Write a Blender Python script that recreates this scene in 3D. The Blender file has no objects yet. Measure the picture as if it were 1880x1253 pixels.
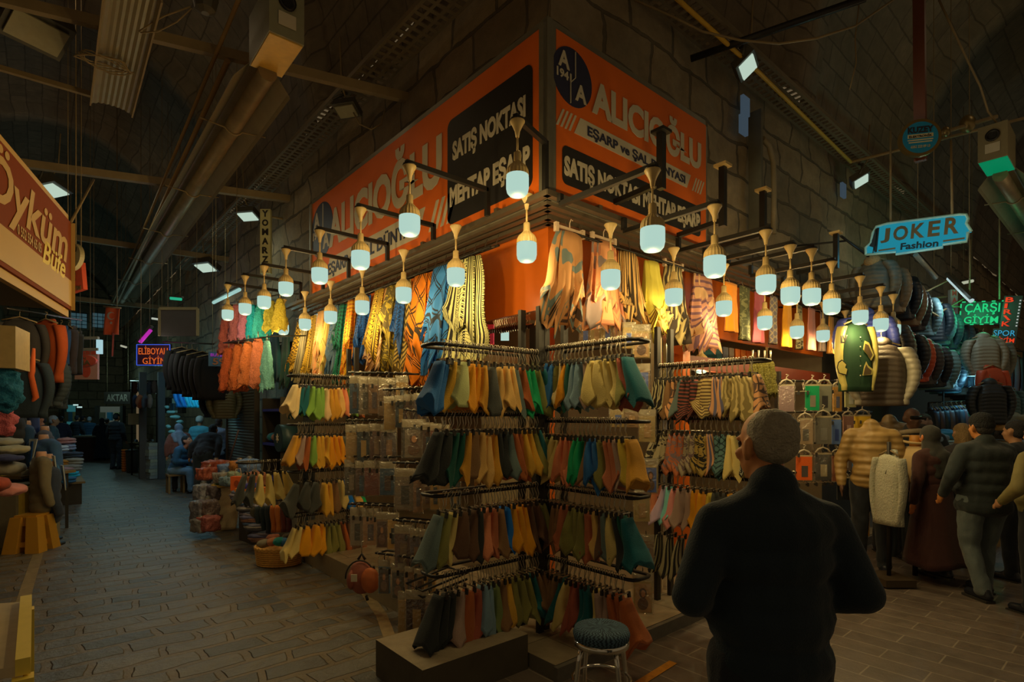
import bpy, math, random
from mathutils import Vector, Matrix, noise
PI = math.pi
rnd = random.Random(7)
S = bpy.context.scene
COL = S.collection

# ---------------------------------------------------------------- camera
F_PX = 1013.0                                  # focal length in pixels of the 1880 px frame
CP = Vector((-2.80, -2.867, 1.70))             # the photographer stands at the street corner
TH = math.atan2(0.7586, 0.6514)
FW = Vector((math.cos(TH), math.sin(TH), 0)); RT = Vector((math.sin(TH), -math.cos(TH), 0))
cam = bpy.data.cameras.new('camera'); camo = bpy.data.objects.new('camera', cam); COL.objects.link(camo)
camo.location = CP; camo.rotation_euler = (PI / 2, 0, TH - PI / 2)
cam.sensor_width = 36; cam.lens = 36 * F_PX / 1880; cam.shift_y = 138.5 / 1880
cam.clip_start = 0.05; cam.clip_end = 200
S.camera = camo
# ---------------------------------------------------------------- view, world, lights
S.view_settings.view_transform = 'Standard'; S.view_settings.look = 'None'
S.view_settings.exposure = 0.0; S.view_settings.gamma = 1.0
S.view_settings.use_curve_mapping = False
W = bpy.data.worlds.new('world'); S.world = W; W.use_nodes = True
W.node_tree.nodes['Background'].inputs[0].default_value = (1.0, 0.72, 0.38, 1)
W.node_tree.nodes['Background'].inputs[1].default_value = 0.11
LAMP_COL = (1.0, 0.72, 0.29)                   # warm light of the hanging bulbs
LAMP_W = 10.4
def point(name, loc, col, watt, r=0.05):
    l = bpy.data.lights.new(name, 'POINT'); l.color = col; l.energy = watt; l.shadow_soft_size = r
    o = bpy.data.objects.new(name, l); o.location = loc; COL.objects.link(o); return o
def spot(name, loc, to, col, watt, ang=120, r=0.1):
    l = bpy.data.lights.new(name, 'SPOT'); l.color = col; l.energy = watt; l.shadow_soft_size = r
    l.spot_size = math.radians(ang); l.spot_blend = 0.6
    o = bpy.data.objects.new(name, l); o.location = loc; COL.objects.link(o)
    o.rotation_euler = (Vector(to) - Vector(loc)).to_track_quat('-Z', 'Y').to_euler(); return o

# ---------------------------------------------------------------- photo measurements -> places
def ray(px, py): return FW + RT * ((px - 940) / F_PX) + Vector((0, 0, (765 - py) / F_PX))
def atd(px, py, d): return CP + ray(px, py) * d
def onx(px, py, x): r = ray(px, py); return CP + r * ((x - CP.x) / r.x)
def ony(px, py, y): r = ray(px, py); return CP + r * ((y - CP.y) / r.y)
def onz(px, py, z=0.0): r = ray(px, py); return CP + r * ((z - CP.z) / r.z)
def dep(p): return (Vector(p) - CP).dot(FW)
def mpp(p): return dep(p) / F_PX               # metres per photo pixel at a place

# ---------------------------------------------------------------- materials
def lin(c):
    return tuple((x / 255 / 12.92 if x / 255 <= 0.04045 else ((x / 255 + 0.055) / 1.055) ** 2.4) for x in c)
LC = (1.0, 0.82, 0.52)
def obs(c, k=0.12):
    """surface colour of a thing that reads as c under the warm bulbs"""
    l = lin(c); return tuple(min(0.85, max(0.012, l[i] / (k * LC[i]))) for i in range(3))
MATS = {}
def newmat(name):
    m = bpy.data.materials.new(name); m.use_nodes = True
    nt = m.node_tree; return m, nt, nt.nodes, nt.links, nt.nodes['Principled BSDF']
def mat(name, col, rough=0.7, metal=0.0, vary=0.12, scale=18, bump=0.0, sheen=0.0, spec=0.5, bscale=None):
    """plain material with a procedural mottling of its colour and an optional bump"""
    if name in MATS: return MATS[name]
    m, nt, N, L, b = newmat(name)
    b.inputs['Roughness'].default_value = rough; b.inputs['Metallic'].default_value = metal
    b.inputs['Specular IOR Level'].default_value = spec
    if sheen: b.inputs['Sheen Weight'].default_value = sheen
    tc = N.new('ShaderNodeTexCoord'); nz = N.new('ShaderNodeTexNoise'); nz.inputs['Scale'].default_value = scale
    nz.inputs['Detail'].default_value = 4
    L.new(tc.outputs['Object'], nz.inputs['Vector'])
    mx = N.new('ShaderNodeMix'); mx.data_type = 'RGBA'
    mx.inputs[6].default_value = (*[c * (1 - vary) for c in col], 1); mx.inputs[7].default_value = (*[min(1, c * (1 + vary)) for c in col], 1)
    L.new(nz.outputs['Fac'], mx.inputs[0]); L.new(mx.outputs[2], b.inputs['Base Color'])
    if bump:
        n2 = N.new('ShaderNodeTexNoise'); n2.inputs['Scale'].default_value = bscale or scale * 4; n2.inputs['Detail'].default_value = 5
        L.new(tc.outputs['Object'], n2.inputs['Vector'])
        bp = N.new('ShaderNodeBump'); bp.inputs['Strength'].default_value = bump; bp.inputs['Distance'].default_value = 0.02
        L.new(n2.outputs['Fac'], bp.inputs['Height']); L.new(bp.outputs['Normal'], b.inputs['Normal'])
    MATS[name] = m; return m
def emit(name, col, s):
    if name in MATS: return MATS[name]
    m, nt, N, L, b = newmat(name)
    b.inputs['Base Color'].default_value = (*[0.03 * c for c in col], 1); b.inputs['Roughness'].default_value = 0.6; b.inputs['Specular IOR Level'].default_value = 0.1
    b.inputs['Emission Color'].default_value = (*col, 1); b.inputs['Emission Strength'].default_value = s
    MATS[name] = m; return m
def cloth(c, k=0.12, rough=0.85):
    """woven fabric of one colour, c as it reads under the bulbs"""
    key = 'fabric_%d_%d_%d_%d' % (*c, int(k * 1000))
    return mat(key, obs(c, k), rough, vary=0.14, scale=9, bump=0.25, bscale=160, sheen=0.15, spec=0.25)
def math_(N, L, op, a, b=None):
    n = N.new('ShaderNodeMath'); n.operation = op
    for i, v in enumerate((a, b)):
        if v is None: continue
        if isinstance(v, (int, float)): n.inputs[i].default_value = v
        else: L.new(v, n.inputs[i])
    return n.outputs[0]
def pattern(kind, c1, c2, k=0.12, sc=1.0, c3=None):
    """printed fabric: the print follows the cloth's own UV"""
    key = 'print_%s_%s_%s_%s_%s' % (kind, c1, c2, k, sc)
    if key in MATS: return MATS[key]
    m, nt, N, L, b = newmat('printed_fabric_' + kind)
    b.inputs['Roughness'].default_value = 0.8; b.inputs['Specular IOR Level'].default_value = 0.3
    uv = N.new('ShaderNodeUVMap'); sx = N.new('ShaderNodeSeparateXYZ'); L.new(uv.outputs[0], sx.inputs[0])
    u = math_(N, L, 'MULTIPLY', sx.outputs[0], sc); v = math_(N, L, 'MULTIPLY', sx.outputs[1], sc)
    M = lambda op, a, b_=None: math_(N, L, op, a, b_)
    fr = lambda x: M('FRACT', x)
    lt = lambda a, c: M('LESS_THAN', a, c); gt = lambda a, c: M('GREATER_THAN', a, c)
    tri = lambda x: M('ABSOLUTE', M('SUBTRACT', fr(x), 0.5))
    if kind == 'stripe': f = lt(fr(M('MULTIPLY', u, 16)), 0.45)
    elif kind == 'hstripe': f = lt(fr(M('MULTIPLY', v, 12)), 0.4)
    elif kind == 'grid':
        f = M('MAXIMUM', lt(fr(M('MULTIPLY', M('ADD', u, v), 7)), 0.22), lt(fr(M('MULTIPLY', M('SUBTRACT', u, v), 7)), 0.22))
    elif kind == 'lattice':                       # sparse double lines in diamonds
        a = fr(M('MULTIPLY', M('ADD', u, v), 2.6)); c = fr(M('MULTIPLY', M('SUBTRACT', v, u), 2.6))
        l1 = lambda x: M('MAXIMUM', lt(M('ABSOLUTE', M('SUBTRACT', x, 0.3)), 0.035), lt(M('ABSOLUTE', M('SUBTRACT', x, 0.45)), 0.035))
        f = M('MAXIMUM', l1(a), l1(c))
        f = M('MAXIMUM', f, M('MULTIPLY', gt(v, 0.72 * sc), lt(v, 0.80 * sc)))
    elif kind == 'hound':
        a = fr(M('MULTIPLY', u, 14)); c = fr(M('MULTIPLY', v, 14))
        chk = M('ABSOLUTE', M('SUBTRACT', lt(a, 0.5), lt(c, 0.5)))
        dia = lt(fr(M('MULTIPLY', M('ADD', a, c), 2)), 0.5)
        f = M('MAXIMUM', M('MULTIPLY', lt(a, 0.5), lt(c, 0.5)), M('MULTIPLY', chk, dia))
    elif kind == 'zig': f = lt(fr(M('ADD', M('MULTIPLY', v, 9), M('MULTIPLY', tri(M('MULTIPLY', u, 9)), 1.6))), 0.5)
    elif kind == 'chevron': f = lt(fr(M('ADD', M('MULTIPLY', v, 8), M('MULTIPLY', tri(M('MULTIPLY', u, 3)), 5))), 0.42)
    elif kind == 'greek':                         # key fret: a square spiral in each cell, between stripe bands
        cu = fr(M('MULTIPLY', u, 8)); cv = fr(M('MULTIPLY', v, 11))
        band = lambda x, lo, hi: M('MULTIPLY', gt(x, lo), lt(x, hi))
        box = lambda a0, a1, b0, b1: M('MULTIPLY', band(cu, a0, a1), band(cv, b0, b1))
        parts = [box(-1, 2, 0.0, 0.14), box(0.0, 0.16, 0.0, 0.72), box(0.0, 0.70, 0.58, 0.72), box(0.56, 0.70, 0.30, 0.72), box(0.30, 0.70, 0.30, 0.43)]
        f = parts[0]
        for p in parts[1:]: f = M('MAXIMUM', f, p)
        lane = lt(fr(M('ADD', M('MULTIPLY', u, 4), 0.25)), 0.5)
        st = lt(fr(M('MULTIPLY', u, 30)), 0.5)
        f = M('ADD', M('MULTIPLY', lane, f), M('MULTIPLY', M('SUBTRACT', 1.0, lane), st))
    elif kind in ('leopard', 'giraffe', 'floral', 'zebra', 'splash'):
        cb = N.new('ShaderNodeCombineXYZ'); L.new(u, cb.inputs[0]); L.new(v, cb.inputs[1])
        if kind == 'zebra':
            w = N.new('ShaderNodeTexWave'); w.inputs['Scale'].default_value = 4.5; w.inputs['Distortion'].default_value = 6; w.inputs['Detail'].default_value = 1
            w.inputs['Detail Scale'].default_value = 0.9; L.new(cb.outputs[0], w.inputs['Vector']); f = gt(w.outputs['Fac'], 0.52)
        elif kind == 'giraffe':
            w = N.new('ShaderNodeTexVoronoi'); w.feature = 'DISTANCE_TO_EDGE'; w.inputs['Scale'].default_value = 7
            L.new(cb.outputs[0], w.inputs['Vector']); f = lt(w.outputs['Distance'], 0.09)
        elif kind == 'leopard':
            w = N.new('ShaderNodeTexVoronoi'); w.inputs['Scale'].default_value = 16; L.new(cb.outputs[0], w.inputs['Vector'])
            f = M('MULTIPLY', gt(w.outputs['Distance'], 0.18), lt(w.outputs['Distance'], 0.42))
        else:
            w = N.new('ShaderNodeTexNoise'); w.inputs['Scale'].default_value = 9 if kind == 'floral' else 3; w.inputs['Detail'].default_value = 3
            w.inputs['Distortion'].default_value = 1.5; L.new(cb.outputs[0], w.inputs['Vector']); f = gt(w.outputs['Fac'], 0.52)
    elif kind == 'border':                        # silk square: framed by bands near the hem
        f = M('MAXIMUM', M('MULTIPLY', gt(v, 0.74 * sc), lt(fr(M('MULTIPLY', v, 14)), 0.55)), gt(tri(M('MULTIPLY', u, 1.0)), 0.47))
    else: f = lt(u, -1)
    mx = N.new('ShaderNodeMix'); mx.data_type = 'RGBA'; L.new(f, mx.inputs[0])
    mx.inputs[6].default_value = (*obs(c1, k), 1); mx.inputs[7].default_value = (*obs(c2, k), 1)
    out = mx.outputs[2]
    if c3:
        n3 = N.new('ShaderNodeTexNoise'); n3.inputs['Scale'].default_value = 3.0; L.new(uv.outputs[0], n3.inputs['Vector'])
        m3 = N.new('ShaderNodeMix'); m3.data_type = 'RGBA'; L.new(gt(n3.outputs['Fac'], 0.53), m3.inputs[0])
        L.new(out, m3.inputs[6]); m3.inputs[7].default_value = (*obs(c3, k), 1); out = m3.outputs[2]
    L.new(out, b.inputs['Base Color'])
    MATS[key] = m; return m
def plastic_film():
    """clear bag film: mostly see-through, with a gloss"""
    if 'film' in MATS: return MATS['film']
    m, nt, N, L, b = newmat('clear_plastic_film')
    tr = N.new('ShaderNodeBsdfTransparent'); gl = N.new('ShaderNodeBsdfGlossy'); df = N.new('ShaderNodeBsdfDiffuse')
    gl.inputs['Roughness'].default_value = 0.18; gl.inputs['Color'].default_value = (0.8, 0.8, 0.75, 1); df.inputs['Color'].default_value = (0.6, 0.56, 0.45, 1)
    tc = N.new('ShaderNodeTexCoord'); nz = N.new('ShaderNodeTexNoise'); nz.inputs['Scale'].default_value = 22; nz.inputs['Distortion'].default_value = 1.2
    L.new(tc.outputs['Object'], nz.inputs['Vector'])
    bp = N.new('ShaderNodeBump'); bp.inputs['Strength'].default_value = 0.9; bp.inputs['Distance'].default_value = 0.03
    L.new(nz.outputs['Fac'], bp.inputs['Height']); L.new(bp.outputs['Normal'], gl.inputs['Normal'])
    m1 = N.new('ShaderNodeMixShader'); m1.inputs[0].default_value = 0.17; L.new(tr.outputs[0], m1.inputs[1]); L.new(gl.outputs[0], m1.inputs[2])
    m2 = N.new('ShaderNodeMixShader'); m2.inputs[0].default_value = 0.05; L.new(m1.outputs[0], m2.inputs[1]); L.new(df.outputs[0], m2.inputs[2])
    L.new(m2.outputs[0], N['Material Output'].inputs['Surface'])
    MATS['film'] = m; return m

# ---------------------------------------------------------------- mesh building
def frame(d):
    d = Vector(d).normalized(); up = Vector((0, 0, 1)) if abs(d.z) < 0.95 else Vector((1, 0, 0))
    a = d.cross(up).normalized(); b = a.cross(d).normalized(); return a, b, d
class MB:
    """collects shapes and links them as ONE mesh object"""
    def __init__(s): s.v = []; s.f = []; s.uv = []; s.sm = []; s.mi = []
    def face(s, idx, uv=None, smooth=False, mi=0): s.f.append(idx); s.uv.append(uv); s.sm.append(smooth); s.mi.append(mi)
    def add(s, vs): n = len(s.v); s.v.extend(Vector(p) for p in vs); return n
    def hexa(s, p, mi=0):
        """eight corners: bottom ring 0-3, top ring 4-7"""
        n = s.add(p); U = [(0, 0), (1, 0), (1, 1), (0, 1)]
        for q in ((3, 2, 1, 0), (4, 5, 6, 7), (0, 1, 5, 4), (1, 2, 6, 5), (2, 3, 7, 6), (3, 0, 4, 7)):
            s.face([n + i for i in q], U, False, mi)
        return s
    def box(s, c, d, rz=0.0, mi=0, ax=None):
        c = Vector(c); X = Vector((math.cos(rz), math.sin(rz), 0)); Y = Vector((-math.sin(rz), math.cos(rz), 0)); Z = Vector((0, 0, 1))
        if ax: X, Y, Z = (Vector(a) for a in ax)
        h = [x / 2 for x in d]
        P = [c + X * h[0] * i + Y * h[1] * j + Z * h[2] * k for k in (-1, 1) for i, j in ((-1, -1), (1, -1), (1, 1), (-1, 1))]
        return s.hexa(P, mi)
    def bbox(s, a, b, mi=0):
        a, b = Vector(a), Vector(b); return s.box((a + b) / 2, [abs(x) for x in (b - a)], 0, mi)
    def bar(s, p, q, w, h=None, mi=0):
        p, q = Vector(p), Vector(q); a, b, d = frame(q - p); h = h or w
        P = [o + a * i * w / 2 + b * j * h / 2 for o in (p, q) for i, j in ((-1, -1), (1, -1), (1, 1), (-1, 1))]
        return s.hexa(P, mi)
    def loft(s, rings, cap=True, mi=0, smooth=True, closed=True, us=1.0, vs=1.0):
        """rings of equal point count -> skin; uv runs around and along"""
        k = len(rings[0]); n = s.add([p for r in rings for p in r]); R = len(rings)
        for i in range(R - 1):
            for j in range(k if closed else k - 1):
                j2 = (j + 1) % k
                uv = [(us * j / k, vs * i / (R - 1)), (us * (j + 1) / k, vs * i / (R - 1)), (us * (j + 1) / k, vs * (i + 1) / (R - 1)), (us * j / k, vs * (i + 1) / (R - 1))]
                s.face([n + i * k + j, n + i * k + j2, n + (i + 1) * k + j2, n + (i + 1) * k + j], uv, smooth, mi)
        if cap and closed:
            s.face([n + j for j in range(k)][::-1], None, False, mi); s.face([n + (R - 1) * k + j for j in range(k)], None, False, mi)
        return s
    def tube(s, pts, r, n=8, mi=0, cap=True):
        pts = [Vector(p) for p in pts]; rr = r if isinstance(r, (list, tuple)) else [r] * len(pts); rings = []; pa = None
        for i, p in enumerate(pts):
            d = (pts[min(i + 1, len(pts) - 1)] - pts[max(i - 1, 0)])
            a, b, d = frame(d)
            if pa is not None:
                a = (pa - d * pa.dot(d))
                a = a.normalized() if a.length > 1e-6 else frame(d)[0]
                b = a.cross(d)
            pa = a
            rings.append([p + (a * math.cos(2 * PI * j / n) + b * math.sin(2 * PI * j / n)) * rr[i] for j in range(n)])
        return s.loft(rings, cap, mi)
    def lathe(s, prof, n=16, c=(0, 0, 0), mi=0, rib=0.0, nr=0):
        c = Vector(c)
        rings = [[c + Vector((r * (1 + rib * (j % 2)) * math.cos(2 * PI * j / n), r * (1 + rib * (j % 2)) * math.sin(2 * PI * j / n), z)) for j in range(n)] for r, z in prof]
        return s.loft(rings, True, mi, smooth=rib == 0)
    def ball(s, c, r, n=12, m=8, mi=0, ax=None):
        c = Vector(c); r = Vector(r) if not isinstance(r, (int, float)) else Vector((r, r, r))
        X, Y, Z = ax or (Vector((1, 0, 0)), Vector((0, 1, 0)), Vector((0, 0, 1)))
        rings = []
        for i in range(m + 1):
            t = PI * (0.02 + 0.96 * i / m)
            rings.append([c + X * (r.x * math.sin(t) * math.cos(2 * PI * j / n)) + Y * (r.y * math.sin(t) * math.sin(2 * PI * j / n)) - Z * (r.z * math.cos(t)) for j in range(n)])
        return s.loft(rings, True, mi)
    def capsule(s, p, q, r0, r1, n=12):
        """tapered limb with rounded ends"""
        p, q = Vector(p), Vector(q); a, b, d = frame(q - p); rings = []
        for t in (-0.98, -0.8, -0.4, 0): rings.append((p + d * r0 * t, r0 * math.sqrt(max(0, 1 - t * t))))
        for t in (0.35, 0.7): rings.append((p.lerp(q, t), r0 + (r1 - r0) * t))
        for t in (0, 0.4, 0.8, 0.98): rings.append((q + d * r1 * t, r1 * math.sqrt(max(0, 1 - t * t))))
        return s.loft([[c + (a * math.cos(2 * PI * j / n) + b * math.sin(2 * PI * j / n)) * r for j in range(n)] for c, r in rings])
    def prism(s, out, o, ux, uy, t, mi=0):
        """flat outline given in ux/uy, thickness t along ux x uy"""
        o, ux, uy = Vector(o), Vector(ux), Vector(uy); nz = ux.cross(uy).normalized(); k = len(out)
        n = s.add([o + ux * a + uy * b for a, b in out] + [o + ux * a + uy * b + nz * t for a, b in out])
        s.face([n + i for i in range(k)][::-1], None, False, mi); s.face([n + k + i for i in range(k)], [tuple(p) for p in out], False, mi)
        for i in range(k): s.face([n + i, n + (i + 1) % k, n + k + (i + 1) % k, n + k + i], None, False, mi)
        return s
    def mesh(s, name):
        me = bpy.data.meshes.new(name); me.from_pydata(s.v, [], s.f); me.polygons.foreach_set('use_smooth', s.sm)
        me.polygons.foreach_set('material_index', s.mi)
        ul = me.uv_layers.new(name='UVMap'); k = 0
        for f, u in zip(s.f, s.uv):
            for i in range(len(f)):
                if u: ul.data[k].uv = u[i]
                k += 1
        me.update(); return me
    def build(s, name, mats, parent=None, world=True):
        me = s.mesh(name)
        return link(name, me, mats, parent, world)
def link(name, me, mats, parent=None, world=True):
    for m in (mats if isinstance(mats, (list, tuple)) else [mats]): me.materials.append(m)
    o = bpy.data.objects.new(name, me); COL.objects.link(o)
    if parent is not None:
        o.parent = parent
        if world:
            b = Vector((0, 0, 0)); p = parent
            while p is not None: b += p.location; p = p.parent
            me.transform(Matrix.Translation(-b))
    return o
def tag(o, label=None, cat=None, group=None, kind=None):
    if label: o['label'] = label
    if cat: o['category'] = cat
    if group: o['group'] = group
    if kind: o['kind'] = kind
    return o
def thing(name, label, cat, loc=(0, 0, 0), group=None, rz=0.0):
    o = bpy.data.objects.new(name, None); COL.objects.link(o); o.location = loc; o.rotation_euler = (0, 0, rz)
    o.empty_display_size = 0.1
    return tag(o, label, cat, group)
def struct(o): o['kind'] = 'structure'; return o
KIDS = {}
def kids(o):
    return [c for c in COL.objects if c.parent is o]
def copy_tree(o, ch, loc=None, rot=None, scl=None, label=None, group=None):
    """copy a thing and its parts; ch = [(child, [grandchildren])]"""
    r = o.copy(); COL.objects.link(r); out = []
    for c, gs in ch:
        d = c.copy(); d.parent = r; COL.objects.link(d); out.append(d)
        for g in gs: e = g.copy(); e.parent = d; COL.objects.link(e); out.append(e)
    if loc is not None: r.location = loc
    if rot is not None: r.rotation_euler = rot
    if scl is not None: r.scale = scl if not isinstance(scl, (int, float)) else (scl,) * 3
    if label: r['label'] = label
    if group: r['group'] = group
    return r, out
def set_mat(o, m, i=0):
    s = o.material_slots[i]; s.link = 'OBJECT'; s.material = m
def remesh(mb, name, vox=0.014, smooth=6, wr=0.0, wscale=8.0, seed=0.0, stretch=(1, 1, 1)):
    """melt overlapping closed shapes into one continuous surface; wr adds cloth wrinkles"""
    me = mb.mesh(name); o = bpy.data.objects.new(name, me); COL.objects.link(o)
    md = o.modifiers.new('r', 'REMESH'); md.mode = 'VOXEL'; md.voxel_size = vox; md.use_smooth_shade = True
    ms = o.modifiers.new('s', 'SMOOTH'); ms.iterations = smooth; ms.factor = 0.5
    dg = bpy.context.evaluated_depsgraph_get(); ev = o.evaluated_get(dg)
    m2 = bpy.data.meshes.new_from_object(ev); bpy.data.objects.remove(o); bpy.data.meshes.remove(me)
    m2.name = name
    if wr:
        ns = [v.normal.copy() for v in m2.vertices]
        for v, n in zip(m2.vertices, ns):
            q = Vector((v.co.x * stretch[0], v.co.y * stretch[1], v.co.z * stretch[2])) * wscale + Vector((seed, seed * 2, 0))
            v.co += n * (wr * noise.noise(q) + 0.5 * wr * noise.noise(q * 2.3))
        m2.update()
    for p in m2.polygons: p.use_smooth = True
    m2.materials.clear()
    if not m2.uv_layers:
        ul = m2.uv_layers.new(name='UVMap')
    return m2
def text(parent, s, o, ux, uy, w, h, m, t=0.004, bold=0.0, name='lettering', shear=0.0, world=True):
    """raised lettering in the box with lower-left corner o, width w along ux, height h along uy"""
    cu = bpy.data.curves.new('t', 'FONT'); cu.body = s; cu.offset = bold; cu.extrude = 0.0; cu.resolution_u = 3; cu.shear = shear
    ob = bpy.data.objects.new('t', cu); COL.objects.link(ob)
    dg = bpy.context.evaluated_depsgraph_get(); me = bpy.data.meshes.new_from_object(ob.evaluated_get(dg))
    bpy.data.objects.remove(ob); bpy.data.curves.remove(cu)
    xs = [v.co.x for v in me.vertices]; ys = [v.co.y for v in me.vertices]
    if not xs: return None
    x0, x1, y0, y1 = min(xs), max(xs), min(ys), max(ys)
    ux, uy, o = Vector(ux), Vector(uy), Vector(o); nz = ux.cross(uy).normalized()
    k = len(me.vertices); mb = MB()
    P = [o + ux * ((v.co.x - x0) / (x1 - x0) * w) + uy * ((v.co.y - y0) / (y1 - y0) * h) for v in me.vertices]
    mb.add(P); mb.add([p + nz * t for p in P])
    ec = {}
    for p in me.polygons:
        vi = list(p.vertices); mb.face([k + i for i in vi])
        for a, b in zip(vi, vi[1:] + vi[:1]): ec[(a, b)] = 1
    for (a, b) in ec:
        if (b, a) not in ec: mb.face([a, b, k + b, k + a])
    bpy.data.meshes.remove(me)
    return mb.build(name, m, parent, world)

# ================================================================ THE SETTING
def brick_mat(name, c1, c2, cm, scale, bw, bh, mortar, rough, distort=0.02, bump=0.6, uvmap=True, nscale=3.0):
    m, nt, N, L, b = newmat(name)
    tc = N.new('ShaderNodeTexCoord'); nz = N.new('ShaderNodeTexNoise'); nz.inputs['Scale'].default_value = nscale; nz.inputs['Detail'].default_value = 3
    src = tc.outputs['UV'] if uvmap else tc.outputs['Object']
    L.new(src, nz.inputs['Vector'])
    sub = N.new('ShaderNodeVectorMath'); sub.operation = 'SUBTRACT'; sub.inputs[1].default_value = (0.5, 0.5, 0.5); L.new(nz.outputs['Color'], sub.inputs[0])
    sc = N.new('ShaderNodeVectorMath'); sc.operation = 'SCALE'; sc.inputs['Scale'].default_value = distort; L.new(sub.outputs[0], sc.inputs[0])
    ad = N.new('ShaderNodeVectorMath'); L.new(src, ad.inputs[0]); L.new(sc.outputs[0], ad.inputs[1])
    br = N.new('ShaderNodeTexBrick'); L.new(ad.outputs[0], br.inputs['Vector'])
    br.inputs['Scale'].default_value = scale; br.inputs['Brick Width'].default_value = bw; br.inputs['Row Height'].default_value = bh
    br.inputs['Mortar Size'].default_value = mortar; br.inputs['Mortar Smooth'].default_value = 0.3; br.inputs['Bias'].default_value = 0.0
    br.inputs['Color1'].default_value = (*c1, 1); br.inputs['Color2'].default_value = (*c2, 1); br.inputs['Mortar'].default_value = (*cm, 1)
    n2 = N.new('ShaderNodeTexNoise'); n2.inputs['Scale'].default_value = 5; n2.inputs['Detail'].default_value = 8; n2.inputs['Roughness'].default_value = 0.65; L.new(src, n2.inputs['Vector'])
    mr = N.new('ShaderNodeMapRange'); mr.inputs[3].default_value = 0.45; mr.inputs[4].default_value = 1.5; L.new(n2.outputs['Fac'], mr.inputs[0])
    mx = N.new('ShaderNodeVectorMath'); mx.operation = 'SCALE'; L.new(br.outputs['Color'], mx.inputs[0]); L.new(mr.outputs[0], mx.inputs['Scale'])
    L.new(mx.outputs[0], b.inputs['Base Color'])
    rr = N.new('ShaderNodeMapRange'); rr.inputs[3].default_value = rough - 0.15; rr.inputs[4].default_value = min(1, rough + 0.2); L.new(n2.outputs['Fac'], rr.inputs[0]); L.new(rr.outputs[0], b.inputs['Roughness'])
    h = math_(N, L, 'ADD', math_(N, L, 'MULTIPLY', br.outputs['Fac'], -0.5), n2.outputs['Fac'])
    bp = N.new('ShaderNodeBump'); bp.inputs['Strength'].default_value = bump; bp.inputs['Distance'].default_value = 0.03; L.new(h, bp.inputs['Height']); L.new(bp.outputs['Normal'], b.inputs['Normal'])
    return m
def plane_uv(name, o, ux, uy, w, h, m, nu=1, nv=1, rough=0.0, seed=0.0):
    """flat or rugged surface with UV in metres"""
    o, ux, uy = Vector(o), Vector(ux), Vector(uy); nz = ux.cross(uy).normalized(); mb = MB()
    P = []
    for j in range(nv + 1):
        for i in range(nu + 1):
            p = o + ux * (w * i / nu) + uy * (h * j / nv)
            if rough: p = p + nz * rough * (noise.noise(p * 1.7 + Vector((seed, 0, 0))) + 0.6 * noise.noise(p * 4.3))
            P.append(p)
    mb.add(P)
    for j in range(nv):
        for i in range(nu):
            a = j * (nu + 1) + i
            U = [(w * x / nu, h * y / nv) for x, y in ((i, j), (i + 1, j), (i + 1, j + 1), (i, j + 1))]
            mb.face([a, a + 1, a + nu + 2, a + nu + 1], U, bool(rough))
    return struct(mb.build(name, m))
M_COBBLE = brick_mat('cobblestone', (0.205, 0.19, 0.17), (0.10, 0.106, 0.115), (0.185, 0.145, 0.095), 1.0, 0.43, 0.22, 0.030, 0.38, 0.30, 1.0, nscale=1.3)
M_TILE = brick_mat('terrace_tile', (0.165, 0.13, 0.105), (0.13, 0.102, 0.085), (0.28, 0.235, 0.18), 1.0, 0.60, 0.20, 0.006, 0.45, 0.004, 0.25)
M_STONE = brick_mat('old_stone_wall', (0.36, 0.265, 0.15), (0.21, 0.16, 0.095), (0.13, 0.10, 0.06), 1.0, 0.72, 0.42, 0.022, 0.85, 0.10, 1.0)
M_VAULT = brick_mat('vault_brick', (0.24, 0.185, 0.125), (0.18, 0.14, 0.095), (0.13, 0.10, 0.07), 1.0, 0.55, 0.28, 0.012, 0.9, 0.05, 0.6)
# floors: cobbled lane on one side, brown plank tiles on the other
o = plane_uv('floor', (-9, -6, 0), (1, 0, 0), (0, 1, 0), 7.9, 42, M_COBBLE)
o = plane_uv('floor_lane', (-1.1, 0.6, 0), (1, 0, 0), (0, 1, 0), 4.0, 36, M_COBBLE)
def tile_floor():
    # long plank tiles run along y: swap the uv axes
    mb = MB(); n = mb.add([(-1.1, -7, 0), (34, -7, 0), (34, 0.6, 0), (-1.1, 0.6, 0)])
    mb.face([n, n + 1, n + 2, n + 3], [(0, 0), (0, -35.1), (7.6, -35.1), (7.6, 0)])
    return struct(mb.build('floor_tiled', M_TILE))
tile_floor()
def vz(x, y):
    f = lambda t: 6.0 + 3.0 * math.sqrt(max(0.0, 1 - ((t + 2.45) / 2.75) ** 2)) if abs(t + 2.45) < 2.75 else 6.0
    return (max(f(x), f(y)) if y < 0.3 and x < 0.3 else f(x) if x < 0.3 else f(y)) - 0.10
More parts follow.
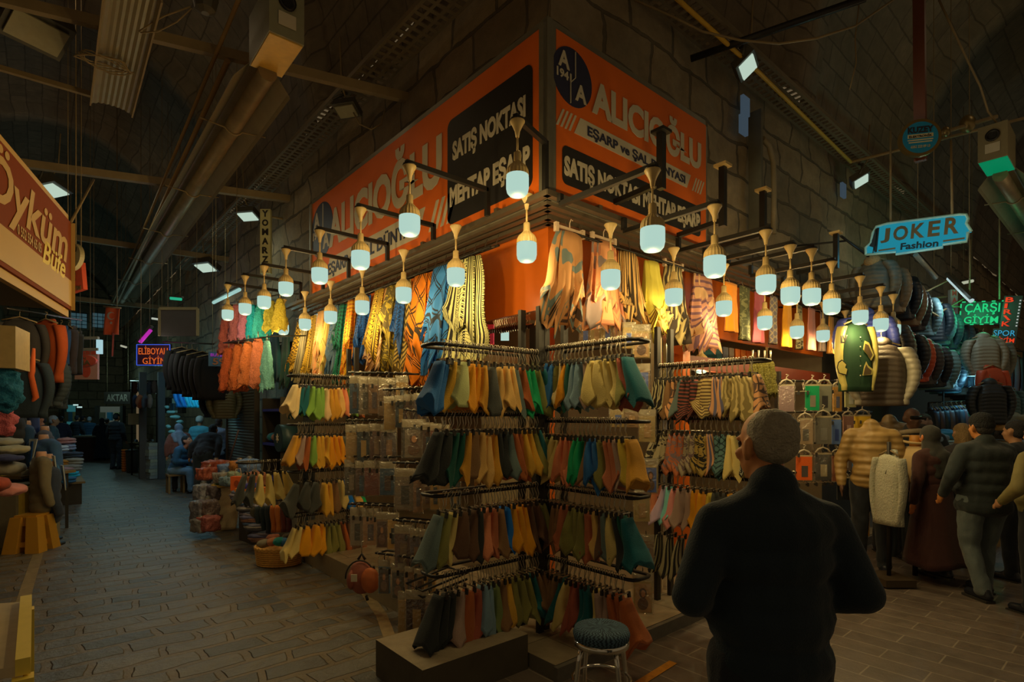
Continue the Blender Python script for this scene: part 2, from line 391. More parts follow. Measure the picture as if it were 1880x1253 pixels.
# groin vault over the crossing of the two arms
def vault():
    mb = MB(); ZS, HW = 6.0, 2.75
    def zv(t): return ZS + 3.0 * math.sqrt(max(0.0, 1 - (t / HW) ** 2))
    def za(x): return zv(x + 2.45) if abs(x + 2.45) <= HW else ZS
    def zb(y): return zv(y + 2.45) if abs(y + 2.45) <= HW else ZS
    n = 26
    xs = [-5.2 + 5.5 * i / n for i in range(n + 1)]
    def patch(us, vs, f, uvf):
        k = mb.add([f(u, v) for v in vs for u in us]); w = len(us)
        for j in range(len(vs) - 1):
            for i in range(w - 1):
                q = [(i, j), (i + 1, j), (i + 1, j + 1), (i, j + 1)]
                mb.face([k + b * w + a for a, b in q], [uvf(us[a], vs[b]) for a, b in q], True)
    arc = lambda t: HW * math.asin(max(-1, min(1, t / HW)))
    # lane arm with transverse ribs standing proud of the vault
    ys = [0.3]
    while ys[-1] < 32: ys += [ys[-1] + 4.2, ys[-1] + 4.21, ys[-1] + 4.80, ys[-1] + 4.81]
    rib = lambda i: -0.16 if i % 4 in (2, 3) else 0.0
    idx = {y: i for i, y in enumerate(ys)}
    patch(xs, ys, lambda x, y: (x * 1.0 if rib(idx[y]) == 0 else -2.45 + (x + 2.45) * 0.93, y, za(x) + rib(idx[y])), lambda x, y: (y, arc(x + 2.45)))
    xx = [0.3]
    while xx[-1] < 32: xx += [xx[-1] + 4.2, xx[-1] + 4.21, xx[-1] + 4.80, xx[-1] + 4.81]
    idy = {x: i for i, x in enumerate(xx)}
    patch(xx, xs, lambda x, y: (x, y if rib(idy[x]) == 0 else -2.45 + (y + 2.45) * 0.93, zb(y) + rib(idy[x])), lambda x, y: (x, arc(y + 2.45)))
    patch(xs, xs, lambda x, y: (x, y, max(za(x), zb(y))), lambda x, y: (y, arc(x + 2.45)) if za(x) > zb(y) else (x, arc(y + 2.45)))
    return struct(mb.build('ceiling', M_VAULT))
vault()
# stone walls of the corner building, above the shopfronts
XW = 0.45
plane_uv('wall_left', (XW, 31, 2.95), (0, -1, 0), (0, 0, 1), 30.55, 3.25, M_STONE, 200, 26, 0.06)
plane_uv('wall_right', (XW, XW, 2.95), (1, 0, 0), (0, 0, 1), 31, 3.25, M_STONE, 200, 26, 0.06, 5)
o = plane_uv('wall_far', (-6, 31, 0), (1, 0, 0), (0, 0, 1), 7, 9, M_STONE)
o = plane_uv('wall_end', (31, XW, 0), (0, -1, 0), (0, 0, 1), 7, 9, M_STONE)
o = plane_uv('wall_lane_opposite', (-3.9, 4.5, 0), (0, 1, 0), (0, 0, 1), 27, 6.1, M_STONE)
o = plane_uv('wall_lane_upper', (-5.2, -3, 3.2), (0, 1, 0), (0, 0, 1), 34, 2.9, M_STONE)
M_TRIMW = mat('painted_plaster', (0.30, 0.24, 0.16), 0.8)
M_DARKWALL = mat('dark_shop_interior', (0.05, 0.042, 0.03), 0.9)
# lower walls of the lane beyond the shop, and the depth of the shops
plane_uv('wall_lane', (1.3, 31, 0), (0, -1, 0), (0, 0, 1), 25.4, 2.95, M_STONE)
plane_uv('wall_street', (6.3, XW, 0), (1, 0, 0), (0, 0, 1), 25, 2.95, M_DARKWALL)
# the shop interior: floor, back walls, ceiling
M_INT = mat('brown_interior_panel', (0.17, 0.13, 0.08), 0.6)
M_ORANGE = mat('orange_fascia', obs((205, 92, 8), 0.9), 0.28, vary=0.04, spec=0.5)
def quad(name, p, m):
    mb = MB(); n = mb.add(p); mb.face([n + i for i in range(4)], [(0, 0), (1, 0), (1, 1), (0, 1)]); return struct(mb.build(name, m))
quad('floor_shop', [(0.3, 0.3, 0.101), (6.3, 0.3, 0.101), (6.3, 5.6, 0.101), (0.3, 5.6, 0.101)], M_INT)
quad('ceiling_shop', [(XW, XW, 3.0), (XW, 5.6, 3.0), (6.3, 5.6, 3.0), (6.3, XW, 3.0)], M_ORANGE)
quad('wall_shop_back', [(2.2, 2.6, 0.1), (6.3, 2.6, 0.1), (6.3, 2.6, 3.0), (2.2, 2.6, 3.0)], M_INT)
quad('wall_shop_side', [(2.2, 2.6, 0.1), (2.2, 5.6, 0.1), (2.2, 5.6, 3.0), (2.2, 2.6, 3.0)], M_INT)
quad('ceiling_lane', [(0.44, 5.6, 2.96), (0.44, 31, 2.96), (1.4, 31, 2.96), (1.4, 5.6, 2.96)], M_DARKWALL)
quad('wall_shop_end', [(6.3, 0.45, 0.1), (6.3, 2.6, 0.1), (6.3, 2.6, 3.0), (6.3, 0.45, 3.0)], M_INT)
quad('wall_shop_lane_end', [(0.45, 5.6, 0.1), (2.2, 5.6, 0.1), (2.2, 5.6, 3.0), (0.45, 5.6, 3.0)], M_INT)
# windows high in the far wall of the lane
M_PANE = emit('dusk_window_pane', (0.10, 0.22, 0.26), 0.28)
M_IRON = mat('dark_iron', (0.03, 0.028, 0.025), 0.6, 0.4)
for i, px in enumerate((145, 184)):
    c = ony(px, 589, 30.9); w, h = 0.62, 0.72
    mb = MB(); mb.bbox((c.x - w / 2, 30.9, c.z - h / 2), (c.x + w / 2, 30.94, c.z + h / 2)); r = struct(mb.build('window_%d' % (i + 1), M_PANE))
    mb = MB()
    for t in (-0.5, -0.17, 0.17, 0.5): mb.bbox((c.x + t * w - 0.012, 30.87, c.z - h / 2), (c.x + t * w + 0.012, 30.9, c.z + h / 2))
    for t in (-0.5, -0.25, 0, 0.25, 0.5): mb.bbox((c.x - w / 2, 30.87, c.z + t * h - 0.012), (c.x + w / 2, 30.9, c.z + t * h + 0.012))
    mb.build('window_grille', M_IRON, r)
# steps and ledges
M_LEDGE = brick_mat('beige_floor_tile', (0.33, 0.27, 0.18), (0.30, 0.245, 0.165), (0.14, 0.11, 0.07), 1.0, 0.6, 0.45, 0.006, 0.4, 0.003, 0.15)
M_CONC = mat('worn_concrete', (0.34, 0.28, 0.19), 0.8, vary=0.35, scale=7, bump=0.5)
def ledge(name, a, b, mtop, mside):
    mb = MB(); a, b = Vector(a), Vector(b); mb.bbox(a, b)
    for q in range(6): mb.mi[q] = 0 if q == 1 else 1; mb.uv[q] = [(mb.v[i].x, mb.v[i].y) for i in mb.f[q]] if q == 1 else mb.uv[q]
    return struct(mb.build(name, [mtop, mside]))
ledge('trim_1', (-0.44, 0.47, 0), (0.44, 4.3, 0.20), M_LEDGE, mat('ledge_riser_tile', (0.30, 0.25, 0.16), 0.5))
ledge('trim_2', (-1.12, -0.12, 0), (-0.30, 0.46, 0.235), M_CONC, mat('step_riser', (0.09, 0.075, 0.05), 0.85, vary=0.4, scale=6))
ledge('trim_3', (-0.28, -0.36, 0), (6.3, 0.44, 0.10), M_LEDGE, mat('kerb_stone', (0.17, 0.155, 0.12), 0.7, vary=0.3, scale=6))
mb = MB(); mb.bbox((-0.30, -0.40, 0.0), (6.3, -0.365, 0.098)); struct(mb.build('trim_4', mat('kerb_edge', (0.14, 0.13, 0.11), 0.6, vary=0.3)))
# yellow lane marking on the tiles and the worn one along the lane
M_YEL = mat('yellow_road_paint', (0.55, 0.22, 0.008), 0.7, vary=0.4, scale=25)
mb = MB(); a, b = onz(1180, 1252), onz(1236, 1217); d = (b - a).normalized(); nrm = Vector((-d.y, d.x, 0)) * 0.03
mb.add([a - d * 0.3 - nrm + Vector((0, 0, .004)), b - nrm + Vector((0, 0, .004)), b + nrm + Vector((0, 0, .004)), a - d * 0.3 + nrm + Vector((0, 0, .004))]); mb.face([0, 1, 2, 3])
struct(mb.build('floor_marking', M_YEL))
M_YOLD = mat('worn_lane_paint', (0.30, 0.225, 0.12), 0.7, vary=0.5, scale=14)
for nm, pts in (('floor_marking', [(70, 1018), (52, 1072), (40, 1112), (22, 1160)]), ('floor_marking', [(640, 1058), (672, 1090), (700, 1130), (715, 1170)])):
    mb = MB(); P = [onz(*p) + Vector((0, 0, .003)) for p in pts]; k = mb.add([q for p in P for q in (p - Vector((0.05, 0, 0)), p + Vector((0.05, 0, 0)))])
    for i in range(len(P) - 1): mb.face([k + 2 * i, k + 2 * i + 1, k + 2 * i + 3, k + 2 * i + 2])
    struct(mb.build(nm, M_YOLD))
# cable trays along the wall tops, perforated steel
def tray(name, lab, a, b, wdir):
    """channel of perforated steel: web with rows of slots cut as real gaps between straps"""
    a, b, wd = Vector(a), Vector(b), Vector(wdir); L_ = (b - a).length; d = (b - a).normalized(); mb = MB(); w = 0.34
    for e in (-1, -0.34, 0.34, 1): mb.bar(a + wd * w / 2 * e, b + wd * w / 2 * e, 0.035, 0.012)
    for e in (-1, 1): mb.bar(a + wd * w / 2 * e + Vector((0, 0, .03)), b + wd * w / 2 * e + Vector((0, 0, .03)), 0.008, 0.07)
    n = int(L_ / 0.11)
    for i in range(n + 1):
        p = a + d * (L_ * i / n); mb.bar(p - wd * w / 2, p + wd * w / 2, 0.045, 0.011)
    tag(mb.build(name, mat('galvanised_tray', (0.27, 0.21, 0.13), 0.55, 0.5)), lab, 'cable tray')
tray('cable_tray', 'perforated steel cable tray along the stone wall above the lane side of the shop sign', (0.12, -0.3, 5.62), (0.12, 14, 5.62), (1, 0, 0))
tray('cable_tray', 'perforated steel cable tray over the stone wall running past both lit floodlights', (0.6, 0.16, 5.70), (14, 0.16, 5.70), (0, 1, 0))

# ================================================================ CORNER SHOP: sign, canopy, bulbs
M_ALU = mat('aluminium_profile', (0.30, 0.28, 0.22), 0.4, 0.6)
M_SIGN = mat('orange_sign_vinyl', (0.80, 0.15, 0.006), 0.5, vary=0.05, scale=2)
M_SBLK = mat('black_sign_vinyl', (0.022, 0.02, 0.02), 0.4)
M_SWHT = mat('cream_sign_vinyl', (0.62, 0.55, 0.42), 0.45, vary=0.04)
M_NAVY = mat('navy_sign_vinyl', (0.03, 0.032, 0.075), 0.4)
M_STEEL = mat('dark_steel_bar', (0.16, 0.125, 0.085), 0.45, 0.5)
M_BLKSTEEL = mat('black_steel_tube', (0.028, 0.025, 0.022), 0.42, 0.4)
ZB, ZT = 3.335, 4.555; ZH = ZT - ZB
def rrect(w, h, r, n=5):
    out = []
    for cx, cy, a0 in ((w - r, r, -90), (w - r, h - r, 0), (r, h - r, 90), (r, r, 180)):
        for i in range(n + 1):
            a = math.radians(a0 + 90 * i / n); out.append((cx + r * math.cos(a), cy + r * math.sin(a)))
    return out
def circ(r, n=40, sx=1.0): return [(r * sx * math.cos(2 * PI * i / n), r * math.sin(2 * PI * i / n)) for i in range(n)]
def shop_sign(side):
    left = side == 'left'
    ux = Vector((0, -1, 0)) if left else Vector((1, 0, 0)); out = Vector((-1, 0, 0)) if left else Vector((0, -1, 0)); uz = Vector((0, 0, 1))
    A = Vector((0, 4.56, ZB)) if left else Vector((0.0, 0, ZB)); Wd = 4.56 if left else 2.17
    r = thing('shop_sign', 'long orange fascia sign facing the cobbled lane, black lettered panel near the corner' if left else
              'shorter orange fascia sign facing the tiled street, navy logo beside the corner post', 'sign', A + ux * Wd / 2)
    P = lambda u, f, e=0.0: A + ux * u + uz * (ZH * (1 - f)) + out * e      # u metres from the left end, f fraction from the top
    mb = MB(); mb.prism([(0, 0), (Wd, 0), (Wd, ZH), (0, ZH)], A + out * -0.09, ux, uz, 0.09); mb.build('panel', M_SIGN, r)
    mb = MB()
    for a, b in ((P(0, 0), P(Wd, 0)), (P(0, 1), P(Wd, 1)), (P(0.02, 0), P(0.02, 1)), (P(Wd - 0.02, 0), P(Wd - 0.02, 1))): mb.bar(a + out * -0.03, b + out * -0.03, 0.045, 0.11)
    mb.build('sign_frame', M_ALU, r)
    pf = (lambda px: A.y - onx(px, 300, 0).y) if left else (lambda px: ony(px, 300, 0).x)
    pl = lambda name, outl, u, f, m, e=0.003: MB().prism(outl, P(u, f, 0.0), ux, uz, e).build(name, m, r)
    def tx(s, x0, x1, f0, f1, m, bold=0.02, e=0.004, name='lettering', shear=0.0):
        return text(r, s, P(x0, f1, e), ux, uz, x1 - x0, (f1 - f0) * ZH, m, 0.004, bold, name, shear)
    if left:
        b0, b1 = pf(822), pf(978)
        pl('black_panel', rrect(b1 - b0, 0.765 * ZH, 0.07), b0, 0.933, M_SBLK)
        tx('SATIŞ NOKTASI', pf(832), pf(966), 0.335, 0.515, M_SWHT, 0.045)
        tx('MEHTAP EŞARP', pf(827), pf(974), 0.655, 0.845, M_SWHT, 0.045)
        tx('ALICIOĞLU', pf(605), pf(812), 0.09, 0.60, M_SWHT, 0.042)
        c0, lr, lf = pf(591), 0.36, 0.355
        t0, t1, f0, f1 = pf(598), pf(781), 0.70, 0.915; s0, s1 = pf(603), pf(768); st0 = pf(787)
    else:
        b0, b1 = pf(1032), pf(1286)
        pl('black_panel', rrect(b1 - b0, 0.238 * ZH, 0.05), b0, 0.918, M_SBLK)
        tx('SATIŞ NOKTASI MEHTAP EŞARP', pf(1035), pf(1284), 0.735, 0.895, M_SWHT, 0.045)
        tx('ALICIOĞLU', pf(1086), pf(1286), 0.105, 0.393, M_SWHT, 0.042)
        c0, lr, lf = pf(1051), 0.218, 0.24
        t0, t1, f0, f1 = pf(1054), pf(1268), 0.465, 0.577; s0, s1 = pf(1078), pf(1257); st0 = pf(1270)
    # round logo
    pl('logo_disc', circ(lr), c0, lf, M_NAVY)
    mb = MB(); q = lambda u, z: P(c0, lf, 0.004) + ux * u * lr + uz * z * lr
    mb.bar(q(0.12, 0.93), q(0.12, 0.02), 0.012, 0.006); mb.bar(q(0.12, 0.02), q(-0.12, -0.22), 0.012, 0.006); mb.bar(q(-0.12, -0.22), q(-0.12, -0.93), 0.012, 0.006)
    mb.build('logo_line', M_SWHT, r)
    lt = lambda s, u, z, w, h: text(r, s, q(u, z), ux, uz, w * lr, h * lr, M_SWHT, 0.004, 0.03)
    lt('A', -0.72, 0.16, 0.55, 0.58); lt('1941', -0.80, -0.22, 0.72, 0.30); lt('A', 0.12, -0.72, 0.58, 0.60)
    # slanted cream band and its stripes
    h = (f1 - f0) * ZH; sl = h * 0.5
    pl('cream_band', [(0, 0), (t1 - t0 - sl, 0), (t1 - t0, h), (sl, h)], t0, f1, M_SWHT)
    tx('EŞARP ve ŞAL DÜNYASI', s0, s1, f0 + 0.14 * (f1 - f0), f1 - 0.05 * (f1 - f0), M_NAVY, 0.02)
    for base in ((st0,) if left else (st0, t0 - 0.175)):
        for k in range(4 if not left else 4):
            w = 0.022 if not left else 0.05
            pl('stripe', [(0, 0), (w, 0), (w + sl, h), (sl, h)], base + k * w * 2 - (0 if base == st0 else 0.02), f1, M_SWHT)
    return r
shop_sign('left'); shop_sign('right')
mb = MB(); mb.bbox((-0.02, -0.02, ZB - 0.02), (0.045, 0.045, ZT + 0.03))
tag(mb.build('corner_post', M_ALU), 'grey aluminium corner post joining the two orange fascia signs', 'post')

# canopy: steel bars under the signs
def canopy(label, along, n, L0, L1):
    c = thing('canopy_frame', label, 'canopy', (0.2, 1.5, ZB - 0.03) if along == 'y' else (1.5, 0.2, ZB - 0.03))
    for i in range(n):
        e = -0.06 + 0.105 * i; z = ZB - 0.05 - 0.012 * (i % 2)
        mb = MB()
        if along == 'y': mb.bar((e, e - 0.02, z), (e, L1, z), 0.05, 0.04)
        else: mb.bar((e - 0.02, e, z), (L1, e, z), 0.05, 0.04)
        mb.build('bar', M_STEEL, c)
    k = 0; t = 0.5
    while t < L1:
        mb = MB(); z = ZB - 0.015
        mb.bar((-0.08, t, z), (0.44, t, z), 0.04, 0.03) if along == 'y' else mb.bar((t, -0.08, z), (t, 0.44, z), 0.04, 0.03)
        mb.build('cross_bar', M_STEEL, c); t += 1.1
    return c
canopy('steel canopy bars under the orange sign on the cobbled lane side', 'y', 5, 0, 5.4)
canopy('steel canopy bars under the orange sign on the tiled street side', 'x', 5, 0, 6.3)
def ladder_rail(label, along, z, off, L0, L1):
    r = thing('hanging_rail', label, 'rail', (off, (L0 + L1) / 2, z) if along == 'y' else ((L0 + L1) / 2, off, z))
    P = (lambda t, o, dz: (off + o, t, z + dz)) if along == 'y' else (lambda t, o, dz: (t, off + o, z + dz))
    for o, dz in ((-0.03, 0.0), (0.06, 0.03)):
        mb = MB(); mb.tube([P(L0, o, dz), P(L1, o, dz)], 0.011, 8); mb.build('rail_bar', M_BLKSTEEL, r)
    t = L0 + 0.05
    while t < L1:
        mb = MB(); mb.tube([P(t, -0.03, 0), P(t, 0.06, 0.03), P(t, 0.1, 0.14)], 0.004, 5); mb.build('rung', M_ALU, r); t += 0.16 if L1 - L0 < 9 else 0.3
    return r
ladder_rail('ladder-like steel rail the patterned shawls hang from on the lane side', 'y', 3.12, 0.10, 0.75, 5.3)
ladder_rail('ladder-like steel rail the silk squares hang from on the tiled street side', 'x', 3.12, 0.10, 0.35, 6.2)

# hanging bulbs
M_PLAS = mat('glow_tinted_plastic', (0.68, 0.49, 0.21), 0.4, vary=0.05)  # white plastic with the warm glow of the bulbs put into its colour
M_DIFF = emit('lit_bulb_diffuser', (0.50, 0.74, 0.64), 0.86)
KB = 1.14
def bulb_proto():
    r = thing('hanging_bulb', 'x', 'lamp')
    p = lambda pr: [(a * KB, b * KB) for a, b in pr]
    c1 = MB().lathe(p([(0.042, 0), (0.044, -0.006), (0.030, -0.03), (0.016, -0.06), (0.010, -0.095)]), 14).build('canopy_cup', M_PLAS, r)
    c2 = MB().tube([(0, 0, -0.09 * KB), (0, 0, -0.185 * KB)], 0.007, 6).build('cord', M_PLAS, r)
    c3 = MB().lathe(p([(0.012, -0.178), (0.021, -0.184), (0.022, -0.232), (0.026, -0.240)]), 14).build('socket', M_PLAS, r)
    c4 = MB().lathe(p([(0.024, -0.238), (0.034, -0.250), (0.052, -0.268), (0.060, -0.285), (0.0635, -0.315)]), 40, rib=0.05).build('housing', M_PLAS, r)
    c5 = MB().lathe(p([(0.064, -0.315), (0.0655, -0.33), (0.0655, -0.39), (0.060, -0.415), (0.045, -0.432), (0.02, -0.438)]), 24).build('diffuser', M_DIFF, r)
    return r, [(c, []) for c in (c1, c2, c3, c4, c5)]
BULB, BKIDS = bulb_proto()
ORD = ['first', 'second', 'third', 'fourth', 'fifth', 'sixth', 'seventh', 'eighth', 'ninth', 'tenth', 'eleventh', 'twelfth', 'thirteenth', 'fourteenth', 'fifteenth', 'sixteenth', 'seventeenth', 'eighteenth', 'nineteenth', 'twentieth',
       'twenty-first', 'twenty-second', 'twenty-third', 'twenty-fourth']
used = [0]
BULBS = []
def put_bulb(p, label, group, watt=LAMP_W):
    if used[0] == 0: r = BULB; r.location = p; r['label'] = label; r['group'] = group
    else: r, _ = copy_tree(BULB, BKIDS, p, None, None, label, group)
    used[0] = 1; BULBS.append(p)
    point('bulb_light', (p[0], p[1], p[2] - 0.545), LAMP_COL, watt, 0.03)
    return r
LO = [(950, 222), (752, 305), (662, 383), (587, 424), (525, 458), (485, 489), (450, 507), (418, 523)]
LI = [(967, 358), (837, 415), (741, 460), (665, 492), (607, 517), (560, 536), (520, 550)]
RO = [(1198, 312), (1312, 378), (1406, 424), (1451, 451), (1490, 458), (1527, 481), (1579, 508), (1617, 527), (1640, 541)]
RI = [(1121, 412), (1237, 456), (1329, 486), (1404, 520), (1463, 543), (1511, 555), (1552, 571)]
ARM = []
for i, q in enumerate(LO):
    p = atd(950, 222, 3.62) if i == 0 else onx(*q, -0.80)
    put_bulb(p, 'highest lit bulb, hanging before the black panel at the corner of the orange sign' if i == 0 else
             '%s bulb from the shop corner in the outer row hanging over the cobbled lane' % ORD[i], 'outer row of bulbs over the lane'); ARM.append(('L', p))
for i, q in enumerate(LI):
    p = atd(*q, 4.07) if i == 0 else onx(*q, -0.19)
    put_bulb(p, 'bulb hanging under the very corner of the canopy before the orange shop panel' if i == 0 else
             '%s bulb from the corner in the inner row under the lane side canopy' % ORD[i], 'inner row of bulbs on the lane side', LAMP_W * 0.55)
for i, q in enumerate(RO):
    p = ony(*q, -0.88); put_bulb(p, '%s bulb from the corner in the outer row hanging over the tiled street' % ORD[i], 'outer row of bulbs over the tiled street'); ARM.append(('R', p))
for i, q in enumerate(RI):
    p = ony(*q, -0.17); put_bulb(p, '%s bulb from the corner in the inner row under the street side canopy' % ORD[i], 'inner row of bulbs on the street side', LAMP_W * 0.55)
p = atd(1287, 606, 6.3); put_bulb(p, 'bulb burning inside the shop behind the hanging silk squares', 'bulbs inside the shop')
p = atd(1408, 630, 7.2); put_bulb(p, 'small bulb glowing inside the shop beside the olive fringed scarves', 'bulbs inside the shop')
# brackets that carry the outer rows
nL = nR = 0
for side, p in ARM:
    p = Vector(p)
    if side == 'L': nL += 1; lab = '%s angled black steel bracket from the corner carrying a bulb over the lane' % ORD[nL - 1]; e = Vector((-0.10 if p.y > 0 else -0.05, max(p.y, -0.03), p.z - 0.0))
    else: nR += 1; lab = '%s angled black steel bracket from the corner carrying a bulb over the tiled street' % ORD[nR - 1]; e = Vector((p.x, -0.10, p.z + 0.0))
    b = thing('lamp_bracket', lab, 'bracket', e, 'bulb brackets')
    MB().bar(p + (p - e).normalized() * 0.03 + Vector((0, 0, .018)), e + Vector((0, 0, .018)), 0.035, 0.035).build('arm', M_BLKSTEEL, b)
    zf = ZB - 0.045
    MB().bar(e + Vector((0, 0, 0.03)), (e.x, e.y, zf), 0.035, 0.035).build('stub_post', M_BLKSTEEL, b) if abs(e.z - zf) > 0.05 else None
    MB().lathe([(0.05, -0.001), (0.05, 0.01)], 10, p).build('mount_plate', M_BLKSTEEL, b)
# tall bare tubes standing among the right hand brackets
for px, py0, py1, lab in ((1214, 245, 335, 'short black tube with a flat top plate standing before the letters of the sign'), (1327, 307, 405, 'black square tube with a pale cap beside the end of the orange sign'),
                          (1401, 352, 430, 'black square tube standing by the grey cable channel on the stone wall'), (1535, 430, 485, 'black square tube at the dress shop end of the canopy')):
    t = ony(px, py0, -0.5); q = ony(px, py1, -0.5)
    b = thing('upright_tube', lab, 'tube', q, 'upright tubes above the canopy')
    MB().bar(q + Vector((0, 0, -0.05)), t, 0.05, 0.05).build('tube', M_BLKSTEEL, b)
    MB().box(t + Vector((0, 0, .012)), (0.11, 0.11, 0.022)).build('cap', M_PLAS if px > 1300 else M_BLKSTEEL, b)
    MB().bar((q.x, q.y, q.z), (q.x, -0.07, q.z - 0.02), 0.04, 0.04).build('foot_bar', M_BLKSTEEL, b)

# ================================================================ SCARVES ON THE RACKS
M_HOOK = mat('zinc_hanger_wire', (0.62, 0.56, 0.44), 0.28, 0.8, vary=0.05)
M_CLIP = mat('black_clip', (0.03, 0.028, 0.025), 0.5)
def ring2(hx, hy, c, ph, amp, n=14):
    """cross-section of hanging cloth: flattened, with soft pleats"""
    out = []
    for j in range(n):
        a = 2 * PI * j / n
        k = 1 + amp * math.sin(3 * a + ph) + amp * 0.6 * math.sin(5 * a - ph * 1.7)
        ca, sa = math.cos(a), math.sin(a)
        out.append(Vector((c[0] + hx * k * math.copysign(abs(ca) ** 0.8, ca), c[1] + hy * math.copysign(abs(sa) ** 0.8, sa), c[2])))
    return out
def scarf_mesh(seed, wide, length):
    """folded headscarf hung by its middle: narrow at the clips, opening to a flat pointed hem"""
    r = random.Random(seed); mb = MB(); rings = []; n = 12; K = 22
    tip = r.uniform(-0.55, 0.55); ph = r.uniform(0, 6)
    top = 0.014 if not wide else 0.022; mx = r.uniform(0.046, 0.057) * (1.6 if wide else 1.0); dy = r.uniform(0.08, 0.11)
    V = r.uniform(0.07, 0.11) * (1.2 if wide else 1.0)
    for i in range(n):
        t = i / (n - 1); w = top + (mx - top) * t ** 0.85; d = 0.05 + (dy - 0.05) * t; ring = []
        for j in range(K):
            a = 2 * PI * j / K; ca, sa = math.cos(a), math.sin(a)
            xn = math.copysign(abs(ca) ** 0.55, ca); yn = math.copysign(abs(sa) ** 0.75, sa)
            pl = 0.16 * t * math.sin(2.2 * PI * xn + ph) * (1 - xn * xn)
            z = -0.140 - length * t
            if t > 0.5: z += V * (t - 0.5) / 0.5 * min(1.2, abs(xn - tip)) * (1.0 if sa < 0 else 0.7)
            ring.append(Vector((w * xn + 0.006 * math.sin(5 * t + ph), d * (yn + pl) + 0.010 * math.sin(4 * t + ph), z)))
        rings.append(ring)
    mb.loft(rings, us=0.5, vs=1.0)
    return mb.mesh('scarf')
def hanger_mesh():
    mb = MB()
    hk = [(0, 0.016 * math.sin(a), 0.016 * math.cos(a) - 0.002) for a in [x * 0.45 - 1.9 for x in range(9)]]
    for x_, q in ((-0.011, 0.004), (0.010, -0.006)): mb.tube([Vector((x_, y, z)) for _, y, z in hk][::-1] + [Vector((x_, 0.002 + q, -0.030)), Vector((x_ * 0.6, -0.012 + q, -0.07)), Vector((x_ * 0.3, 0, -0.112))], 0.0030, 6)
    mb.bar((0, -0.065, -0.112), (0, 0.065, -0.112), 0.009, 0.008)
    me = mb
    for y in (-0.05, 0.05): me.hexa([(i * 0.008, y + j * 0.010, z) for z in (-0.150, -0.108) for i, j in ((-1, -1), (1, -1), (1, 1), (-1, 1))], 1)
    m = me.mesh('clip_hanger'); m.materials.append(M_HOOK); m.materials.append(M_CLIP); return m
HANGER = hanger_mesh()
SCARF = {w: [scarf_mesh(10 * w + i, w, 0.36) for i in range(6)] for w in (0, 1)}
for ms in SCARF.values():
    for me in ms: me.materials.append(M_CLIP)
CN = dict(blue=(28, 62, 84), mustard=(138, 96, 22), sage=(118, 112, 60), orange=(204, 88, 4), ochre=(132, 86, 18), black=(24, 24, 18), tan=(150, 106, 46), slate=(62, 68, 54), rust=(108, 52, 18),
          green=(8, 98, 48), olive=(82, 74, 28), teal=(10, 54, 48), darkgreen=(12, 48, 32), brown=(86, 58, 28), peach=(168, 112, 64), beige=(146, 118, 68), salmon=(150, 80, 44), steel=(74, 86, 80),
          khaki=(136, 112, 54), brick=(104, 48, 28), mauve=(104, 80, 58), moss=(74, 78, 36), charcoal=(40, 38, 28), cobalt=(8, 66, 118), lime=(80, 100, 32), chocolate=(60, 38, 20), terracotta=(118, 62, 32),
          lavender=(130, 104, 100), aqua=(84, 134, 118), rose=(150, 84, 66), gold=(132, 104, 26), cream=(150, 126, 76), violet=(80, 62, 84))
CNAME = {'darkgreen': 'dark green', 'steel': 'steel blue', 'charcoal': 'charcoal', 'cobalt': 'bright blue', 'lime': 'leaf green', 'chocolate': 'chocolate brown', 'brick': 'brick red', 'sage': 'sage green', 'olive': 'olive green', 'gold': 'old gold', 'aqua': 'pale aqua'}
DARKEN = {}
TIERN = ['top', 'second', 'third', 'lowest']
K_T = [0.30, 0.20, 0.135, 0.10]
PR = {'zebra': ('zebra', (120, 104, 62), (22, 18, 12)), 'grid_cream': ('hstripe', (134, 108, 54), (60, 40, 18)), 'redband': ('hstripe', (36, 28, 20), (104, 50, 34)), 'wavy_cream': ('zebra', (132, 108, 56), (92, 74, 34)),
      'dip_peach': ('stripe', (140, 94, 52), (62, 56, 60)), 'giraffe_peach': ('giraffe', (142, 94, 50), (62, 44, 30)), 'giraffe_black': ('giraffe', (36, 30, 20), (124, 108, 70)), 'leopard': ('leopard', (112, 96, 60), (26, 22, 15)),
      'coral_floral': ('floral', (128, 66, 32), (86, 70, 60)), 'cream_floral': ('floral', (112, 94, 62), (72, 54, 44)), 'gold_floral': ('floral', (118, 92, 36), (26, 22, 14)), 'teal_diamond': ('grid', (56, 74, 60), (26, 34, 28)), 'leaf_black': ('leopard', (28, 24, 18), (116, 108, 78)),
      'stripe_black': ('stripe', (96, 84, 52), (20, 17, 12)), 'magenta_stripe': ('stripe', (92, 36, 46), (40, 32, 22)), 'spiral': ('floral', (60, 30, 18), (120, 90, 30))}
PRN = {'zebra': 'zebra striped', 'grid_cream': 'cream check', 'redband': 'black red-banded', 'wavy_cream': 'cream wavy', 'dip_peach': 'peach-grey', 'giraffe_peach': 'peach giraffe-print', 'giraffe_black': 'black giraffe-print', 'leopard': 'leopard print',
       'coral_floral': 'coral flowered', 'cream_floral': 'cream flowered', 'gold_floral': 'gold flowered', 'teal_diamond': 'teal diamond-print', 'leaf_black': 'black leaf-print', 'stripe_black': 'black striped', 'magenta_stripe': 'magenta striped', 'spiral': 'russet flowered'}
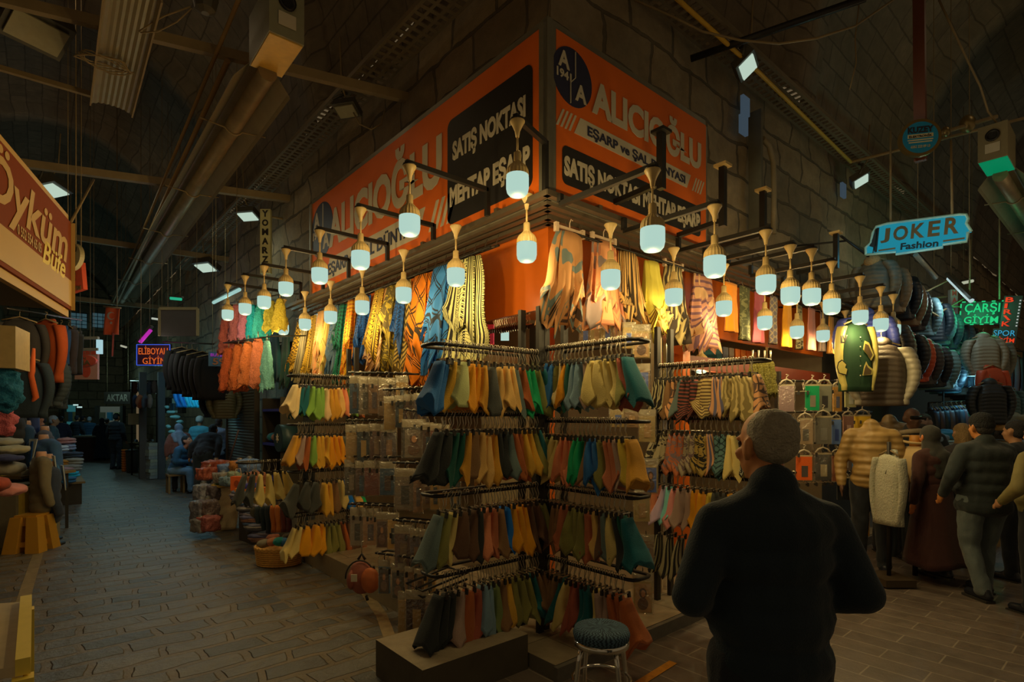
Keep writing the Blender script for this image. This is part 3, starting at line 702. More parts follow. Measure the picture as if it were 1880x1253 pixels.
def rack(name, label, P0, P1, zs, specs, short, seed, post_at=1, ks=K_T, splay=(-21, 17), posts=True, prefix='', spl2=None, tiern=TIERN):
    """P0 = end seen on the left, P1 = end seen on the right; each tier is a loop of black tube"""
    P0, P1 = Vector((*P0, 0)), Vector((*P1, 0)); d = (P1 - P0).normalized(); L_ = (P1 - P0).length; q = Vector((d.y, -d.x, 0))
    if q.dot(CP - P0) > 0: q = -q                        # q points away from the viewer's side
    rr = random.Random(seed)
    R = thing(name, label, 'rack', P1 if post_at else P0)
    inner = P1 if post_at else P0; outer = P0 if post_at else P1
    for ti, (z, spec) in enumerate(zip(zs, specs)):
        u = (outer - inner).normalized(); a = inner; b = outer + u * 0.05; zz = Vector((0, 0, z))
        mb = MB(); r_ = 0.05; bk = q * 0.20
        mb.tube([a + zz - u * 0.0, b - u * r_ + zz, b - u * r_ * 0.3 + q * r_ * 0.3 + zz, b + q * r_ + zz, b + bk - q * r_ + zz, b + bk - q * r_ * 0.3 - u * r_ * 0.3 + zz, b + bk - u * r_ + zz, a + bk + zz], 0.0125, 8)
        mb.build('rail', M_BLKSTEEL, R)
        ang = math.atan2(d.y, d.x); n = sum(int(s.split(':')[1]) if ':' in s else 1 for s in spec.split())
        tot = sum((1.7 if '+' in s else 1.0) * (int(s.split(':')[1]) if ':' in s else 1) for s in spec.split())
        pos = 0.0; k = 0
        for s in spec.split():
            nm, _, m = s.partition(':'); m = int(m or 1); wide = '+' in nm; nm = nm.replace('+', '')
            for i in range(m):
                w = 1.7 if wide else 1.0; f = (pos + w / 2) / tot; pos += w; k += 1
                p = P0 + d * (L_ * f) + Vector((0, 0, z + 0.013)) + q * rr.uniform(-0.006, 0.006)
                sp = math.radians(splay[0] + (splay[1] - splay[0]) * f + rr.uniform(-2.5, 2.5))
                me = SCARF[1 if wide else 0][rr.randrange(6)]
                cn = PRN.get(nm) or CNAME.get(nm, nm)
                o = thing('headscarf', ('%s headscarf, %s from the left on the %s rail of %s' % (cn, ORD[k - 1], tiern[ti], short)), 'scarf', p, 'headscarves on the %s rail of %s' % (tiern[ti], short))
                o.rotation_euler = (0, 0, ang + rr.uniform(-0.12, 0.12))
                c = bpy.data.objects.new('cloth', me); COL.objects.link(c); c.parent = o; c.rotation_euler = (0, -sp, 0)
                c.scale = (rr.uniform(0.92, 1.15), rr.uniform(0.9, 1.1), rr.uniform(0.92, 1.05))
                if nm in PR: set_mat(c, pattern(PR[nm][0], PR[nm][1], PR[nm][2], ks[ti], 1.0))
                else: set_mat(c, cloth(tuple(int(x) for x in CN[nm]), ks[ti] * 0.85))
                h = bpy.data.objects.new('clip_hanger', HANGER); COL.objects.link(h); h.parent = o; h.rotation_euler = (0, -sp * 0.5, 0)
    if posts:
        for off in (0.0, 0.20):
            mb = MB(); b = inner + q * off - (outer - inner).normalized() * 0.02; mb.bar((b.x, b.y, 0.1 if b.x > -0.28 else 0.2), (b.x, b.y, zs[0] + 0.35), 0.035, 0.05); mb.build('upright', M_BLKSTEEL, R)
    return R
rack('scarf_rack', 'black tube rack of plain scarves at the shop corner, arm reaching over the concrete step', (-0.84, 0.10), (0.0, 0.10), (2.165, 1.712, 1.19, 0.675), (
    'blue blue mustard sage+ orange orange ochre charcoal+ tan tan tan slate rust green green olive teal',
    'black black+ darkgreen darkgreen ochre brown+ tan tan ochre black black slate rust rust mustard mustard olive teal beige',
    'slate olive khaki chocolate+ chocolate black salmon terracotta brown cobalt orange orange orange chocolate chocolate olive',
    'black black black mauve rust+ brick steel steel moss brown mustard olive olive olive teal brown brown'), 'the step-side corner rack', 3, ks=(0.40, 0.40, 0.38, 0.36))
rack('scarf_rack', 'black tube rack of plain scarves at the shop corner, arm reaching toward the chrome stool', (0.10, 0.10), (0.10, -0.64), (2.20, 1.665, 1.17, 0.64), (
    'tan ochre blue blue olive beige orange darkgreen steel steel mauve khaki+ khaki+ khaki khaki olive brick teal',
    'olive moss moss khaki khaki salmon salmon salmon green green brown blue blue olive terracotta terracotta mauve gold ochre',
    'darkgreen darkgreen black brown brown terracotta olive+ olive olive terracotta tan chocolate slate khaki black darkgreen teal',
    'darkgreen brown brown brown teal khaki brick brick teal teal khaki mauve mauve rust rust rust+'), 'the stool-side corner rack', 4, post_at=0, ks=(0.40, 0.40, 0.38, 0.36))
rack('scarf_rack', 'black tube rack of plain scarves further up the lane beside the woven basket', (-0.70, 3.1), (-0.05, 3.1), (2.14, 1.61, 1.10, 0.63), (
    'beige beige teal teal lime lime lime peach ochre ochre tan salmon lime rust terracotta',
    'ochre ochre mauve rust lime mustard mustard mustard orange orange orange slate brown brown teal',
    'charcoal+ charcoal+ charcoal+ mustard mustard brown khaki cobalt tan green',
    'khaki khaki orange+ orange+ orange olive olive olive rust chocolate chocolate rust'), 'the basket-side rack', 5, ks=(0.40, 0.40, 0.38, 0.36))
rack('scarf_rack', 'short black arm of black and tan scarves reaching over the clothes pile by the basket', (-1.12, 3.45), (-0.72, 3.45), (1.20,), ('charcoal charcoal khaki khaki khaki khaki',), 'the short basket arm', 6, ks=(0.38,), posts=False, tiern=['only'])
rack('scarf_rack', 'black tube rack of printed scarves on the tiled street behind the man in black', (1.30, -0.06), (1.30, -0.90), (2.13, 1.68, 1.215, 0.80), (
    'zebra zebra zebra brown giraffe_peach slate redband redband redband grid_cream+ grid_cream+ dip_peach dip_peach wavy_cream wavy_cream wavy_cream wavy_cream+ giraffe_peach',
    'giraffe_black leopard leopard coral_floral coral_floral coral_floral cream_floral cream_floral gold_floral gold_floral dip_peach teal_diamond teal_diamond khaki khaki leaf_black leaf_black cream_floral',
    'salmon lavender aqua rose mauve mauve orange orange gold charcoal charcoal orange gold khaki cream',
    'stripe_black stripe_black stripe_black magenta_stripe khaki magenta_stripe stripe_black khaki charcoal'), 'the printed scarf rack', 8, post_at=0, ks=(0.42, 0.38, 0.36, 0.34), splay=(-14, 12))

# ================================================================ SHAWLS UNDER THE CANOPY
def drape(name, label, cat, group, top, bot, wt, wb, m, out, seed, depth=0.055, lobes=3, point_=0.18, us=1.0, vs=1.0, n=16, k=28, clip=False, square=False, layer=0, m2=None):
    """a cloth folded over the rail: two hanging faces with folds and a pointed or ragged hem; top/bot are its middle"""
    top, bot = Vector(top), Vector(bot); r = random.Random(seed); ph = r.uniform(0, 6)
    ax = Vector((0, 0, 1)).cross(out).normalized(); mb = MB(); rings = []
    for i in range(n):
        t = i / (n - 1); c = top.lerp(bot, t); w = wt + (wb - wt) * (t ** 0.75); dp = depth * (0.45 + 0.75 * t); ring = []
        for j in range(k):
            a = 2 * PI * j / k; sx = math.cos(a); sy = math.sin(a)
            fold = math.sin(lobes * PI * sx + ph + 1.2 * t) * (0.25 + 0.75 * t)
            x = sx * w / 2 * (1 + 0.05 * math.sin(3 * t * 4 + ph)); y = sy * dp * 0.55 + fold * dp * (0.6 if not square else 0.2)
            z = 0.0
            if t > 0.55 and not square:
                e = (t - 0.55) / 0.45; z = point_ * e * (0.55 * math.cos(lobes * PI * sx * 0.9 + ph * 1.3) - 0.55 + 0.0 * sy)
                z = -z * 1.0
            ring.append(c + ax * x + out * y + Vector((0, 0, z)))
        rings.append(ring)
    mb.loft(rings, us=us, vs=vs)
    T = thing(name, label, cat, top, group)
    mb.build('cloth', m, T)
    if layer:
        mb = MB(); rings = []; sl = r.choice((-1, 1)) * r.uniform(0.10, 0.22)
        for i in range(9):
            t = i / 8; c = top.lerp(bot, t * layer) + out * (0.02 + 0.035 * t); w = (wt + (wb - wt) * t * layer) * (0.72 + 0.1 * t); ring = []
            for j in range(k):
                a = 2 * PI * j / k; sx, sy = math.cos(a), math.sin(a); fold = math.sin(2.2 * PI * sx + ph * 2) * t
                ring.append(c + ax * (sx * w / 2 + sl * 0.25 * t) + out * (sy * 0.022 + fold * 0.022) + Vector((0, 0, t ** 3 * (sl * sx - 0.10 * math.cos(2 * PI * sx)))))
            rings.append(ring)
        mb.loft(rings, us=us, vs=vs * layer); mb.build('front_fold', m2 or m, T)
    if clip:
        hb = MB(); z = top.z + 0.035
        hb.bar(Vector((top.x, top.y, z)) - ax * (wt / 2 + 0.02), Vector((top.x, top.y, z)) + ax * (wt / 2 + 0.02), 0.014, 0.02)
        hb.tube([Vector((top.x, top.y, z)), Vector((top.x, top.y, z + 0.05)), Vector((top.x, top.y, z + 0.075)) + out * 0.015, Vector((top.x, top.y, z + 0.06)) + out * 0.03], 0.004, 6)
        hg = hb.build('clip_hanger', M_PINKP, T)
        for s in (-1, 1): MB().box(Vector((top.x, top.y, z - 0.01)) + ax * s * (wt / 2), (0.03, 0.03, 0.07)).build('clip', M_PINKP, hg)
    return T
M_PINKP = mat('pale_pink_plastic', (0.62, 0.46, 0.32), 0.4)
OUTL = Vector((-1, 0, 0)); OUTR = Vector((0, -1, 0))
KS = 0.50
SH = [((503, 575), (508, 705), 26, 34, cloth((24, 60, 54), KS), 'plain teal'), ((526, 572), (522, 716), 20, 30, cloth((22, 46, 34), KS), 'plain dark green'),
      ((551, 556), (534, 690), 18, 26, pattern('grid', (150, 108, 24), (40, 28, 12), KS), 'mustard black-trellis'), ((562, 556), (547, 704), 14, 24, pattern('stripe', (118, 100, 60), (72, 58, 34), KS), 'grey-brown striped'),
      ((575, 552), (562, 692), 18, 28, pattern('greek', (176, 128, 32), (60, 40, 14), KS), 'yellow key-patterned'), ((592, 546), (582, 700), 20, 32, pattern('greek', (190, 104, 52), (150, 124, 66), KS), 'salmon key-patterned'),
      ((606, 545), (595, 690), 14, 22, pattern('stripe', (178, 142, 58), (136, 96, 40), KS), 'pale yellow striped'), ((619, 538), (606, 694), 17, 25, pattern('greek', (40, 62, 76), (82, 88, 74), KS), 'slate blue key-patterned'),
      ((632, 534), (622, 708), 14, 24, pattern('hound', (6, 82, 52), (14, 36, 26), KS), 'green houndstooth'), ((647, 528), (637, 708), 16, 28, pattern('hound', (196, 126, 14), (120, 44, 14), KS, c3=(190, 84, 10)), 'yellow and orange houndstooth'),
      ((672, 518), (660, 672), 22, 30, pattern('hound', (28, 68, 106), (20, 34, 52), KS), 'blue houndstooth'), ((700, 508), (683, 684), 24, 40, pattern('chevron', (176, 124, 62), (94, 54, 34), KS, c3=(184, 134, 84)), 'salmon and brown chevron'),
      ((722, 500), (708, 690), 24, 36, pattern('floral', (70, 54, 20), (138, 108, 26), KS), 'dark olive gold-flecked'), ((744, 491), (737, 696), 22, 32, pattern('zig', (64, 48, 22), (150, 114, 44), KS), 'dark brown zigzag'),
      ((776, 478), (764, 720), 32, 52, pattern('lattice', (206, 88, 8), (40, 28, 12), KS), 'orange black-line lattice'), ((812, 466), (800, 690), 34, 52, pattern('lattice', (44, 92, 122), (26, 30, 32), KS), 'blue black-line lattice'),
      ((854, 450), (848, 712), 52, 92, pattern('greek', (190, 156, 84), (30, 22, 14), KS), 'wide cream and black key-patterned')]
for i, (a, b, wt, wb, m, nm) in enumerate(SH):
    x = 0.10 - 0.02 * (i % 2); A = onx(*a, x); B = onx(*b, x - 0.02); A.z = 3.10
    f = 1.15 * dep(A) / F_PX / abs(ray(*a).normalized().x) * 1.0
    drape('shawl', '%s shawl hanging from the ladder rail on the lane side' % nm, 'shawl', 'shawls on the lane side rail', A, B, wt * mpp(A) * 1.9, wb * mpp(A) * 1.75, m, OUTL, 40 + i, depth=0.05 if i < 14 else 0.07, lobes=2 if i < 14 else 3, us=0.9 if i < 13 else 1.2, vs=1.6 if i < 16 else 2.0, point_=0.16 if i < 14 else 0.26, layer=(0.5 + 0.06 * (i * 5 % 4)) if i > 4 else 0, m2=SH[(i * 3 + 5) % 17][4] if i in (11, 13) else None)
SR = [((1046, 430), (1026, 612), 58, 96, pattern('border', (152, 100, 50), (64, 48, 34), KS, c3=(86, 88, 70)), 'tan silk square with dark striped border and feather colours'),
      ((1108, 446), (1110, 612), 52, 76, pattern('splash', (186, 110, 60), (150, 88, 52), KS, c3=(112, 90, 70)), 'peach silk square with soft rose blots'),
      ((1152, 466), (1156, 604), 44, 66, pattern('stripe', (176, 126, 60), (54, 38, 20), KS), 'tan silk square with thin black stripes'),
      ((1196, 482), (1198, 618), 34, 50, pattern('border', (182, 150, 50), (96, 66, 24), KS), 'yellow silk square with brown hem lines'),
      ((1236, 492), (1238, 640), 46, 66, pattern('zebra', (54, 42, 28), (158, 130, 70), KS), 'black silk square with cream wave print'),
      ((1290, 506), (1290, 650), 48, 70, pattern('hstripe', (150, 98, 66), (92, 60, 58), KS, c3=(172, 126, 76)), 'rose silk square with purple bands')]
for i, (a, b, wt, wb, m, nm) in enumerate(SR):
    A = ony(*a, 0.10); B = ony(*b, 0.06)
    drape('silk_scarf', nm + ' clipped under the canopy', 'scarf', 'silk squares on the street side rail', A, B, wt * mpp(A) * 1.2, wb * mpp(A) * 1.15, m, OUTR, 70 + i, depth=0.10, lobes=4, point_=0.26, us=1.0, vs=1.0, clip=i in (0, 1, 4), k=40, layer=0.72)
SP = [((1342, 520), (1342, 610), 34, cloth((196, 96, 8), KS), 'plain bright orange'), ((1367, 527), (1366, 625), 30, pattern('floral', (58, 54, 28), (92, 84, 46), KS), 'dark olive lace'), ((1394, 538), (1392, 630), 30, cloth((122, 50, 48), KS), 'magenta'),
      ((1421, 545), (1419, 632), 24, pattern('grid', (82, 70, 62), (120, 98, 64), KS), 'grey-violet dotted'), ((1446, 552), (1444, 638), 28, cloth((178, 108, 16), KS), 'mustard'), ((1468, 562), (1467, 642), 18, pattern('leopard', (104, 88, 50), (34, 26, 14), KS), 'leopard spotted'),
      ((1490, 567), (1489, 644), 24, cloth((176, 104, 74), KS), 'powder pink'), ((1510, 577), (1509, 646), 16, pattern('dip', (120, 92, 64), (80, 70, 60), KS), 'grey-beige'), ((1526, 582), (1525, 650), 18, cloth((184, 110, 34), KS), 'light orange')]
for i, (a, b, w, m, nm) in enumerate(SP):
    A = ony(*a, -0.02); B = ony(*b, -0.02)
    drape('folded_shawl', '%s shawl folded flat in the row under the orange street side band' % nm, 'shawl', 'flat folded shawls in the street side row', A, B, w * mpp(A) * 1.25, w * mpp(A) * 1.25, m, OUTR, 90 + i, depth=0.05, lobes=2, us=0.6, vs=1.0, square=True)
    o = COL.objects[-1]; T = o.parent; MB().tube([A + Vector((0, 0, -.03)), A + Vector((0, .03, .05)), (A.x, .10, 3.12), (A.x, .13, 3.14)], 0.004, 5).build('hook', M_HOOK, T)
# fluffy net scarves at the lane end of the shop
def fluff(label, px, py0, py1, w, c, d, seed, k=0.3):
    A = atd(px, py0, d); B = atd(px, py1, d); ww = w * mpp(A); mb = MB(); rings = []
    for i in range(19):
        t = i / 18; ring = []
        for j in range(36):
            a = 2 * PI * j / 36; rad = ww / 2 * (0.35 + 0.75 * t ** 0.6) * (1.25 + 0.45 * noise.noise(Vector((math.cos(a) * 2.2, math.sin(a) * 2.2, t * 4 + seed))) + 0.35 * noise.noise(Vector((math.cos(a) * 7, math.sin(a) * 7, t * 13 + seed))))
            z = -0.16 * t * abs(noise.noise(Vector((a * 4, seed, 1))))
            ring.append(A.lerp(B, t) + RT * math.cos(a) * rad + FW * math.sin(a) * rad * 0.7 + Vector((0, 0, z)))
        rings.append(ring)
    mb.loft(rings, us=3, vs=2)
    T = thing('net_scarf', label, 'scarf', A, 'fluffy net scarves at the lane end of the shop')
    mb.build('netting', mat('net_%d_%d_%d' % c, obs(c, k), 0.9, vary=0.45, scale=40, bump=1.0, bscale=70), T)
    MB().tube([A + Vector((0, 0, -0.01)), A + Vector((0, 0, 0.10))], 0.008, 6).build('hook', M_HOOK, T)
for i, (px, y0, y1, w, c, nm) in enumerate([(418, 572, 648, 24, (126, 58, 44), 'dusty red net scarf in the upper row, leftmost of its row'), (434, 560, 622, 22, (144, 66, 60), 'rose pink net scarf in the upper row'), (450, 556, 618, 20, (150, 70, 74), 'pink net scarf in the upper row next to the turquoise one'),
                                          (464, 560, 618, 18, (8, 96, 124), 'turquoise blue net scarf in the upper row'), (480, 556, 615, 24, (22, 88, 76), 'sea green net scarf in the upper row'), (497, 552, 600, 22, (112, 96, 26), 'olive gold net scarf in the upper row'), (514, 548, 600, 20, (126, 100, 24), 'yellow gold net scarf in the upper row beside the lit bulb'),
                                          (420, 640, 712, 26, (150, 52, 20), 'deep orange net scarf in the lower row, leftmost of its row'), (438, 632, 712, 26, (180, 58, 20), 'orange red net scarf in the lower row'), (456, 628, 706, 26, (196, 62, 24), 'bright orange net scarf in the lower row'), (474, 622, 706, 24, (206, 64, 34), 'coral net scarf in the lower row'), (490, 626, 712, 18, (60, 90, 72), 'glittering grey green net scarf in the lower row')]):
    fluff(nm, px, y0, y1, w, c, 8.6 - 0.012 * (px - 418) + (0.2 if y0 < 610 else 0), i * 3.1, 0.28)
for a, b, nm in (((408, 560, 8.7), (520, 540, 7.6), 'upper'), ((410, 630, 8.5), (498, 618, 7.5), 'lower')):
    T = thing('net_scarf_rail', '%s thin rail the fluffy net scarves hang from at the lane end' % nm, 'rail', atd(*a)); A, B = atd(*a), atd(*b)
    MB().tube([A, B], 0.010, 6).build('rail_bar', M_BLKSTEEL, T)
    for q in (A, B): MB().tube([q, (0.46, q.y, q.z + 0.1)], 0.010, 6).build('bracket', M_BLKSTEEL, T)

# ================================================================ SHOP INSIDES AND BAGGED GOODS
mb = MB(); mb.bbox((0.40, 0.40, 2.60), (0.44, 5.5, 3.28)); struct(mb.build('trim_5', M_ORANGE))
mb = MB(); mb.bbox((0.44, 0.40, 2.60), (6.2, 0.44, 3.28)); struct(mb.build('trim_6', M_ORANGE))
M_REDBEAM = mat('red_brown_awning_beam', obs((92, 34, 14), 0.4), 0.5)
mb = MB(); mb.bbox((1.9, 0.30, 2.20), (6.2, 0.40, 2.34)); struct(mb.build('trim_7', M_REDBEAM))
def post(label, a, b, w, m, cat='post', name='post'):
    a, b = Vector(a), Vector(b); o = MB().bar(a, b, w, w).build(name, m); return tag(o, label, cat)
p = atd(1205, 700, 5.0); post('pale steel door post between the corner rack and the printed scarves', (p.x, p.y, 0.1), (p.x, p.y, 2.6), 0.07, mat('beige_steel_post', (0.42, 0.34, 0.22), 0.4, 0.3))
p = atd(1222, 700, 5.1); post('shiny chrome door post beside the pale one', (p.x, p.y, 0.1), (p.x, p.y, 2.6), 0.035, mat('chrome', (0.75, 0.73, 0.68), 0.12, 1.0, vary=0.02), name='chrome_post')
p = atd(1250, 640, 5.6); post('orange painted column inside behind the silk squares', (p.x, p.y, 0.1), (p.x, p.y, 2.6), 0.13, M_ORANGE, 'column', 'painted_column')
p = atd(986, 600, 5.1); post('black slotted steel column behind the corner racks', (p.x, p.y, 0.1), (p.x, p.y, 2.55), 0.10, M_BLKSTEEL, 'column', 'slotted_column')
p = atd(1008, 600, 5.4); post('narrow orange column next to the black slotted one', (p.x, p.y, 0.1), (p.x, p.y, 2.6), 0.08, M_ORANGE, 'column', 'painted_column')
# empty hook bar and lit cabinet inside
T = thing('hook_bar', 'black bar crowded with empty clip hangers inside the shop corner', 'rail', atd(935, 582, 5.6)); a, b = atd(905, 586, 5.6), atd(972, 574, 5.3)
MB().tube([a, b], 0.014, 8).build('bar', M_BLKSTEEL, T)
for i in range(16):
    q = a.lerp(b, (i + .5) / 16); h = bpy.data.objects.new('clip_hanger', HANGER); COL.objects.link(h); h.parent = T; h.location = q - T.location; h.rotation_euler = (0, 0, 0.6 + 0.05 * (i % 3))
T = thing('display_cabinet', 'beige interior cabinet with a small glowing panel behind the corner racks', 'cabinet', atd(940, 700, 5.9)); c = atd(945, 640, 5.9)
MB().box((c.x, c.y, 1.25), (0.7, 0.25, 2.3), TH - PI / 2).build('carcass', mat('beige_cabinet', (0.40, 0.33, 0.2), 0.5), T)
c2 = atd(927, 615, 5.72); MB().box(c2, (0.085, 0.02, 0.12), TH - PI / 2).build('lit_panel', M_DIFF, T)
T = thing('gift_box', 'pink wrapped box on the shop shelf beside the key-patterned shawl', 'box', atd(893, 640, 5.9)); c = atd(893, 615, 5.9)
MB().box(c, (0.16, 0.12, 0.2), TH - PI / 2).build('box', mat('pink_card', obs((150, 50, 70), 0.4), 0.5), T); MB().box(c + Vector((0, 0, .0)), (0.03, 0.125, 0.205), TH - PI / 2).build('ribbon', M_SWHT, T)
# shelf with folded scarves inside, seen past the bulb
T = thing('wall_shelf', 'brown wall shelf inside the shop behind the lit bulb', 'shelf', atd(1340, 668, 7.3)); c = atd(1340, 668, 7.3)
MB().box(c, (1.3, 0.3, 0.03), 0).build('board', M_REDBEAM, T)
for i, cc in enumerate([(30, 60, 52), (70, 66, 60), (92, 74, 52), (190, 74, 12), (196, 80, 14), (186, 70, 10), (120, 70, 30)]):
    q = c + Vector((-0.45 + 0.155 * i, 0, 0.10)); tag(MB().box(q, (0.12, 0.2, 0.17)).build('folded_scarf', cloth(cc, 0.4)), '%s folded scarf from the left on the brown shelf inside' % ORD[i], 'scarf', 'folded scarves on the inside shelf')
point('shop_fill', (1.3, 1.5, 2.7), LAMP_COL, 14, 0.1)  # unseen fill light added to brighten the shop interior
# bagged goods -------------------------------------------------------------
FILM = plastic_film(); M_CARD = mat('beige_header_card', (0.50, 0.42, 0.26), 0.6); M_SKIN0 = mat('printed_skin_tone', obs((150, 96, 52), 0.4), 0.6)
def pack(label, px, py, w, h, d, c1, c2, k, portrait=False, group='bagged bonnets and scarves beside the corner rack', yaw=0.0, film=True, head=0.2):
    """a clear bag hung by its header, with folded cloth and a printed card inside"""
    A = atd(px, py, d); s = d / F_PX; W_, H_ = w * s, h * s; X = (RT * math.cos(yaw) + FW * math.sin(yaw)); N_ = Vector((X.y, -X.x, 0)); Z = Vector((0, 0, 1))
    T = thing('bagged_scarf', label, 'packaged scarf', A, group)
    P = lambda u, v, e: A + X * (u * W_) - Z * (v * H_) + N_ * e
    MB().box(P(0, 0.5 + head / 2 - 0.02, 0), (W_ * 0.84, 0.022, H_ * (1 - head - 0.04)), ax=(X, N_, Z)).build('folded_cloth', cloth(c1, k), T)
    MB().box(P(0, head / 2, 0), (W_ * 0.9, 0.012, H_ * head), ax=(X, N_, Z)).build('header_card', M_CARD, T)
    if c1 == c2: pass
    elif portrait:
        E = 0.0125
        ins = MB().box(P(0, 0.60, E), (W_ * 0.70, 0.003, H_ * 0.68), ax=(X, N_, Z)).build('printed_card', mat('printed_card_%d_%d_%d' % c2, obs(c2, k), 0.5), T)
        el = lambda u, v, a, b, m, nm, e: MB().prism([(math.cos(t * PI / 8) * a * W_, math.sin(t * PI / 8) * b * H_) for t in range(16)], P(u, v, e), X, Z, 0.002).build(nm, m, ins)
        el(0, 0.48, 0.17, 0.12, cloth((70, 46, 30), k), 'printed_veil', E + 0.003); el(0.01, 0.49, 0.10, 0.085, M_SKIN0, 'printed_face', E + 0.005); el(0, 0.74, 0.24, 0.15, cloth((84, 58, 38), k), 'printed_bust', E + 0.002)
    else:
        MB().box(P(0.02, 0.62, 0.0125), (W_ * 0.34, 0.004, H_ * 0.42), ax=(X, N_, Z)).build('printed_card', mat('printed_card_%d_%d_%d' % c2, obs(c2, k), 0.5), T)
    if film:
        mb = MB(); rings = []
        for v, e in ((0.0, 0.35), (0.1, 0.55), (0.35, 1.0), (0.7, 1.05), (0.93, 0.7), (1.0, 0.15)):
            rings.append([P(0.5 * math.copysign(abs(math.cos(a)) ** 0.35, math.cos(a)), v, 0.028 * e * math.sin(a)) for a in [2 * PI * j / 14 for j in range(14)]])
        mb.loft(rings); mb.build('bag', FILM, T)
    MB().tube([P(0, 0.06, 0), P(0, -0.02, 0.0), P(0, -0.09, 0.012), P(0, -0.11, -0.012)], 0.004, 6).build('hook', M_CLIP, T)
    return T
r5 = random.Random(55)
PCOL = [(96, 70, 40), (60, 40, 28), (120, 88, 40), (40, 58, 62), (72, 48, 34), (110, 76, 44), (56, 50, 36), (132, 96, 40), (84, 40, 28), (36, 44, 40), (100, 82, 56), (70, 58, 50)]
PK = [  # px, top, width, height, depth, portrait
    (652, 690, 22, 66, 5.5, 0), (670, 691, 22, 66, 5.45, 0), (688, 692, 24, 64, 5.4, 0), (714, 694, 36, 66, 5.2, 0), (738, 690, 22, 58, 5.1, 0),
    (647, 780, 24, 66, 5.5, 0), (668, 779, 26, 66, 5.4, 0), (692, 778, 26, 62, 5.3, 0), (714, 780, 28, 62, 5.2, 0),
    (645, 844, 24, 62, 5.5, 0), (664, 846, 22, 62, 5.4, 0), (685, 846, 32, 60, 5.3, 0), (712, 848, 30, 58, 5.1, 0),
    (656, 932, 26, 66, 5.4, 0), (680, 934, 28, 64, 5.3, 0), (702, 940, 22, 62, 5.0, 1), (722, 942, 20, 62, 4.9, 0),
    (716, 728, 22, 58, 5.0, 1), (736, 726, 20, 56, 4.95, 0), (752, 724, 22, 60, 4.9, 0), (772, 722, 24, 56, 4.8, 0),
    (760, 770, 42, 68, 4.75, 1), (786, 776, 20, 60, 4.7, 0), (800, 778, 20, 58, 4.65, 0), (816, 780, 18, 58, 4.6, 0),
    (744, 860, 40, 72, 4.65, 0), (768, 862, 18, 74, 4.6, 0), (784, 864, 18, 66, 4.55, 0), (800, 864, 20, 68, 4.5, 0), (818, 862, 22, 70, 4.4, 0), (836, 866, 20, 64, 4.4, 0),
    (741, 964, 34, 74, 4.5, 0), (763, 970, 20, 76, 4.45, 0), (780, 972, 20, 70, 4.4, 1), (797, 974, 20, 66, 4.35, 0), (814, 976, 18, 62, 4.3, 0),
    (706, 1028, 22, 58, 4.6, 1), (732, 1034, 28, 62, 4.5, 1), (752, 1040, 18, 50, 4.4, 0), (770, 1044, 18, 50, 4.3, 0), (790, 1040, 20, 50, 4.25, 0),
    (742, 1086, 22, 72, 4.0, 0), (765, 1084, 40, 76, 3.95, 0), (789, 1090, 16, 74, 3.9, 0)]
COLN = ['brown', 'dark brown', 'ochre', 'slate blue', 'chestnut', 'tan', 'olive', 'mustard', 'brick red', 'dark grey', 'beige', 'mauve']
ROWL = {}
for i, (px, py, w, h, d, po) in enumerate(PK):
    ci = (i * 7 + 3) % 12; c1 = PCOL[ci]; c2 = PCOL[(i * 5 + 1) % 12]
    if px == 765 and py == 1084: ci = 4; c1 = (44, 24, 20)
    row = 'under the empty hook loop' if py > 1070 else 'in the lowest row' if py > 1020 else ('in the %s row' % ['first', 'second', 'third', 'fourth'][min(3, [i2 for i2, y in enumerate((760, 842, 910, 2000)) if py < y][0])])
    n = ROWL[row] = ROWL.get(row, 0) + 1
    pack('clear bag with %s cloth%s, %s from the left %s' % (COLN[ci], ', portrait card' if po else '', ORD[n - 1], row), px, py, w * 1.12, h * 1.1, d, c1, c2, 0.46 if py < 760 else 0.38 if py < 930 else 0.30, bool(po), yaw=r5.uniform(-0.35, 0.35))
# pegs that carry them
for i, (a, b, d0, d1, nm) in enumerate([((640, 684), (752, 686), 5.6, 5.1, 'topmost'), ((636, 772), (724, 772), 5.6, 5.15, 'second'), ((634, 838), (722, 840), 5.6, 5.1, 'third'), ((640, 926), (735, 930), 5.5, 4.9, 'fourth'),
                                       ((704, 716), (782, 712), 5.1, 4.75, 'upper short'), ((742, 752), (830, 766), 4.85, 4.6, 'second short'), ((722, 850), (850, 852), 4.75, 4.4, 'third short'), ((722, 955), (825, 964), 4.6, 4.3, 'fourth short'), ((690, 1016), (800, 1030), 4.7, 4.2, 'lowest')]):
    A, B = atd(*a, d0), atd(*b, d1); T = thing('peg_rail', '%s black rail of the bagged scarves between the two plain scarf racks' % nm, 'rail', A, 'rails of the bagged scarves'); u = (B - A).normalized(); q = Vector((u.y, -u.x, 0)) * -0.12
    MB().tube([A, B, B + q, A + q, A], 0.010, 6).build('rail_bar', M_BLKSTEEL, T)
    for t in range(7): h = bpy.data.objects.new('clip_hanger', HANGER); COL.objects.link(h); h.parent = T; h.location = A.lerp(B, (t + .5) / 7) - A; h.rotation_euler = (0, 0, TH + 0.1 * t)
# the empty loop of tube at the step
A = onx(745, 1072, -1.25); T = thing('peg_rail', 'empty double loop of black tube reaching out low over the concrete step', 'rail', atd(745, 1072, 4.0))
L0, L1, L2, L3 = atd(746, 1072, 4.05), atd(822, 1042, 4.1), atd(858, 1052, 3.95), atd(776, 1086, 3.9)
MB().tube([L1, L0, L3, L2, L1], 0.009, 6).build('rail_bar', M_BLKSTEEL, T); z = Vector((0, 0, -0.045))
MB().tube([L1 + z, L0.lerp(L3, .3) + z, L3 + z, L2 + z], 0.009, 6).build('rail_bar', M_BLKSTEEL, T)
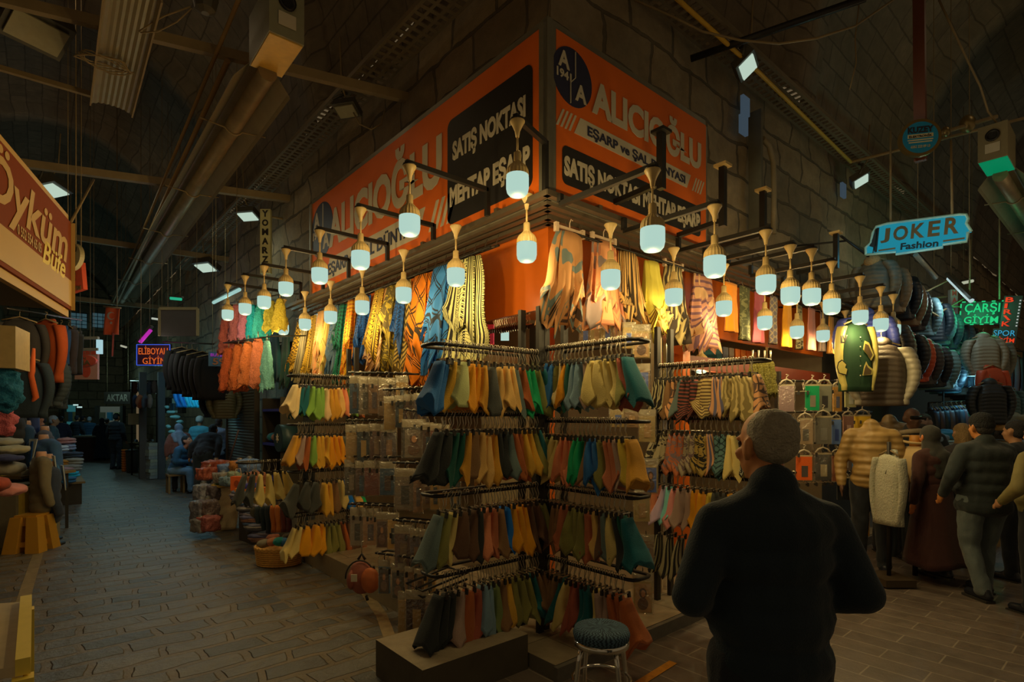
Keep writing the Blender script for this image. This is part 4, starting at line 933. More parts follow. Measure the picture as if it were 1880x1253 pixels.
# clear bags to the right of the stool-side rack and the row above it
for i, (px, py, w, h, d) in enumerate([(1075, 588, 26, 46, 4.75), (1095, 586, 26, 48, 4.7), (1115, 585, 26, 48, 4.65), (1136, 588, 28, 50, 4.6), (1154, 592, 26, 50, 4.55), (1177, 596, 36, 64, 4.3), (1178, 668, 34, 64, 4.3), (1188, 752, 34, 62, 4.25), (1134, 746, 34, 40, 4.5), (1160, 750, 30, 36, 4.45), (1194, 842, 30, 66, 4.2), (1178, 900, 34, 60, 4.2), (1186, 982, 32, 60, 4.2), (1180, 1052, 40, 76, 4.15)]):
    nm = '%s clear bag of light cloth in the row above the stool-side corner rack' % ORD[i] if i < 5 else '%s clear bag from the top at the street end of the stool-side corner rack' % ORD[i - 5]
    pack(nm, px, py, w, h, d, (140, 112, 58) if i % 3 else (112, 84, 50), (150, 110, 60) if i % 2 else (60, 76, 110), 0.42, i in (5, 6, 10, 13), 'clear bags by the stool-side corner rack', yaw=-0.25 + 0.1 * (i % 3))
# packs with white hangers on the street side wall
FP = [(1444, 706, 30, 52, 'mauve', (112, 84, 70), (112, 84, 70)), (1491, 706, 28, 50, 'green and grey', (10, 98, 48), (92, 80, 56)), (1513, 706, 30, 52, 'black and cream speckled', (90, 82, 58), (40, 34, 26)), (1537, 708, 18, 50, 'mustard banded', (146, 96, 20), (60, 60, 70)),
      (1561, 706, 24, 44, 'cream', (122, 112, 64), (140, 130, 96)), (1583, 706, 26, 42, 'coral pink', (172, 96, 60), (172, 96, 60)),
      (1478, 768, 30, 50, 'cream edged grey', (120, 92, 56), (60, 52, 36)), (1511, 764, 34, 54, 'grey checked', (76, 68, 50), (84, 76, 58)), (1535, 768, 20, 50, 'blue banded', (70, 84, 104), (40, 50, 80)), (1557, 762, 22, 46, 'old rose', (110, 64, 40), (150, 110, 80)), (1583, 762, 32, 46, 'bright amber', (196, 118, 24), (196, 118, 24)),
      (1476, 836, 32, 48, 'orange zigzag', (160, 62, 14), (56, 46, 34)), (1511, 832, 34, 52, 'black and cream', (44, 42, 34), (130, 112, 72)), (1536, 832, 20, 54, 'peach banded', (126, 74, 44), (150, 110, 80)), (1553, 826, 20, 40, 'grey wrapped', (80, 62, 46), (110, 92, 70)), (1580, 818, 32, 46, 'bright blue', (4, 84, 142), (4, 84, 142)),
      (1580, 872, 32, 48, 'lavender grey', (104, 90, 84), (104, 90, 84)), (1548, 876, 26, 44, 'dark grey', (26, 27, 24), (26, 27, 24)), (1584, 940, 26, 46, 'yellow', (164, 108, 14), (164, 108, 14))]
M_WPL = mat('white_hanger_plastic', (0.6, 0.53, 0.40), 0.35)
for i, (px, py, w, h, nm, c1, c2) in enumerate(FP):
    A = ony(px, py, -0.42); d = dep(A)
    T = pack('%s scarf on a white hanger on the packed rack beside the mannequins' % nm, px, py, w, h, d, c1, c2, 0.40, False, 'folded scarves on white hangers', yaw=-0.2 + 0.06 * (i % 5), film=i % 3 == 0, head=0.06)
    s = w * d / F_PX; X = RT
    MB().tube([A - X * s * 0.42, A - X * s * 0.25 + Vector((0, 0, s * 0.2)), A + Vector((0, 0, s * 0.30)), A + X * s * 0.25 + Vector((0, 0, s * 0.2)), A + X * s * 0.42], 0.010, 6).build('white_hanger', M_WPL, T)
    MB().tube([A + Vector((0, 0, s * 0.3)), A + Vector((0, 0, s * 0.45)), A + X * 0.02 + Vector((0, 0, s * 0.55)), A - X * 0.005 + Vector((0, 0, s * 0.6))], 0.006, 6).build('hanger_hook', M_WPL, T)
for i, (py, nm) in enumerate([(700, 'topmost'), (757, 'second'), (814, 'third'), (868, 'fourth')]):
    A, B = ony(1430, py, -0.36), ony(1600, py, -0.36); T = thing('display_rail', '%s black rail of the packed rack beside the mannequins' % nm, 'rail', A, 'rails of the packed rack')
    MB().tube([A, B], 0.012, 6).build('rail_bar', M_BLKSTEEL, T)
    for t in range(12): h = bpy.data.objects.new('clip_hanger', HANGER); COL.objects.link(h); h.parent = T; h.location = A.lerp(B, (t + .5) / 12) - A; h.rotation_euler = (0, 0, 0.2)
q = ony(1428, 700, -0.3); post('black upright of the packed rack at its shop end', (q.x, q.y, 0.1), (q.x, q.y, q.z + 0.1), 0.05, M_BLKSTEEL, 'post', 'rack_upright')
# olive fringed scarves beside the glowing bulb
for i in range(4):
    fluff('%s olive fringed scarf from the left beside the glowing bulb inside' % ORD[i], 1382 + 11 * i, 664, 726 - 2 * i, 17, (92, 78, 24), 4.9 + 0.05 * i, 50 + i * 2, 0.5)
o = bpy.data.objects

# ================================================================ OVERHEAD: beams, heaters, floodlights, cables
M_BEAM = mat('ochre_painted_beam', (0.30, 0.215, 0.105), 0.7, vary=0.3, scale=6)
M_HEATP = mat('enamelled_heater_sheet', (0.34, 0.28, 0.17), 0.5, 0.3, vary=0.2, scale=5)
M_TUBE = mat('heat_stained_tube', (0.26, 0.20, 0.12), 0.5, 0.5, vary=0.4, scale=6)
M_FLOOD = emit('lit_flood_glass', (0.62, 0.80, 0.66), 0.75)
M_FBODY = mat('floodlight_casing', (0.10, 0.09, 0.07), 0.5, 0.3)
for i, (a, da, b, db, w, h, lab) in enumerate([((-40, -12), 4.9, (780, 188), 6.5, 0.07, 0.10, 'nearest ochre tie beam crossing the lane vault under the radiant heater'), ((-20, 119), 5.7, (192, 181), 6.2, 0.05, 0.05, 'thin ochre tie rod ending at the ribbed reflector strip'),
                                          ((-20, 292), 7.9, (578, 372), 9.6, 0.09, 0.11, 'ochre tie beam crossing the lane behind the red kiosk sign'), ((120, 434), 11.4, (520, 492), 13.0, 0.09, 0.11, 'dim tie beam crossing the lane beyond the long heater tube'),
                                          ((100, 545), 15.0, (420, 578), 17.0, 0.10, 0.12, 'far dark tie beam at the end of the heater tube')]):
    tag(MB().bar(atd(*a, da), atd(*b, db), w, h).build('tie_beam', M_BEAM), lab, 'beam')
# long radiant tube heater
def heater(label, p0, p1, boxc, lampc, sc=1.0, short=None):
    p0, p1 = Vector(p0), Vector(p1); d = (p1 - p0).normalized(); s = Vector((d.y, -d.x, 0)); T = thing('radiant_heater', label, 'heater', p0)
    MB().tube([p0, p1], 0.085 * sc, 14).build('tube', M_TUBE, T)
    up = Vector((0, 0, 1)); q = short or 0.0
    for e in (-1, 1):
        mb = MB(); a0 = s * e * 0.10 * sc + up * 0.16 * sc; a1 = s * e * 0.25 * sc - up * 0.03 * sc; a2 = s * e * 0.27 * sc - up * 0.07 * sc; t = up * 0.008
        for u, v in ((a0, a1), (a1, a2)): mb.hexa([p0 + d * 0.2 + u, p0 + d * 0.2 + v, p1 + v, p1 + u, p0 + d * 0.2 + u + t, p0 + d * 0.2 + v + t, p1 + v + t, p1 + u + t])
        mb.build('reflector_wing', M_HEATP, T)
    MB().hexa([p0 + d * .2 - s * .10 * sc + up * .16 * sc, p0 + d * .2 + s * .10 * sc + up * .16 * sc, p1 + s * .10 * sc + up * .16 * sc, p1 - s * .10 * sc + up * .16 * sc] + [x + up * 0.008 for x in (p0 + d * .2 - s * .10 * sc + up * .16 * sc, p0 + d * .2 + s * .10 * sc + up * .16 * sc, p1 + s * .10 * sc + up * .16 * sc, p1 - s * .10 * sc + up * .16 * sc)]).build('reflector_top', M_HEATP, T)
    L_ = (p1 - p0).length; n = max(2, int(L_ / 2.0))
    for i in range(n):
        c = p0 + d * (L_ * (i + 0.55) / n); ring = [c + (s * math.cos(a) + up * math.sin(a)) * 0.098 * sc for a in [PI * 1.15 + i2 * PI * 0.7 / 8 for i2 in range(9)]]
        MB().tube([c - s * 0.34 * sc - up * 0.02] + ring + [c + s * 0.34 * sc - up * 0.02], 0.009, 5).build('hanger_wire', M_BEAM, T)
    b = MB().box(p0 - d * 0.24 * sc + up * 0.27, (0.30 * sc, 0.62 * sc, 0.46 * sc), math.atan2(d.y, d.x) - PI / 2).build('burner_box', boxc, T)
    c = p0 + d * 0.072 * sc - up * 0.02
    # the end face with its printed plate, and the round inlet on the underside
    MB().box(p0 - d * 0.24 * sc + up * (0.27 - 0.235 * sc), (0.285 * sc, 0.58 * sc, 0.012), math.atan2(d.y, d.x) - PI / 2).build('bottom_plate', lampc, b)
    f = p0 - d * 0.556 * sc
    MB().lathe([(0.075 * sc, 0), (0.075 * sc, 0.02), (0.05 * sc, 0.02), (0.045 * sc, -0.01)], 18).build('air_inlet', M_BLKSTEEL, b, world=False)
    o = [x for x in b.children if x.name.startswith('air_inlet')][0]; o.location = (f - T.location) + up * (0.22 + 0.13 * sc); o.rotation_euler = (PI / 2, 0, math.atan2(d.y, d.x) - PI / 2)
    MB().box(f + up * (0.22 - 0.03 * sc) - d * 0.003, (0.15 * sc, 0.004, 0.12 * sc), math.atan2(d.y, d.x) - PI / 2).build('rating_label', M_SWHT, b)
    return T
hp0 = atd(492, 133, 5.28); hp1 = atd(222, 556, 15.9)
H = heater('long radiant tube heater with open reflector wings hanging over the cobbled lane', hp0, hp1, mat('grey_green_enamel', (0.27, 0.26, 0.17), 0.45), mat('amber_label_plate', obs((150, 98, 32), 0.30), 0.5, vary=0.25, scale=12))
for i, (s_, dx) in enumerate((('SUN', -0.10),)):
    d_ = (hp1 - hp0).normalized(); sd = Vector((d_.y, -d_.x, 0)); f = hp0 - d_ * 0.552
    text(H, 'SUN-RAY', f - sd * 0.07 - d_ * 0.006 + Vector((0, 0, 0.225)), sd, Vector((0, 0, 1)), 0.13, 0.022, M_SBLK, 0.002, 0.03)
for k, (dz, r_) in enumerate(((0.16, 0.020), (0.05, 0.028))):
    a, b = atd(440 - 22 * k, -5 if k == 0 else 112, 4.9 if k == 0 else 5.5), atd(206 + 8 * k, 560, 15.8)
    tag(MB().tube([a, b], r_, 8).build('gas_pipe', mat('ochre_gas_pipe', (0.34, 0.20, 0.07), 0.5)), 'ochre gas pipe running along the long lane heater, %s' % ('outer of the two' if k == 0 else 'nearer to its tube'), 'pipe', 'gas pipes along the heater')
# ribbed reflector strip of another heater
T = thing('reflector_strip', 'ribbed steel reflector strip hanging alone near the top of the lane vault', 'reflector', atd(222, 110, 5.4)); a, b = atd(247, -30, 4.5), atd(205, 195, 6.2); d = (b - a).normalized(); s = Vector((d.y, -d.x, 0)).normalized()
mb = MB(); rings = []
for c in (a, b):
    ring = []; n = 17
    for i in range(n): ring.append(c + s * (0.19 * (2 * i / (n - 1) - 1)) + Vector((0, 0, 0.012 * (i % 2) - 0.05 * abs(2 * i / (n - 1) - 1) ** 3)))
    for i in range(n)[::-1]: ring.append(ring[i] + Vector((0, 0, 0.012)))
    rings.append(ring)
mb.loft(rings, smooth=False); mb.build('sheet', M_HEATP, T)
for e in (-1, 1): MB().bar(a + s * e * 0.19 + Vector((0, 0, -0.05)), b + s * e * 0.19 + Vector((0, 0, -0.05)), 0.015, 0.03).build('edge_flange', M_BEAM, T)
mb = MB(); c = a.lerp(b, 0.55)
for k in range(5): mb.tube([c + s * 0.17 * math.cos(t) * (1 + 0.1 * k) - s * 0.12 + d * (0.10 * math.sin(t) + 0.02 * k) + Vector((0, 0, -0.05 - 0.02 * math.sin(3 * t + k))) for t in [i * PI / 7 for i in range(15)]], 0.006, 5)
mb.build('cable_knot', M_BEAM, T)
# floodlights
def flood(label, px, py, d, w, lit, out, tilt=0.5, watt=0, group=None):
    c = atd(px, py, d); ww = w * d / F_PX; o = Vector(out).normalized(); up = Vector((0, 0, 1)); n = (o * math.sin(tilt) - up * math.cos(tilt)).normalized(); X = o.cross(up).normalized(); Y = n.cross(X).normalized()
    T = thing('floodlight', label, 'lamp', c - n * 0.05, group)
    MB().box(c - n * ww * 0.22, (ww * 1.15, ww * 0.85, ww * 0.32), ax=(X, Y, n)).build('casing', M_FBODY, T)
    MB().box(c - n * ww * 0.02, (ww * 0.95, ww * 0.62, 0.02), ax=(X, Y, n)).build('glass', M_FLOOD if lit else mat('unlit_flood_glass', (0.38, 0.34, 0.22), 0.2), T)
    MB().tube([c - n * ww * 0.2 + X * ww * 0.6, c - n * ww * 0.5 + X * ww * 0.6 - Y * 0.1, c - n * ww * 0.9 - Y * ww * 0.3], 0.018, 6).build('bracket', M_FBODY, T)
    MB().tube([c - n * ww * 0.4, c - n * ww * 0.8 - Y * 0.2, c - n * ww * 0.9 - Y * 0.25 + up * 0.5], 0.010, 5).build('cable', M_BEAM, T)
    if watt: spot('flood_light', c + n * 0.08, c + n * 3 + o * 0.5, (0.95, 1.0, 0.72), watt, 150, 0.12)
    return T
flood('bright floodlight on the stone wall above the tiled street, nearest of the lit ones', 1374, 124, 6.0, 46, True, (0.3, -1, 0), 0.65, 16)
flood('lit floodlight further along the stone wall behind the hanging clothes sign', 1582, 334, 8.6, 36, True, (0.3, -1, 0), 0.45, 10)
flood('lit floodlight over the lane above the red kiosk sign', 96, 352, 9.0, 50, True, (1, -0.6, 0), 0.3, 25)
flood('lit floodlight on the lane side wall beside the vertical white sign', 455, 399, 10.0, 32, True, (-1, -0.8, 0), 0.35, 14)
flood('small lit floodlight deep in the lane under a tie beam', 377, 493, 12.4, 34, True, (-1, -0.6, 0), 0.4, 25)
flood('unlit floodlight with a yellowed glass above the long orange sign', 636, 205, 6.6, 38, False, (-1, -0.7, 0), 0.4)
flood('wide unlit floodlight at the top of the lane vault, half grey half pale', 68, 62, 5.4, 86, False, (0.4, -1, 0), 0.5)
T = thing('ceiling_fixture', 'round ribbed grey fixture hanging at the top edge near the burner box', 'lamp', atd(375, 5, 4.9)); c = atd(377, 0, 4.9)
MB().lathe([(0.09, 0.25), (0.10, 0.0), (0.08, -0.09), (0.03, -0.12)], 16, c, rib=0.06).build('body', M_FBODY, T); MB().tube([c, c + Vector((0, 0, 0.9))], 0.02, 6).build('stem', M_FBODY, T)
# loose cables
def cable(label, pts, r=0.010, m=None, cat='cable'): return tag(MB().tube([atd(*p) for p in pts], r, 6).build('cable', m or M_BEAM), label, cat)
cable('thin pair of slack wires between the ribbed strip and the round fixture', [(255, 58, 4.9), (275, 45, 4.9), (300, 30, 4.9), (350, 12, 4.9)], 0.007)
cable('lower slack wire between the ribbed strip and the round fixture', [(258, 60, 4.9), (290, 58, 4.9), (325, 40, 4.9), (352, 15, 4.9)], 0.006)
cable('long sagging pale cable between the stone wall and the brown hanging post', [(1165, 0, 5.2), (1230, 28, 5.3), (1290, 58, 5.4), (1360, 74, 5.4), (1430, 80, 5.5), (1500, 70, 5.5), (1570, 48, 5.5), (1640, 0, 5.6)], 0.011)
cable('crooked pale cable dropping to the green lit heater', [(1724, 0, 6.6), (1745, 45, 6.6), (1778, 115, 6.7), (1800, 160, 6.8), (1814, 205, 6.9), (1836, 234, 7.0), (1842, 222, 7.0)], 0.012)
cable('thick dark conduit from the cable tray to the vault over the tiled street', [(1268, 108, 5.9), (1400, 62, 5.6), (1590, -4, 5.2)], 0.035, M_BLKSTEEL)
cable('thin loose wire end hanging in front of the dark vault', [(1578, 0, 6.4), (1570, 70, 6.4), (1572, 115, 6.4), (1560, 165, 6.4)], 0.007)
cable('small hooked wire with a white tip over the long orange sign', [(648, 205, 6.6), (660, 228, 6.6), (682, 238, 6.6), (700, 228, 6.6), (707, 200, 6.6)], 0.009)
a, b, c = atd(1240, -5, 5.1), atd(1392, 132, 6.15), atd(1562, 298, 8.3)
tag(MB().tube([a, b, c], 0.022, 8).build('yellow_pipe', mat('yellow_gas_pipe', obs((118, 84, 16), 0.25), 0.5)), 'yellow gas pipe along the stone wall past the bright floodlight', 'pipe')
T = thing('cross_pipe', 'pale pipe crossing the tiled street behind the round teal sign, with two brass valves', 'pipe', atd(1562, 298, 8.3)); a, b = atd(1562, 298, 8.3), atd(1900, 212, 7.6)
MB().tube([a, b], 0.022, 8).build('pipe', M_BEAM, T)
for t, s in ((0.53, 0.07), (0.63, 0.12)):
    q = atd(1736 if t < .6 else 1776, 242 if t < .6 else 228, 7.6); MB().ball(q, (s, s * 0.8, s), 12, 8).build('valve', mat('brass_valve', (0.34, 0.25, 0.11), 0.35, 0.7), T)
MB().tube([atd(1722, 246, 7.6), atd(1830, 214, 7.5)], 0.028, 8).build('valve_pipe', M_BEAM, T)
# grey cable channel and bent pale pipe on the stone wall
a, b = ony(1387, 205, 0.33), ony(1388, 440, 0.33); tag(MB().bar(a, b, 0.16, 0.05).build('cable_channel', mat('slotted_grey_channel', (0.17, 0.15, 0.10), 0.5, 0.4)), 'slotted grey cable channel running up the stone wall beside the orange sign', 'channel')
tag(MB().tube([ony(*p, 0.30) for p in ((1400, 255), (1412, 268), (1420, 300), (1421, 360), (1420, 430))], 0.035, 8).build('bent_pipe', mat('pale_pipe', (0.30, 0.23, 0.13), 0.6)), 'pale bent pipe going down the stone wall beside the cable channel', 'pipe')
for px, py in ((1368, 195), (1365, 230), (1548, 350)):
    c = ony(px, py, 0.36); tag(MB().box(c, (0.16, 0.04, 0.22)).build('vent_opening', emit('bluish_dusk_gap', (0.10, 0.15, 0.2), 0.35)), 'small bluish opening in the stone wall %s' % ('above the cable channel' if py < 200 else 'just left of the cable channel top' if py < 300 else 'near the farther floodlight'), 'opening')
# right hand heater with the green glow
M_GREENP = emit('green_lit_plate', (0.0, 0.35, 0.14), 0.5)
h0 = atd(1836, 322, 7.2); h1 = h0 + Vector((6, 0.02, 0)); heater('tube heater with a green lit underside hanging over the tiled street', h0, h1, mat('khaki_enamel', (0.27, 0.22, 0.12), 0.5), M_GREENP, 0.95)

# ================================================================ HANGING SIGNS
def axes(pl, pr):
    """sign axes from its left and right ends (as read)"""
    pl, pr = Vector(pl), Vector(pr); X = (pr - pl); W_ = X.length; X = X / W_; Z = Vector((0, 0, 1)); Z = (Z - X * Z.dot(X)).normalized(); return X, Z, W_, X.cross(Z).normalized()
def chain(T, a, b, r=0.012): MB().tube([a, b], r, 6).build('chain', M_BEAM, T)
# teal round sign on its brown post
T = thing('round_sign', 'round teal electronics shop sign in a brass ring on a brown hanging post', 'sign', atd(1690, 254, 6.2)); c = atd(1688, 254, 6.2); X, Z, _, N_ = axes(c - (RT - FW * 0.25), c + (RT - FW * 0.25)); R0 = 34 * 6.2 / F_PX
MB().bar(atd(1687, -60, 6.28), atd(1690, 296, 6.28), 0.11, 0.07).build('post', mat('brown_painted_post', obs((72, 32, 12), 0.5), 0.5), T)
MB().prism(circ(R0), c - N_ * 0.03, X, Z, 0.05).build('brass_ring', mat('brass_ring', (0.34, 0.23, 0.08), 0.3, 0.8), T)
MB().prism(circ(R0 * 0.84), c + N_ * 0.012, X, Z, 0.012).build('face', mat('teal_sign_face', obs((8, 76, 86), 0.4), 0.4), T)
M_DNAVY = mat('dark_navy_letter', (0.02, 0.02, 0.03), 0.5); M_CREAM2 = mat('cream_letter', (0.6, 0.5, 0.28), 0.5)
tx = lambda T, s, u, v, w, h, m, b=0.02, sc=1.0: text(T, s, c + X * (u * R0) + Z * (v * R0) + N_ * 0.025, X, Z, w * R0, h * R0, m, 0.003, b)
tx(T, 'KUZEY', -0.60, 0.24, 1.2, 0.34, M_DNAVY, 0.04); MB().prism([(-0.6 * R0, -0.02 * R0), (0.6 * R0, -0.02 * R0), (0.6 * R0, 0.18 * R0), (-0.6 * R0, 0.18 * R0)], c + N_ * 0.023, X, Z, 0.002).build('name_band', M_CREAM2, T)
tx(T, 'ELEKTRONİK', -0.54, 0.0, 1.08, 0.16, M_DNAVY, 0.02)
for v, w in ((-0.16, 1.2), (-0.28, 1.1)): MB().prism([(-w / 2 * R0, 0), (w / 2 * R0, 0), (w / 2 * R0, 0.06 * R0), (-w / 2 * R0, 0.06 * R0)], c + N_ * 0.023 + Z * v * R0, X, Z, 0.002).build('text_line', M_CREAM2, T)
tx(T, '0352 222 09 13', -0.45, -0.56, 0.9, 0.13, M_CREAM2, 0.01)
# JOKER sign: cut metal face in front of a blue lit box
pl, pr = atd(1590, 447, 7.0), atd(1783, 426, 6.3); X, Z, W_, N_ = axes(pl, pr); T = thing('lit_sign', 'wide blue lit sign with cut out lettering and a small figure, hanging on chains', 'sign', (pl + pr) / 2); u = W_ / 100
o0 = pl - Z * (21 * 7 / F_PX)
out = [(1, 0), (0, 9), (5, 14), (6, 26), (9, 33), (20, 35), (88, 35), (94, 34), (96, 29), (95, 24), (100, 15), (97, 14), (97, 4), (76, 3), (76, 0), (32, -3), (32, 0)]
M_JB = emit('blue_lit_acrylic', (0.014, 0.24, 0.33), 0.85); M_JF = mat('cut_metal_face', obs((86, 104, 110), 0.2), 0.5)
MB().prism([(a * u, b * u) for a, b in out], o0 - N_ * 0.06, X, Z, 0.05).build('lit_box', M_JB, T)
mb = MB(); P2 = [o0 + X * a * u + Z * b * u for a, b in out]; mb.tube(P2 + [P2[0]], 1.6 * u, 6); mb.build('rim', M_JF, T)
M_JL = mat('bronze_letter', obs((96, 70, 34), 0.6), 0.6)
for s_, a0, a1, b0, b1 in (('J', 15, 24, 12, 29), ('O', 27.5, 42, 13, 30), ('K', 45, 58, 13.5, 30.5), ('E', 61, 72, 13.5, 31), ('R', 76, 89, 14, 32.5)):
    text(T, s_, o0 + X * a0 * u + Z * b0 * u + N_ * 0.004, X, Z, (a1 - a0) * u, (b1 - b0) * u, M_JL, 0.012, 0.03)
text(T, 'Fashion', o0 + X * 36 * u + Z * 1.5 * u + N_ * 0.004, X, Z, 36 * u, 8 * u, mat('cut_dark_letter', (0.012, 0.03, 0.04), 0.6), 0.006, 0.03)
for a0, a1, b0 in ((14, 31, 2.5), (76, 95, 6)): MB().prism([(0, 0), ((a1 - a0) * u, 0.8 * u), ((a1 - a0) * u, 2.6 * u), (0, 1.8 * u)], o0 + X * a0 * u + Z * b0 * u + N_ * 0.004, X, Z, 0.01).build('underline_bar', M_JL, T)
MB().prism([(a * u, b * u) for a, b in ((7, 1), (8, 1), (8.3, 8), (4, 10), (7, 20), (8, 27), (7.5, 30), (8.5, 31.5), (9.5, 30), (9, 27), (10, 22), (10, 2), (12.5, 2), (12.5, 31), (11.5, 31), (11, 10), (9.4, 8), (9, 1))], o0 + N_ * 0.004, X, Z, 0.008).build('figure_cutout', mat('cut_dark_letter', (0.012, 0.03, 0.04), 0.6), T)
chain(T, atd(1635, 412, 6.85), atd(1635, 240, 6.85)); chain(T, atd(1748, 393, 6.4), atd(1746, 258, 6.4))
for dx in (0.3, 0.7): point('sign_glow', o0 + X * W_ * dx + N_ * 0.35 - Z * 0.1, (0.15, 0.75, 1.0), 1.2, 0.1)
# green neon
pl, pr = atd(1763, 576, 9.3), atd(1846, 574, 9.0); X, Z, W_, N_ = axes(pl, pr); h = 42 * 9.1 / F_PX; T = thing('neon_sign', 'green neon clothing sign in two lines with a dashed green border', 'sign', (pl + pr) / 2)
M_NG = emit('green_neon', (0.02, 0.62, 0.20), 0.95); M_NB = mat('black_sign_board', (0.012, 0.016, 0.012), 0.5); O = pl - Z * h / 2 + N_ * 0.01
MB().prism([(0, 0), (W_, 0), (W_, h), (0, h)], O - N_ * 0.04, X, Z, 0.03).build('board', M_NB, T)
text(T, 'ÇARŞI', O + X * W_ * 0.09 + Z * h * 0.42, X, Z, W_ * 0.78, h * 0.52, M_NG, 0.012, 0.012); text(T, 'GİYİM', O + X * W_ * 0.09 + Z * h * 0.04, X, Z, W_ * 0.76, h * 0.40, M_NG, 0.012, 0.012)
for k in range(5):
    for f in (0.0, 1.0): MB().bar(O + X * W_ * (0.02 + k * 0.22) + Z * h * f, O + X * W_ * (0.10 + k * 0.22) + Z * h * f, 0.016, 0.016).build('border_tube', M_NG, T)
for k in range(3):
    for f in (0.0, 1.0): MB().bar(O + X * W_ * f + Z * h * (0.1 + k * 0.32), O + X * W_ * f + Z * h * (0.28 + k * 0.32), 0.016, 0.016).build('border_tube', M_NG, T)
chain(T, atd(1779, 555, 9.2), atd(1782, 440, 9.2)); chain(T, atd(1835, 550, 9.0), atd(1835, 300, 9.0))
point('neon_glow', (pl + pr) / 2 + N_ * 0.4, (0.05, 1.0, 0.4), 9, 0.15)
# tall LED box sign
pl, pr = atd(1826, 588, 8.9), atd(1871, 588, 8.7); X, Z, W_, N_ = axes(pl, pr); h = 88 * 8.8 / F_PX; O = pl - Z * h / 2; T = thing('led_sign', 'tall black LED sign with red letters down its side over SPOR in blue', 'sign', (pl + pr) / 2)
MB().prism([(W_ * 0.25, h * 0.32), (W_, h * 0.32), (W_, h), (W_ * 0.25, h)], O - N_ * 0.05, X, Z, 0.05).build('tall_board', M_NB, T); MB().prism([(0, 0), (W_, 0), (W_, h * 0.32), (0, h * 0.32)], O - N_ * 0.05, X, Z, 0.052).build('wide_board', M_NB, T)
M_NR = emit('red_led', (0.75, 0.045, 0.012), 0.95); M_NBL = emit('blue_led', (0.04, 0.34, 0.55), 0.9); M_NW = emit('white_led', (0.55, 0.6, 0.55), 0.7)
for k, s_ in enumerate('BIR\\K'): text(T, s_, O + X * W_ * 0.32 + Z * h * (0.87 - 0.125 * k) + N_ * 0.004, X, Z, W_ * (0.34 if s_ != 'I' else 0.12), h * 0.10, M_NR, 0.008, 0.02)
text(T, 'SPOR', O + X * W_ * 0.04 + Z * h * 0.17 + N_ * 0.004, X, Z, W_ * 0.9, h * 0.115, M_NBL, 0.008, 0.0); text(T, 'GİYİM', O + X * W_ * 0.04 + Z * h * 0.03 + N_ * 0.004, X, Z, W_ * 0.9, h * 0.125, M_NR, 0.008, 0.012)
for k in range(9): MB().box(O + X * W_ * 0.93 + Z * h * (0.38 + 0.065 * k) + N_ * 0.004, (0.02, 0.008, 0.02), ax=(X, N_, Z)).build('white_led', M_NW, T)
for k in range(5): MB().box(O + X * W_ * (0.1 + 0.19 * k) + Z * h * 0.01 + N_ * 0.004, (0.02, 0.008, 0.02), ax=(X, N_, Z)).build('white_led', M_NW, T)
# tall plain sign with red letters
def vsign(label, px, y0, y1, w, d, s, mb_, ml, yaw=0.0, bold=0.02):
    a = atd(px, y0, d); b = atd(px, y1, d); X = RT * math.cos(yaw) + FW * math.sin(yaw); Z = Vector((0, 0, 1)); N_ = X.cross(Z).normalized(); W_ = w * d / F_PX; h = a.z - b.z
    T = thing('vertical_sign', label, 'sign', a); O = Vector((a.x, a.y, b.z)) - X * W_ / 2
    MB().prism([(0, 0), (W_, 0), (W_, h), (0, h)], O - N_ * 0.06, X, Z, 0.06).build('board', mb_, T)
    n = len(s); 
    for k, ch in enumerate(s):
        if k == 0:
            e = (0.5, a.y, a.z - 0.1) if a.y > 3 else (a.x, 0.5, a.z - 0.1); MB().tube([O + X * W_ * .5 - N_ * .06 + Z * (h - 0.1), e], 0.02, 6).build('bracket', M_BEAM, T)
        if ch != ' ': text(T, ch, O + X * W_ * (0.2 if ch not in 'İI.' else 0.4) + Z * h * (1 - (k + 0.86) / n) + N_ * 0.003, X, Z, W_ * (0.6 if ch not in 'İI.' else 0.2), h / n * 0.72 * (0.2 if ch == '.' else 1), ml, 0.005, bold)
    return T
vsign('tall dim white sign with red letters reading downward behind the jackets', 1752, 532, 636, 13, 9.6, 'MA.ZEMİN', mat('dim_white_board', obs((74, 64, 50), 0.14), 0.6), mat('red_letter', obs((120, 34, 22), 0.14), 0.6))
vsign('tall cream sign with black letters reading downward on the lane side wall', 487, 384, 502, 19, 9.4, 'YOMARZA', mat('cream_board', obs((84, 74, 42), 0.14), 0.6), M_SBLK, 0.0, 0.04)
# kiosk sign on the left
pr = atd(131, 490, 4.9); pl = atd(-150, 352, 2.55); pl.z = pr.z; X, Z, W_, N_ = axes(pl, pr)
zt = 1.7 + (765 - 410) / F_PX * 4.9; zb = 1.7 + (765 - 570) / F_PX * 4.9; h = zt - zb; O = Vector((pl.x, pl.y, zb)); T = thing('kiosk_sign', 'big rust red kiosk sign with cream script over a cream lower band', 'sign', (pl + pr) / 2)
M_RUST = mat('rust_red_sign', obs((96, 38, 8), 0.50), 0.7, vary=0.05, spec=0.1); M_KCR = mat('cream_sign_band', obs((124, 90, 38), 0.34), 0.5, spec=0.2, vary=0.06, scale=4)
MB().prism([(0, 0), (W_, 0), (W_, h), (0, h)], O - N_ * 0.10, X, Z, 0.10).build('board', M_RUST, T)
MB().prism([(0, 0.03), (W_, 0.03), (W_, h * 0.33), (0, h * 0.33)], O, X, Z, 0.004).build('cream_band', M_KCR, T)
for a, b in (((0, 0), (W_, 0)), ((0, h), (W_, h)), ((W_, 0), (W_, h))): MB().bar(O + X * a[0] + Z * a[1] - N_ * 0.04, O + X * b[0] + Z * b[1] - N_ * 0.04, 0.04, 0.13).build('edge_profile', M_KCR, T)
